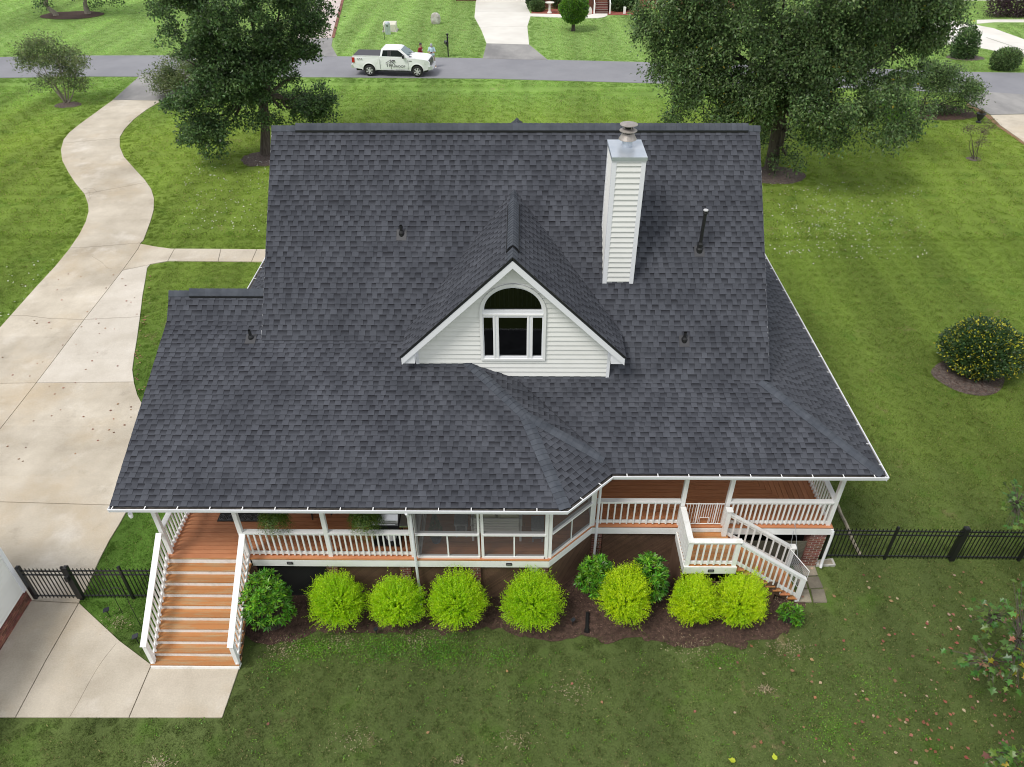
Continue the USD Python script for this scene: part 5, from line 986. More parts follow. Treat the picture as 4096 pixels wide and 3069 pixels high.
for (u, v), (u2, v2), k in (((265, 1326), (236, 1281), .35), ((308, 1360), (256, 1277), .4)):
    g = G(u, v); z = PY(u2, v2, g[1])[2]; q = [g - (0, 0, .05), g + (0, 0, z * .5), g + (0, 0, z), g + (-.1, 0, z + .12), g + (-.28, 0, z + .10), g + (-.36, 0, z - .08)]; part(t, 'rod', MB().tube(curve(q, 4), .009, 5), 'black_metal')
c = PY(*zz(3, 1480, 1040), 12.80); t = thing('meter_cover', 'round beige utility cover fixed to the lattice at the porch corner', 'utility box', c)
part(t, 'cover', MB().lathe((0, 0, 0), [(.0, .07), (.09, .07), (.125, .05), (.13, 0)], 20).out() and ((lambda v, f: (np.c_[v[:, 0] * .95 + c[0], c[1] + .06 - v[:, 2], v[:, 1] * 1.25 + c[2]], f))(*MB().lathe((0, 0, 0), [(.0, .07), (.09, .07), (.125, .05), (.13, 0)], 20).out())), 'beige_plastic')
part(t, 'cover_slot', MB().box(c[0] - .05, c[0] + .05, c[1] - .018, c[1] - .008, c[2] + .02, c[2] + .05), 'grey_plastic')

# ------------------------------------------------------------------ on the porch
D_ = 1.70
a, b_ = PZ(469, 1127, D_), PZ(600, 1127, D_); t = thing('door_mat', 'black mat with scroll pattern on the porch boards', 'mat', (*((a + b_) / 2)[:2], D_)); part(t, 'mat', MB().box(a[0], b_[0], a[1], a[1] + .95, D_, D_ + .018), 'lattice_black')
m = MB()
for i in range(9):
    for j in range(3):
        cx, cy = a[0] + .12 + i * (b_[0] - a[0] - .2) / 8, a[1] + .14 + j * .3; th = np.linspace(0, 4.5 * pi, 26); s = 1 if (i + j) % 2 else -1; rr = .10 * th / th[-1] + .01; m.tube(np.c_[cx + s * rr * np.cos(th), cy + rr * np.sin(th), np.full(26, D_ + .021)], .008, 4)
m.beam((a[0] + .03, a[1] + .04, D_ + .021), (b_[0] - .03, a[1] + .04, D_ + .021), .012, .008); part(t, 'scrollwork', m, 'grey_plastic')
def fern(lab, u, v, rad, seed):
    r = np.random.default_rng(seed); c = PY(u, v, 13.05); t = thing('hanging_fern', lab, 'fern', c, group='ferns hanging from the porch beam'); part(t, 'pot', MB().lathe(c, [(.0, -.16), (.11, -.16), (.15, .02), (.13, .02)], 14), 'terracotta'); b = MB()
    for k in range(3): b.tube([c + (.13 * cos(k * 2.1), .13 * sin(k * 2.1), 0), (c[0], c[1], 3.75)], .004, 4)
    part(t, 'hanger', b, 'black_metal'); Pp, Dd, Sz = [], [], []
    for k in range(230):
        an, L, h = r.uniform(0, 2 * pi), rad * r.uniform(.7, 1.25), r.uniform(.05, .30)
        for f in np.linspace(.1, 1, 24):
            q = c + (cos(an) * L * f ** .8, sin(an) * L * f ** .8, h * f * 2 - (h * 2 + .55 * r.uniform(.8, 1.2)) * f ** 2.1)
            for s in (-1, 1): Pp.append(q); Dd.append((-sin(an) * s + cos(an) * .5, cos(an) * s + sin(an) * .5, -.35)); Sz.append(.095 * (1.15 - f))
    part(t, 'fronds', leafmesh(np.array(Pp), np.array(Dd), np.array(Sz), .38, .2, r), 'leaf_fern', kind='stuff')
fern('hanging fern nearest the back stairs', 588, 1108, .42, 101); fern('hanging fern in front of the grill', 785, 1106, .44, 102)
# gas grill
g0, g1 = PZ(807, 1185, D_), PZ(867, 1185, D_); GX = g0[0]; GW = g1[0] - g0[0]; GY = g0[1]; t = thing('gas_grill', 'gas grill with stainless lid behind the porch railing', 'grill', (GX + GW / 2, GY + .3, D_))
for x in (GX, GX + GW - .04):
    for y in (GY, GY + .48): part(t, 'leg', MB().box(x, x + .04, y, y + .04, D_ + .07, D_ + .82), 'black_metal'); part(t, 'castor', MB().tube([(x + .0, y + .02, D_ + .04), (x + .04, y + .02, D_ + .04)], .038, 10), 'grey_plastic')
part(t, 'bottom_shelf', MB().box(GX, GX + GW, GY, GY + .52, D_ + .10, D_ + .14), 'black_metal'); part(t, 'firebox', MB().box(GX - .02, GX + GW + .02, GY - .04, GY + .54, D_ + .62, D_ + .90), 'black_metal')
part(t, 'control_panel', MB().box(GX - .02, GX + GW + .02, GY - .09, GY - .04, D_ + .74, D_ + .88), 'black_metal')
for k in range(4): part(t, 'knob', MB().tube([(GX + .1 + k * (GW - .2) / 3, GY - .12, D_ + .81), (GX + .1 + k * (GW - .2) / 3, GY - .09, D_ + .81)], .022, 8), 'stainless')
pf = [(GY, .90), (GY + .03, 1.06), (GY + .14, 1.18), (GY + .36, 1.20), (GY + .52, 1.06), (GY + .52, .90)]; part(t, 'lid', hull([(x, y, D_ + z) for x in (GX, GX + GW) for y, z in pf]), 'stainless'); part(t, 'lid_handle', MB().tube([(GX + .06, GY - .05, D_ + 1.0), (GX + GW - .06, GY - .05, D_ + 1.0)], .013, 8), 'chrome')
for x0, x1 in ((GX - .40, GX - .03), (GX + GW + .03, GX + GW + .40)): part(t, 'side_shelf', MB().box(x0, x1, GY - .02, GY + .5, D_ + .86, D_ + .90), 'stainless')
part(t, 'gas_bottle', MB().lathe((GX + GW * .62, GY + .26, D_ + .14), [(.0, 0), (.13, .0), (.15, .05), (.15, .26), (.10, .35), (.04, .38), (.04, .42), (0, .42)], 14), 'white_cloth')
# rocking chair, mostly under the eave
q = PZ(657, 1121, D_); t = thing('rocking_chair', 'dark rocking chair back on the porch between the ferns', 'chair', (q[0] + .35, q[1] + .45, D_), .35)
for x in (-.26, .26):
    part(t, 'rocker', MB().tube(curve([(x, -.5, .10), (x, -.25, .03), (x, .1, .02), (x, .5, .09)], 4), .022, 6), 'dark_wood', True)
    for y in (-.25, .22): part(t, 'leg', MB().box(x - .02, x + .02, y - .02, y + .02, .03, .62 if y < 0 else .45), 'dark_wood', True)
    part(t, 'armrest', MB().box(x - .045, x + .045, -.34, .28, .62, .65), 'dark_wood', True); part(t, 'back_post', MB().beam((x, .22, .4), (x, .42, 1.12), .04, .04), 'dark_wood', True)
part(t, 'seat', MB().box(-.28, .28, -.28, .26, .40, .44), 'dark_wood', True)
for k in range(6): part(t, 'back_slat', MB().beam((-.2 + k * .08, .24, .46), (-.2 + k * .08, .41, 1.06), .05, .015), 'dark_wood', True)
part(t, 'back_rail', MB().box(-.28, .28, .38, .44, 1.04, 1.14), 'dark_wood', True)
# loveseat, tables and plant inside the screen
s0, s1 = PZ(1022, 1169, D_), PZ(1124, 1169, D_); X0, X1, Y0 = s0[0], s1[0], s0[1]; t = thing('loveseat', 'white slatted loveseat with yellow cushions inside the screened porch', 'sofa', ((X0 + X1) / 2, Y0 + .35, D_))
for x in (X0, X1): part(t, 'leg', MB().box(x - .03, x + .03, Y0, Y0 + .06, D_, D_ + .88), 'white_paint'); part(t, 'leg', MB().box(x - .03, x + .03, Y0 + .66, Y0 + .72, D_, D_ + .62), 'white_paint'); part(t, 'armrest', MB().box(x - .05, x + .05, Y0, Y0 + .74, D_ + .60, D_ + .63), 'white_paint')
for k in range(5): part(t, 'back_slat', MB().box(X0, X1, Y0 + .0, Y0 + .03, D_ + .40 + k * .10, D_ + .48 + k * .10), 'white_paint')
part(t, 'seat_frame', MB().box(X0, X1, Y0 + .03, Y0 + .70, D_ + .30, D_ + .36), 'white_paint')
def pillow(x, y, z, sx, sy, sz, tilt=0):
    v, f = MB().lathe((0, 0, 0), [(0, -1), (.55, -.92), (.88, -.5), (1, 0), (.88, .5), (.55, .92), (0, 1)], 16).out(); p = np.abs(v[:, :2]) ** .55 * np.sign(v[:, :2]); v = np.c_[p[:, 0] * sx, v[:, 2] * sy, p[:, 1] * sz]; c, s = cos(tilt), sin(tilt); return np.c_[v[:, 0] + x, v[:, 1] * c - v[:, 2] * s + y, v[:, 1] * s + v[:, 2] * c + z], f
for k in (0, 1):
    xm = X0 + (X1 - X0) * (.26 + .48 * k); part(t, 'seat_cushion', MB().box(xm - (X1 - X0) * .23, xm + (X1 - X0) * .23, Y0 + .1, Y0 + .72, D_ + .36, D_ + .47), 'cushion'); part(t, 'back_cushion', pillow(xm, Y0 + .16, D_ + .74, (X1 - X0) * .23, .09, .24, -.2), 'cushion', smooth=True)
o = thing('throw_pillow', 'patterned throw pillow on the loveseat', 'pillow', (X0 + (X1 - X0) * .72, Y0 + .35, D_ + .6)); part(o, 'pillow', pillow(X0 + (X1 - X0) * .72, Y0 + .34, D_ + .70, .26, .08, .20, -.5), 'cushion_dark', smooth=True)
for (u, v), lab in (((905 * 1.0, 0), ''),): pass
for k, (u0, u1, v, lab) in enumerate([(618, 742, 690, 'small wooden side table left of the loveseat'), (1460, 1578, 742, 'small wooden side table right of the loveseat')]):
    a, c = PZ(*zz(3, u0, v), D_), PZ(*zz(3, u1, v), D_); t = thing('side_table', lab, 'table', (*((a + c) / 2)[:2], D_), group='side tables inside the screened porch'); part(t, 'table_top', MB().box(a[0] - .03, c[0] + .03, a[1] - .03, a[1] + .45, D_ + .50, D_ + .54), 'grey_cloth')
    for x in (a[0], c[0] - .04):
        for y in (a[1], a[1] + .38): part(t, 'leg', MB().box(x, x + .04, y, y + .04, D_, D_ + .5), 'grey_cloth')
    part(t, 'low_shelf', MB().box(a[0], c[0], a[1], a[1] + .42, D_ + .14, D_ + .17), 'grey_cloth')
q = PZ(943, 1168, D_); t = thing('potted_conifer', 'small potted conifer behind the porch screen', 'plant', q); part(t, 'pot', MB().lathe(q, [(0, 0), (.12, 0), (.17, .26), (.15, .27)], 14), 'jeans'); rr = np.random.default_rng(120); zc = rr.random(1200) ** 1.3; an = rr.uniform(0, 6.3, 1200); rad_ = .2 * (1 - zc) * rr.uniform(.5, 1, 1200)
part(t, 'foliage', leafmesh(np.c_[q[0] + rad_ * np.cos(an), q[1] + rad_ * np.sin(an), q[2] + .28 + zc * .75], np.c_[np.cos(an), np.sin(an), np.full(1200, .5)], .06, .3, .2, rr), 'leaf_deep', kind='stuff')
# pet gate between the porch posts and a wire gate at the foot of the side stairs
t = thing('pet_gate', 'white metal pet gate between two porch posts above the landing', 'gate', (5.0, 14.06, D_)); gx0, gx1 = 4.50, 5.56
b = MB()
for z in (D_ + .04, D_ + .82): b.tube([(gx0, 14.06, z), (gx1, 14.06, z)], .014, 8)
part(t, 'frame', b, 'white_paint')
for x in (4.86, 5.36): part(t, 'gate_post', MB().tube([(x, 14.06, D_ + .04), (x, 14.06, D_ + .84)], .020, 8), 'white_paint')
for k, x in enumerate(np.r_[np.linspace(4.56, 4.80, 4), np.linspace(4.92, 5.30, 7), 5.42, 5.48]): part(t, 'bar', MB().tube([(x, 14.06, D_ + (.30 if 4.98 < x < 5.2 else .04)), (x, 14.06, D_ + .82)], .0085, 6), 'white_paint')
part(t, 'pet_door', MB().tube([(4.96, 14.05, D_ + .06), (4.96, 14.05, D_ + .30), (5.20, 14.05, D_ + .30), (5.20, 14.05, D_ + .06)], .010, 6), 'white_paint')
t = thing('wire_gate', 'wire mesh gate hung on chains at the foot of the side stairs', 'gate', (7.7, 13.3, .1)); A, B_ = np.array([7.56, 13.80, 0]), np.array([7.86, 13.02, 0]); b = MB()
for k in range(15): c = A + (B_ - A) * k / 14; b.tube([c + (0, 0, .14), c + (0, 0, 1.0)], .004, 4)
for k in range(14): b.tube([A + (0, 0, .14 + k * .066), B_ + (0, 0, .14 + k * .066)], .004, 4)
part(t, 'wire_mesh', b, 'galvanised'); b = MB()
for p, q in ((A, B_),): b.tube([p + (0, 0, .12), q + (0, 0, .12), q + (0, 0, 1.02), p + (0, 0, 1.02), p + (0, 0, .12)], .012, 6)
part(t, 'frame', b, 'white_paint'); h = PY(*zz(4, 1945, 535), 14.03)
for q in (A, A * .6 + B_ * .4): part(t, 'chain', MB().tube([h, q + (0, 0, 1.02)], .006, 5), 'galvanised')

# ------------------------------------------------------------------ fallen leaves: one thing each
def fallen(u, v, s, m_, lab, grp, r, zo=None):
    p = G(u, v); zo = .055 if zo is None else zo; a = r.uniform(0, 2 * pi); c, e = cos(a), sin(a); sh = [(0, -.5), (.30, -.34), (.36, .02), (.17, .2), (0, .52), (-.2, .18), (-.38, .0), (-.28, -.33)]; cu = r.uniform(.1, .5)
    vv = np.array([(p[0] + (x * c - y * e) * s, p[1] + (x * e + y * c) * s, p[2] + zo + s * cu * (x * x + .4 * y * y) * 2) for x, y in sh] + [(p[0], p[1], p[2] + zo)]); f = np.array([(8, i, (i + 1) % 8) for i in range(8)])
    solo('fallen_leaf', (vv, f), m_, lab, 'leaf', grp)
r = np.random.default_rng(130); n = 0
while n < 190:
    u, v = r.uniform(1500, 2205), r.uniform(1230, 1652)
    if r.random() > ((u - 1450) / 760) ** 1.6 * (.25 + .75 * (v - 1200) / 450): continue
    fallen(u, v, r.uniform(.06, .12), (k := r.choice(['leaf_brown', 'leaf_red', 'leaf_tan'], p=[.6, .2, .2])), {'leaf_brown': 'brown', 'leaf_red': 'reddish', 'leaf_tan': 'pale tan'}[k] + ' fallen leaf on the back lawn at the lower right', {'leaf_brown': 'brown', 'leaf_red': 'reddish', 'leaf_tan': 'pale tan'}[k] + ' fallen leaves on the lower right lawn', r); n += 1
for u, v in ((1095, 1452), (925, 1585), (580, 1566), (1235, 1480), (1500, 1540), (1300, 1520)): fallen(u, v, .09, 'leaf_brown', 'brown fallen leaf on the open middle of the back lawn', 'fallen leaves on the middle of the back lawn', r)
fallen(1580, 1645, .17, 'leaf_fresh_yellow', 'left of the two bright yellow leaves at the bottom of the lawn', None, r); fallen(1672, 1637, .17, 'leaf_fresh_yellow', 'right of the two bright yellow leaves at the bottom of the lawn', None, r)
n = 0; dpr = prep(drive)
while n < 64:
    u, v = r.uniform(0, 300), r.uniform(590, 1010)
    if not dpr.contains(Point(*G(u, v)[:2])) or r.random() > .35 + .65 * (u / 300): continue
    fallen(u, v, r.uniform(.06, .11), r.choice(['leaf_brown', 'leaf_red'], p=[.8, .2]), 'brown fallen leaf on the concrete drive', 'fallen leaves on the drive', r, .045); n += 1
n = 0
while n < 40:
    v = r.uniform(590, 860); e = np.interp(v, [600, 690, 770, 830, 860], [316, 303, 290, 291, 298]); fallen(e + r.exponential(9) + 2, v, r.uniform(.06, .11), r.choice(['leaf_brown', 'leaf_red'], p=[.8, .2]), 'brown fallen leaf on the grass strip along the drive', 'fallen leaves on the grass strip', r); n += 1
Pp = [G(r.uniform(1660, 2000), r.uniform(395, 560)) for _ in range(420)] + [G(r.normal(1790, 60), r.normal(490, 30)) for _ in range(150)] + [G(r.uniform(400, 575), r.uniform(340, 500)) for _ in range(220)] + [G(r.uniform(0, 150), r.uniform(560, 690)) for _ in range(60)]
Pp = np.array([p for p in Pp if not dpr.contains(Point(p[0], p[1]))]) + (0, 0, .06); dd = r.normal(size=Pp.shape) * (1, 1, .25); solo('leaf_litter', leafmesh(Pp, dd, r.uniform(.05, .11, len(Pp)), .7, .2, r, 2), 'leaf_pale', kind='stuff')

# ================================================================== ACROSS THE ROAD
tr0, tr1 = G(800.4, 164.8), G(903.5, 167.2); hd = atan2(tr1[1] - tr0[1], tr1[0] - tr0[0]); tc = (tr0 + tr1) / 2; tl = np.array([-sin(hd), cos(hd), 0]); tc = tc + tl * .84; tc[2] = 1.43
T = thing('pickup_truck', 'white pickup truck with roofing lettering parked on the road', 'truck', tc, hd); W2 = .985
def side(pg, y0, y1): return MB().poly(pg, lambda x, z: np.c_[x, np.full(len(x), y0), z], (0, y1 - y0, 0))
def tp(nm, m, mt_, sm=False, par=None): return part(par or T, nm, m, mt_, True, sm)
def circ(x, z, r, n=28): return Point(x, z).buffer(r, quad_segs=n // 4)
AR = [circ(-1.84, .44, .50), circ(1.84, .44, .50)]
prof = Polygon([(-3.05, .60), (-3.10, .95), (-3.06, 1.40), (-2.98, 1.44), (-.98, 1.44), (-.95, 1.42), (1.05, 1.38), (1.35, 1.34), (2.35, 1.27), (2.62, 1.20), (2.78, 1.02), (2.82, .62), (2.6, .52), (2.3, .46), (-1.3, .46), (-2.4, .50)]).difference(unary_union(AR))
def shell():
    """body with tumblehome: the upper edge leans in"""
    b = MB(); v2, f = trimesh.creation.triangulate_polygon(prof.segmentize(.12), engine='earcut'); n = len(v2)
    lean = lambda z, x: W2 - .10 * np.clip((z - 1.18) / .26, 0, 1) ** 1.6 - .05 * np.clip((.75 - z) / .3, 0, 1) - .16 * np.clip((x - 2.2) / .6, 0, 1) ** 2 - .04 * np.clip((-2.7 - x) / .4, 0, 1)
    y = lean(v2[:, 1], v2[:, 0]); A, B = np.c_[v2[:, 0], -y, v2[:, 1]], np.c_[v2[:, 0], y, v2[:, 1]]; e = np.vstack([f[:, [0, 1]], f[:, [1, 2]], f[:, [2, 0]]]); key = {tuple(q) for q in e}; rim = np.array([q for q in e if (q[1], q[0]) not in key])
    return np.vstack([A, B]), np.vstack([f, f[:, ::-1] + n, np.c_[rim[:, 1], rim[:, 0], rim[:, 0] + n], np.c_[rim[:, 1], rim[:, 0] + n, rim[:, 1] + n]])
tp('body', shell(), 'car_white', 35)
tp('hood', hull([(1.20, -.78, 1.38), (1.20, .78, 1.38), (1.25, -.5, 1.43), (1.25, .5, 1.43), (2.45, -.74, 1.25), (2.45, .74, 1.25), (2.42, -.5, 1.31), (2.42, .5, 1.31), (2.68, -.6, 1.17), (2.68, .6, 1.17)]), 'car_white', 35)
cabp = [(-.96, y, 1.40) for y in (-.92, .92)] + [(1.28, y, 1.38) for y in (-.86, .86)] + [(-.84, y, 1.90) for y in (-.70, .70)] + [(-.74, y, 1.95) for y in (-.62, .62)] + [(-.1, y, 1.975) for y in (-.60, .60)] + [(.45, y, 1.955) for y in (-.60, .60)] + [(.58, y, 1.90) for y in (-.68, .68)]
tp('cab', hull(cabp), 'car_white', 30)
sy = lambda z: -(.92 - .22 * (z - 1.40) / .50) - .004
def sidepanel(pts, off=.0, th=.012, sgn=1): return MB().poly(Polygon(pts), lambda x, z: np.c_[x, sgn * (sy(z) - off), z], (0, sgn * th, 0))
for s in (1, -1):
    tp('rear_side_window', sidepanel([(-.80, 1.45), (-.72, 1.83), (-.36, 1.84), (-.36, 1.45)], .004, sgn=s), 'car_glass'); tp('window_pillar', sidepanel([(-.35, 1.45), (-.35, 1.84), (-.12, 1.845), (-.12, 1.45)], .005, sgn=s), 'car_black')
    tp('front_side_window', sidepanel([(-.11, 1.45), (-.11, 1.845), (.40, 1.845), (.62, 1.72), (.90, 1.52), (.86, 1.45), (.55, 1.44), (.35, 1.45)], .004, sgn=s), 'car_glass')
    tp('mirror', hull([(.80 + dx, s * (-.95 - dy), 1.36 + dz) for dx in (0, .14) for dy in (0, .22) for dz in (0, .22)]), 'car_black')
nrm_ = np.array([.52, 0, .70]); nrm_ /= np.linalg.norm(nrm_)
ws = np.array([(1.20, -.74, 1.43), (1.20, .74, 1.43), (.64, .60, 1.86), (.64, -.60, 1.86)]) + nrm_ * .03
tp('windscreen', MB().hexa(list(ws - nrm_ * .03) + list(ws)), 'windscreen'); tp('cowl', MB().hexa([(1.16, -.76, 1.405), (1.42, -.72, 1.385), (1.42, .72, 1.385), (1.16, .76, 1.405), (1.16, -.76, 1.425), (1.42, -.72, 1.40), (1.42, .72, 1.40), (1.16, .76, 1.425)]), 'car_black')
for y0, y1 in ((-.1, -.6), (.5, -.05)): tp('wiper', MB().tube([(1.36, y0, 1.43), (1.10, y1, 1.56)], .012, 5), 'car_black')
tp('tonneau_cover', MB().box(-3.02, -1.0, -.86, .86, 1.43, 1.475), 'tonneau'); tp('bed_rail_cap', MB().box(-3.04, -1.0, -.90, -.86, 1.43, 1.46), 'car_white')
for x in (-1.84, 1.84):
    for s in (-1, 1):
        W = sub(T, 'wheel'); LOC[W] = LOC[T]; v, f = MB().lathe((0, 0, 0), [(.20, -.12), (.34, -.13), (.385, -.10), (.41, -.05), (.41, .05), (.385, .10), (.34, .13), (.20, .12)], 28).out(); tp('tyre', (np.c_[v[:, 0] + x, v[:, 2] + s * .86, v[:, 1] + .41], f), 'rubber', 40, W)
        v, f = MB().lathe((0, 0, 0), [(.0, .05), (.22, .03), (.24, .10), (.26, .115), (.26, -.1)], 24).out(); tp('rim_barrel', (np.c_[v[:, 0] + x, s * (v[:, 2] + .86), v[:, 1] + .41], f[:, ::-1] if s < 0 else f), 'car_black', False, W)
        b = MB()
        for k in range(6): a = k * pi / 3 + .3; b.beam((x + .05 * cos(a), s * .965, .41 + .05 * sin(a)), (x + .245 * cos(a), s * .975, .41 + .245 * sin(a)), .075, .03, (0, 1, 0))
        v, f = MB().lathe((0, 0, 0), [(.0, .12), (.06, .115), (.07, .09)], 14).out(); b.add(np.c_[v[:, 0] + x, s * (v[:, 2] + .86), v[:, 1] + .41], f); v, f = MB().lathe((0, 0, 0), [(.235, .10), (.25, .128), (.27, .12), (.27, .09)], 28).out(); b.add(np.c_[v[:, 0] + x, s * (v[:, 2] + .86), v[:, 1] + .41], f); tp('rim', b, 'alloy', False, W)
        an = np.linspace(.02, pi - .02, 15); b = MB(); b.tube([(x + .51 * cos(a), s * (W2 - .015), .44 + .51 * sin(a)) for a in an], .03, 6); tp('wheel_arch', b, 'car_white')
tp('wheel_well', MB().box(-2.3, 2.3, -.70, .70, .44, 1.0), 'car_black'); tp('underbody', MB().box(-2.9, 2.6, -.75, .75, .36, .52), 'car_black')
tp('running_board', MB().box(-.75, 1.15, -1.02, -.90, .40, .47), 'car_black'); tp('exhaust', MB().tube([(-2.5, -.72, .50), (-2.42, -.86, .47), (-2.55, -.95, .45)], .04, 8), 'car_black')
tp('rear_bumper', MB().box(-3.24, -3.0, -.93, .93, .58, .82), 'chrome'); tp('front_bumper', hull([(2.70, -.98, .52), (2.70, .98, .52), (2.98, -.70, .52), (2.98, .70, .52), (2.70, -.98, .76), (2.70, .98, .76), (2.98, -.70, .76), (2.98, .70, .76)]), 'chrome')
tp('grille', hull([(2.70, -.62, .80), (2.70, .62, .80), (2.84, -.60, .80), (2.84, .60, .80), (2.66, -.62, 1.14), (2.66, .62, 1.14), (2.78, -.60, 1.14), (2.78, .60, 1.14)]), 'car_black')
for s in (-1, 1):
    tp('tail_light', MB().box(-3.115, -2.92, s * .955 - .03, s * .955 + .03, .98, 1.34), 'red_lens'); tp('headlight', hull([(2.42, s * .88, .86), (2.76, s * .66, .86), (2.40, s * .90, 1.12), (2.70, s * .66, 1.12), (2.45, s * .95, .9), (2.45, s * .955, 1.08), (2.80, s * .70, .9)]), 'alloy')
b = MB()
for x0 in (-.98, -.14, 1.18): b.box(x0 - .006, x0 + .006, -W2 - .004, -W2 + .02, .55, 1.24)
tp('door_gap', b, 'car_black'); tp('door_handle', MB().box(-.04, .20, -W2 - .03, -W2, 1.12, 1.20), 'car_black'); tp('fender_badge', MB().box(1.24, 1.48, -W2 - .006, -W2, 1.14, 1.18), 'decal')
zy = lambda y: (862 - y) * .1808 / 50.3 * .98; xx = lambda x: (x - 565) / 1055 * 3.68 - 1.84
def lettering(txt, x0, x1, y0, y1, nm='lettering', bold=True):
    m = meshkit.text_mesh(txt, 1.0, .004, bold); v = np.array(m.vertices); v[:, :2] -= v[:, :2].min(0); v[:, :2] /= v[:, :2].max(0); tp(nm, (np.c_[xx(x0) + v[:, 0] * (xx(x1) - xx(x0)), -W2 - .004 - v[:, 2], zy(y1) + v[:, 1] * (zy(y0) - zy(y1))], m.faces), 'decal')
lettering('TRU', 940, 1142, 596, 662, bold=False); lettering('ROOF', 1156, 1368, 622, 668, bold=False); lettering('4X4', 308, 435, 493, 522); lettering('www.truroof.com', 1150, 1345, 706, 720, bold=False)
b = MB()
for (x0, y0), (x1, y1), w in (((945, 582), (1040, 524), .03), ((1040, 524), (1128, 596), .035)): b.beam((xx(x0), -W2 - .005, zy(y0)), (xx(x1), -W2 - .005, zy(y1)), w, .006, (0, 1, 0))
for dx in (-1, 1):
    for dzz in (-1, 1): b.box(xx(1038 + dx * 6) - .016, xx(1038 + dx * 6) + .016, -W2 - .008, -W2 - .002, zy(568 + dzz * 6) - .016, zy(568 + dzz * 6) + .016)
tp('roof_logo', b, 'decal')

# ------------------------------------------------------------------ two people by the truck
def flesh(bones, joints, tot=.012, it=8):
    """one continuous figure: hulls of the spheres at both ends of every bone"""
    S = {k: m3.Manifold.sphere(rr, 20).translate(p) for k, (p, rr) in joints.items()}; m = m3.Manifold.batch_boolean([m3.Manifold.batch_hull([S[k] for k in bn]) for bn in bones], m3.OpType.Add)
    q = m.to_mesh(); t = trimesh.Trimesh(q.vert_properties[:, :3], q.tri_verts); v, f = trimesh.remesh.subdivide_to_size(t.vertices, t.faces, .035, max_iter=6); t = trimesh.Trimesh(v, f); trimesh.smoothing.filter_taubin(t, .5, .53, it); return np.array(t.vertices), np.array(t.faces)
def hand(J, n, wrist, dirn, palm):
    d = np.array(dirn, float) / np.linalg.norm(dirn); pn = np.array(palm, float); e = np.cross(d, pn); e /= np.linalg.norm(e); w = np.array(wrist, float); bones = []; J[n + 'p0'] = (w + d * .02, .026); J[n + 'p1'] = (w + d * .08 + e * .025, .016); J[n + 'p2'] = (w + d * .08 - e * .025, .016); bones.append((n + 'p0', n + 'p1', n + 'p2'))
    for i, L in enumerate((.060, .072, .068, .052)):
        o = w + d * .085 + e * (.030 - i * .02); J[f'{n}f{i}a'] = (o, .009); J[f'{n}f{i}b'] = (o + d * L * .55 + pn * .012, .0085); J[f'{n}f{i}c'] = (o + d * L * .75 + pn * .045, .0075); bones += [(f'{n}f{i}a', f'{n}f{i}b'), (f'{n}f{i}b', f'{n}f{i}c')]
    o = w + d * .03 + e * .028; J[n + 'ta'] = (o, .012); J[n + 'tb'] = (o + d * .035 + e * .028 + pn * .01, .010); J[n + 'tc'] = (o + d * .065 + e * .025 + pn * .03, .0085); return bones + [(n + 'ta', n + 'tb'), (n + 'tb', n + 'tc')]
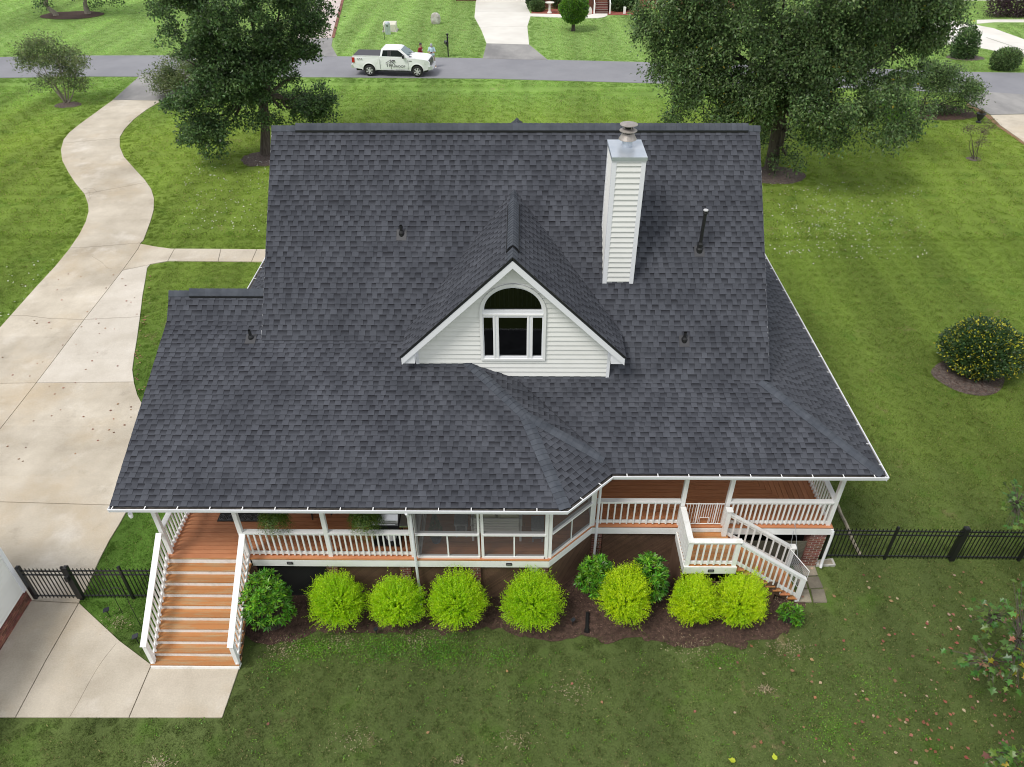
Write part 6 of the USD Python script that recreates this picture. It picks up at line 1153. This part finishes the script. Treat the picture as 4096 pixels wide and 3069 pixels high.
def person(label, loc, rot, arms, head_dn, shirt, trousers, hat, hatm, beard=False, legs=((.10, .06), (-.11, -.05)), sc=1.0):
    """faces local -y; arms: elbow and wrist for right (x<0) and left (x>0)"""
    t = thing('person', label, 'person', loc, rot); J = {}; B = []; h = lambda *p: np.array(p, float) * sc
    J.update(pel=(h(0, .01, .95), .13), pl=(h(.09, 0, .93), .105), pr=(h(-.09, 0, .93), .105), wa=(h(0, 0, 1.12), .125), ch=(h(0, .01, 1.32), .135), sl=(h(.165, .01, 1.43), .065), sr=(h(-.165, .01, 1.43), .065), nk=(h(0, .01, 1.50), .055), n2=(h(0, -.01 - .03 * head_dn, 1.57), .052))
    hc = h(0, -.02 - .07 * head_dn, 1.68 - .03 * head_dn); fwd = np.array([0, -cos(head_dn), -sin(head_dn)]); upv = np.array([0, -sin(head_dn), cos(head_dn)])
    J.update(hd=(hc + upv * .02 + np.array([0, .015, 0]), .092), jw=(hc - upv * .065 + fwd * .035, .052), fo=(hc + upv * .03 + fwd * .035, .075), no=(hc - upv * .012 + fwd * .108, .013), nb=(hc + upv * .015 + fwd * .095, .010), el=(hc + np.array([.088, 0, 0]), .02), er=(hc + np.array([-.088, 0, 0]), .02), chn=(hc - upv * .095 + fwd * .07, .025))
    B += [('pel', 'pl', 'pr'), ('pel', 'pl', 'pr', 'wa'), ('wa', 'ch'), ('ch', 'sl', 'sr'), ('ch', 'sl', 'sr', 'nk'), ('nk', 'n2'), ('n2', 'jw'), ('n2', 'hd'), ('hd', 'fo', 'jw'), ('jw', 'chn'), ('no', 'nb'), ('el', 'hd'), ('er', 'hd')]; S_, Pn, Sh = [], [], []
    for sd, k, (lx, ly) in (('l', 1, legs[0]), ('r', -1, legs[1])):
        J['k' + sd] = (h(k * .10 + lx * .4, ly * .4 - .02, .50), .065); J['c' + sd] = (h(k * .10 + lx * .6, ly * .7 + .01, .34), .058); J['a' + sd] = (h(k * .10 + lx, ly + .02, .09), .042); J['to' + sd] = (h(k * .11 + lx * 1.1, ly - .15, .035), .035); J['he' + sd] = (h(k * .10 + lx, ly + .05, .04), .038)
        B += [('p' + sd, 'k' + sd), ('k' + sd, 'c' + sd), ('c' + sd, 'a' + sd), ('a' + sd, 'he' + sd, 'to' + sd)]; el, wr = arms[0 if k < 0 else 1]; J['e' + 'w' + sd] = (h(*el), .043); J['w' + sd] = (h(*wr), .030); B += [('s' + sd, 'ew' + sd), ('ew' + sd, 'w' + sd)]; d = h(*wr) - h(*el); B += hand(J, 'h' + sd, h(*wr), d + np.array([-k * .08, -.02, 0]), (0, .3, .95) if k > 9 else (-k * .5, .2, .84))
    part(t, 'body', flesh(B, J), 'skin', True, True)
    G_ = {k: (p, r_ + .018) for k, (p, r_) in J.items()}; mid = lambda a, c, f: (G_[a][0] * (1 - f) + G_[c][0] * f, G_[a][1] * (1 - f) + G_[c][1] * f + .006)
    G_['ml'], G_['mr'] = mid('sl', 'ewl', .85), mid('sr', 'ewr', .85); G_['hm'] = (J['pel'][0] - (0, 0, .05), .155)
    part(t, 'shirt', flesh([('hm', 'pl', 'pr', 'wa'), ('wa', 'ch'), ('ch', 'sl', 'sr'), ('sl', 'ml'), ('sr', 'mr')], G_), shirt, True, True)
    part(t, 'trousers', flesh([('pel', 'pl', 'pr'), ('pl', 'kl'), ('pr', 'kr'), ('kl', 'cl'), ('kr', 'cr'), ('cl', 'al'), ('cr', 'ar')], {k: (p, r_ - .004) for k, (p, r_) in G_.items()}), trousers, True, True)
    for sd in 'lr': part(t, 'shoe', flesh([('he' + sd, 'to' + sd)], {k: (p, r_ - .002) for k, (p, r_) in G_.items()}, it=3), 'white_cloth', True, True)
    for k in (-1, 1): q = hc + upv * .012 + fwd * .095 + np.array([k * .035, 0, 0]); part(t, 'eye', MB().lathe(q, [(0, -.010), (.010, 0), (0, .010)], 8), 'car_black', True)
    q = hc - upv * .055 + fwd * .088; part(t, 'mouth', MB().box(q[0] - .025, q[0] + .025, q[1] - .006, q[1] + .004, q[2] - .004, q[2] + .004), 'red_lens', True)
    H_ = {'a': (hc + upv * .035 + np.array([0, .02, 0]), .103), 'b': (hc + upv * .05 + fwd * .02, .092), 'c': (hc - upv * .02 + np.array([0, .055, 0]), .075), 'v1': (hc + upv * .06 + fwd * .13 + np.array([.045, 0, 0]), .012), 'v2': (hc + upv * .06 + fwd * .13 - np.array([.045, 0, 0]), .012), 'v3': (hc + upv * .062 + fwd * .07 + np.array([.06, 0, 0]), .012), 'v4': (hc + upv * .062 + fwd * .07 - np.array([.06, 0, 0]), .012), 'n': (J['nk'][0] + (0, .05, .03), .075), 'f': (hc - upv * .09 + fwd * .05, .065)}
    if hat == 'cap':
        part(t, 'hair', flesh([('a', 'c')], {k: (p, r_ - .006) for k, (p, r_) in H_.items()}, it=3), 'hair_dark', True, True); part(t, 'cap', flesh([('a', 'b')], {**H_, 'a': (hc + upv * .055 + np.array([0, .012, 0]), .100), 'b': (hc + upv * .06 + fwd * .02, .088)}, it=3), hatm, True, True); part(t, 'cap_brim', flesh([('v1', 'v2', 'v3', 'v4')], H_, it=2), hatm, True, True)
    else:
        part(t, 'hood', flesh([('a', 'c'), ('c', 'n'), ('a', 'b')] + ([('f', 'n')] if beard else []), H_, it=4), hatm, True, True); part(t, 'cap_brim', flesh([('v1', 'v2', 'v3', 'v4')], H_, it=2), hatm, True, True)
    return t, J
lp = PZ(907.5, 94.5, 1.43 + 1.76); lp[2] = 1.43
ta, J = person('person in a dark red shirt and cap standing behind the truck hood', lp, 1.15, [((-.26, .06, 1.17), (-.24, -.08, .93)), ((.26, .06, 1.17), (.25, -.08, .93))], .05, 'shirt_red', 'jeans', 'cap', 'car_black')
part(ta, 'shirt_print', MB().box(-.07, .07, -.166, -.150, 1.29, 1.34), 'white_cloth', True)
pb = G(940, 145.2); hb = PZ(931, 96.5, 1.43 + 1.72); lp = np.array([hb[0], (pb[1] + hb[1]) / 2, 1.43])
tb, J = person('person in a pale blue shirt and grey hood looking down at a phone', lp, -.05, [((-.27, -.02, 1.16), (-.07, -.26, 1.12)), ((.27, -.02, 1.16), (.07, -.26, 1.12))], .75, 'shirt_blue', 'khaki', 'hood', 'grey_cloth', True, ((.16, -.10), (-.02, .06)))
ph = thing('phone', 'dark phone held in both hands by the hooded person', 'phone', lp + (0, -.33, 1.17)); part(ph, 'phone_body', MB().box(-.075, .075, -.012, .012, -.04, .04), 'car_black', True)

# ------------------------------------------------------------------ roadside and neighbours' things
def at(u, v): g = G(u, v); return g
g = at(968.5, 122.5); t = thing('mailbox', 'black mailbox on an ornate post by the middle drive', 'mailbox', g, group='black mailboxes'); part(t, 'post', MB().box(g[0] - .05, g[0] + .05, g[1] - .05, g[1] + .05, g[2] - .05, g[2] + 1.45), 'black_metal'); part(t, 'finial', MB().lathe(g + (0, 0, 1.45), [(.09, 0), (.10, .05), (.04, .10), (.07, .17), (.10, .25), (.10, .30), (0, .32)], 10), 'black_metal')
def mbox(c, ang, L=.50, w=.12): d = np.array([cos(ang), sin(ang), 0]); e = np.array([-sin(ang), cos(ang), 0]); return hull([c + d * s * L / 2 + e * w * np.cos(a) + np.array([0, 0, (.12 + w * np.sin(a)) if a > 0 and a < pi else z_]) for s in (-1, 1) for a, z_ in [(0, 0), (pi, 0)] + [(k, 0) for k in np.linspace(.01, pi - .01, 7)]])
part(t, 'box', mbox(g + (-.10, -.12, 1.0), -1.2), 'black_metal'); part(t, 'bracket', MB().beam(g + (0, 0, .70), g + (-.12, -.25, .98), .04, .05), 'black_metal')
g = at(2178, 150); t = thing('mailbox', 'black mailbox on a plain post beside the bush at the right roadside', 'mailbox', g, group='black mailboxes'); part(t, 'post', MB().box(g[0] - .06, g[0] + .06, g[1] - .06, g[1] + .06, g[2] - .05, g[2] + 1.15), 'black_metal'); part(t, 'box', mbox(g + (.12, -.1, 1.1), -.5, .55, .14), 'black_metal')
g = at(842, 69.5); t = thing('transformer_box', 'pale green utility transformer box on the lawn across the road', 'utility box', g); part(t, 'pad', MB().box(g[0] - .68, g[0] + .68, g[1] - .1, g[1] + 1.1, g[2] - .05, g[2] + .08), 'stone'); part(t, 'cabinet', hull([(g[0] + x, g[1] + y, g[2] + z) for x in (-.58, .58) for y, z in ((0, .08), (0, .62), (.2, .74), (1.0, .74), (1.0, .08))]), 'beige_plastic'); part(t, 'cabinet_door', MB().box(g[0] - .53, g[0] + .53, g[1] - .012, g[1], g[2] + .12, g[2] + .58), 'beige_plastic')
g = at(838.5, 74.6); t = thing('cable_pedestal', 'narrow grey-green cable pedestal before the transformer box', 'utility box', g); part(t, 'body', hull([(g[0] + .25 * cos(a), g[1] + .22 * sin(a), g[2] + z) for a in np.linspace(0, 2 * pi, 12) for z in (0, .95)] + [(g[0] + .17 * cos(a), g[1] + .16 * sin(a), g[2] + 1.05) for a in np.linspace(0, 2 * pi, 8)]), 'galvanised'); part(t, 'label_plate', MB().box(g[0] - .08, g[0] + .08, g[1] - .235, g[1] - .215, g[2] + .72, g[2] + .80), 'black_plastic')
g = at(831, 87); t = thing('marker_stake', 'thin dark marker stake in front of the cable pedestal', 'stake', g); part(t, 'stake', MB().tube([g, g + (0, 0, 1.1)], .025, 5), 'black_metal')
g = at(941, 53); t = thing('boulder', 'tall rounded grey boulder on the lawn across the road', 'boulder', g); v = trimesh.creation.icosphere(3).vertices; f = trimesh.creation.icosphere(3).faces; v = np.array(v); v *= (1 + .22 * (meshkit.fbm(v * 1.6 + 3, 3) - .5))[:, None]; v = np.sign(v) * np.abs(v) ** .8; part(t, 'rock', (v * (.46, .38, .56) + g + (0, .25, .42), f), 'stone', False, True)
g = at(2155, 17 + 17); g = at(2150, 29.7); t = thing('lamp_post', 'thin black lamp post on the far right lawn', 'lamp post', g); part(t, 'pole', MB().tube([g, g + (0, 0, 2.3)], .06, 8), 'black_metal'); part(t, 'base', MB().lathe(g, [(.22, 0), (.2, .12), (.08, .18)], 10), 'stone'); part(t, 'lantern', MB().lathe(g + (0, 0, 2.3), [(.08, 0), (.17, .12), (.2, .4), (.1, .5), (0, .58)], 8), 'grey_plastic')
g = at(2113, 265); t = thing('garden_urn', 'black urn with a thin plant on the right lawn near the drive', 'urn', g); part(t, 'urn', MB().lathe(g, [(.16, 0), (.16, .06), (.07, .12), (.10, .18), (.20, .32), (.24, .52), (.29, .55), (.29, .60), (.22, .58), (0, .5)], 18), 'terracotta'); rr = np.random.default_rng(140); part(t, 'plant', leafmesh(np.tile(g + (0, 0, .55), (26, 1)), rr.normal(size=(26, 3)) * (.5, .5, .3) + (0, 0, 1), .35, .12, .2, rr), 'leaf_twig')
# the house across the road: its garage end, brick steps, white rails, brick base
g = at(1300, 30.5); ghost = at(1082, 2.5); NH = thing('neighbour_house', 'white house with brick base and brick steps at the top edge', 'house', g); yw = g[1] + 2.6; fz = g[2] + 1.05
part(NH, 'brick_base', MB().box(g[0] - 6.5, g[0] + 14, yw, yw + .2, g[2] - .1, g[2] + .95), 'brick')
z = g[2] + .95
for k in range(16): part(NH, 'siding_board', MB().box(g[0] - 6.5, g[0] + 14, yw - .02 + .012 * (k % 2), yw + .15, z, z + .175), 'siding'); z += .178
part(NH, 'porch_floor', MB().box(g[0] - 1.6, g[0] + 1.6, g[1] + 1.55, yw, g[2], fz), 'brick')
for k in range(6):
    ST2 = part(NH, 'brick_step', MB().box(g[0] - .62, g[0] + .62, g[1] + k * .27, g[1] + 1.6, g[2] + k * .17, g[2] + (k + 1) * .17), 'brick')
    part(NH, 'step_nosing', MB().box(g[0] - .62, g[0] + .62, g[1] + k * .27 - .015, g[1] + k * .27 + .05, g[2] + (k + 1) * .17, g[2] + (k + 1) * .17 + .02), 'mortar')
for s in (-1, 1):
    x = g[0] + s * .78; part(NH, 'stair_rail', MB().beam((x, g[1] - .05, g[2] + .85), (x, g[1] + 1.6, g[2] + 1.95), .10, .10), 'white_paint'); part(NH, 'rail_post', MB().box(x - .07, x + .07, g[1] - .1, g[1] + .04, g[2], g[2] + 1.0), 'white_paint'); part(NH, 'rail_post', MB().box(x - .07, x + .07, g[1] + 1.55, g[1] + 1.69, g[2] + .9, g[2] + 2.1), 'white_paint')
    part(NH, 'porch_rail', MB().box(min(x, x + s * 1.0), max(x, x + s * 1.0), g[1] + 1.6, g[1] + 1.68, fz + .8, fz + .88), 'white_paint')
    for k in range(6): part(NH, 'baluster', MB().box(x + s * (.15 + k * .15) - .02, x + s * (.15 + k * .15) + .02, g[1] + 1.6, g[1] + 1.64, fz, fz + .8), 'white_paint')
part(NH, 'front_door', MB().box(g[0] - .5, g[0] + .5, yw - .06, yw, fz, fz + 2.0), 'white_paint'); part(NH, 'door_handle', MB().box(g[0] + .38, g[0] + .42, yw - .1, yw - .06, fz + .95, fz + 1.05), 'black_metal')
y2 = ghost[1]; xa, xb = G(1029, 2.5)[0], G(1136, 2.5)[0]; part(NH, 'garage_door', MB().box(xa, xb, y2 + .15, y2 + .2, ghost[2], ghost[2] + 2.2), 'white_paint')
for k in range(4): part(NH, 'garage_panel', MB().box(xa + .05, xb - .05, y2 + .12, y2 + .15, ghost[2] + .04 + k * .54, ghost[2] + .55 + k * .54), 'white_paint')
part(NH, 'garage_wall', MB().box(xa - 2.2, xa, y2 + .1, y2 + .3, ghost[2], ghost[2] + 3.2), 'brick'); part(NH, 'garage_wall', MB().box(xb, g[0] - 6.4, y2 + .1, y2 + .3, ghost[2], ghost[2] + 3.2), 'siding')
part(NH, 'roof', MB().hexa([(xa - 3, y2 - .4, fz + 3.1), (g[0] + 15, y2 - .4, fz + 3.1), (g[0] + 15, y2 + 9, fz + 3.1), (xa - 3, y2 + 9, fz + 3.1), (xa - 3, y2 + 4, fz + 5.6), (g[0] + 15, y2 + 4, fz + 5.6), (g[0] + 15, y2 + 4.6, fz + 5.6), (xa - 3, y2 + 4.6, fz + 5.6)]), 'roof_deck')
g = at(1187, 29); t = thing('bird_bath', 'pale stone bird bath in the red mulch across the road', 'bird bath', g); part(t, 'pedestal', MB().lathe(g, [(.25, 0), (.24, .08), (.13, .2), (.10, .75), (.16, .85)], 14), 'far_concrete'); part(t, 'bowl', MB().lathe(g + (0, 0, .85), [(.1, 0), (.42, .10), (.46, .16), (.40, .15), (0, .06)], 20), 'far_concrete')
g = at(1273, 31); t = thing('garden_stone', 'upright white stone beside the clipped tree across the road', 'stone', g); part(t, 'stone', hull([(g[0] + x, g[1] + y, g[2] + z) for x, z in ((-.25, 0), (.25, 0), (.24, .45), (.12, .66), (-.12, .66), (-.24, .45)) for y in (-.06, .06)]), 'far_concrete')
g = at(1348.5, 30.5); t = thing('marker_post', 'small white marker post in the red mulch right of the brick steps', 'post', g); part(t, 'post', MB().box(g[0] - .13, g[0] + .13, g[1] - .05, g[1] + .05, g[2], g[2] + .62), 'white_paint'); part(t, 'post_top', MB().hexa([(g[0] - .13, g[1] - .05, g[2] + .62), (g[0] + .13, g[1] - .05, g[2] + .62), (g[0] + .13, g[1] + .05, g[2] + .62), (g[0] - .13, g[1] + .05, g[2] + .62), (g[0] - .09, g[1] - .03, g[2] + .68), (g[0] + .13, g[1] - .03, g[2] + .64), (g[0] + .13, g[1] + .03, g[2] + .64), (g[0] - .09, g[1] + .03, g[2] + .68)]), 'white_paint')
g = at(2185, 12); FH = thing('far_house', 'grey house with white porch posts behind the purple hedge', 'house', g); part(FH, 'wall', MB().box(g[0] - 8, g[0] + 9, g[1] + 4, g[1] + 4.2, g[2], g[2] + 3.2), 'grey_cloth')
for k in range(8): part(FH, 'porch_post', MB().box(g[0] - 7.5 + k * 2.1, g[0] - 7.3 + k * 2.1, g[1] + 2.6, g[1] + 2.8, g[2], g[2] + 2.8), 'white_paint')
part(FH, 'porch_floor', MB().box(g[0] - 8, g[0] + 9, g[1] + 2.4, g[1] + 4, g[2], g[2] + .5), 'far_concrete'); part(FH, 'roof', MB().hexa([(g[0] - 8.4, g[1] + 2.2, g[2] + 2.9), (g[0] + 9.4, g[1] + 2.2, g[2] + 2.9), (g[0] + 9.4, g[1] + 12, g[2] + 2.9), (g[0] - 8.4, g[1] + 12, g[2] + 2.9), (g[0] - 8.4, g[1] + 7, g[2] + 5.5), (g[0] + 9.4, g[1] + 7, g[2] + 5.5), (g[0] + 9.4, g[1] + 7.2, g[2] + 5.5), (g[0] - 8.4, g[1] + 7.2, g[2] + 5.5)]), 'roof_deck')

# ================================================================== GRASS: instanced turf patches wherever the lawn is open
others = [Polygon(GL(q)).buffer(0) for q in ([(301, 166), (245, 216.6), (349, 218.6), (394, 204), (440, 180), (480, 167)], [(1029, -6), (1025, 38), (1040, 66), (1051, 95), (1043, 127), (1184, 131), (1143, 97), (1139, 58), (1147, 36), (1214, 38.8), (1255, 40.5), (1290, 40), (1305, 38), (1312, 34.5), (1380, 33), (1380, -6)],
    [(742, -14), (719, 82.5), (729, 123), (640, 122), (640, 86), (690, -14)], [(2075, 196), (2089, 222), (2140, 249), (2161, 272), (2212, 308), (2330, 390), (2420, 390), (2250, 208)], [(1975, 90), (2012, 50), (2050, 44), (2110, 44), (2152, 40), (2300, 40), (2300, 50), (2160, 50), (2146, 62), (2212, 86), (2300, 110), (2300, 150), (2212, 124), (2193, 119), (2111, 103), (2050, 98)])]
hard = unary_union([drive.buffer(-.03), road_pg.buffer(.05), *[q.buffer(-.2) for q in mul], *others, sbox(-9.4, 12.85, 8.7, 27.0), sbox(-9.4, 10.55, -7.0, 12.9), sbox(4.3, 12.7, 7.75, 14.1), sbox(-19, 4, -13.3, 12.8)] + [Polygon([tuple(PZ(*zz(4, u, v), 0)[:2]) for u, v in q]) for q in ([(1925, 905), (2115, 905), (2232, 1246), (1950, 1246)],)])
hp = prep(hard); hp2 = prep(hard.buffer(.22)); hpi = prep(hard)
PI_ = UsdGeom.PointInstancer.Define(stage, '/World/grass'); PI_.GetPrim().SetCustomDataByKey('kind', 'stuff'); rr = np.random.default_rng(150); NV = 5
KIND = [(.32, 560, 1.0)] * NV + [(.09, 60, 1.0), (.64, 620, 1.8), (.64, 620, 1.8)]
for k, (half, n, sc) in enumerate(KIND):
    p = np.c_[rr.uniform(-half, half, (n, 2)), np.full(n, -.005)]; d = rr.normal(size=(n, 3)) * .75; d[:, 2] = .8
    cl = meshkit.noise(np.c_[p[:, :2] * 9 / sc + k * 11, np.zeros(n)]); v, f = leafmesh(p, d, (.022 + .05 * rr.random(n)) * (.6 + .8 * cl) * sc ** .5, .2 * sc, .1, rr, 1.5); tint(usdkit.mesh(stage, f'/World/grass/tuft_{k}', (v, f), M['turf_blade']), f'tuft{k}', v, f, 'turf_blade')
PI_.CreatePrototypesRel().SetTargets([Sdf.Path(f'/World/grass/tuft_{k}') for k in range(len(KIND))])
pos, idx = [], []
def spread(y0, y1, S_, kinds, margin, fill):
    for yy in np.arange(y0, y1, S_):
        hw = (HC * .33 + yy) * .80 + 1.5
        for x0 in np.arange(-hw, hw, S_):
            x, y = x0 + rr.uniform(-.06, .06), yy + rr.uniform(-.06, .06)
            if not hp2.intersects(Point(x, y).buffer(margin, 2)): pos.append((x, y)); idx.append(rr.choice(kinds))
            elif fill:
                for _ in range(int(10 * (S_ / .56) ** 2)):
                    q = (x + rr.uniform(-S_ / 2, S_ / 2), y + rr.uniform(-S_ / 2, S_ / 2))
                    if not hpi.intersects(Point(*q).buffer(.085, 2)): pos.append(q); idx.append(NV)
spread(7.5, 34, .56, list(range(NV)), .22, True); spread(34.3, 100, 1.15, [NV + 1, NV + 2], .5, True)
pos = np.array(pos); hs = rr.uniform(.88, 1.12, len(pos)); an = rr.uniform(0, 2 * pi, len(pos))
PI_.CreatePositionsAttr(Vt.Vec3fArray.FromNumpy(np.c_[pos, zt(pos[:, 0], pos[:, 1]) - ditch(pos[:, 0], pos[:, 1])].astype(np.float32))); PI_.CreateProtoIndicesAttr(Vt.IntArray.FromNumpy(np.array(idx, np.int32)))
PI_.CreateOrientationsAttr(Vt.QuathArray([Gf.Quath(float(cos(a / 2)), 0, 0, float(sin(a / 2))) for a in an])); PI_.CreateScalesAttr(Vt.Vec3fArray.FromNumpy(np.c_[np.ones(len(pos)), np.ones(len(pos)), hs].astype(np.float32)))
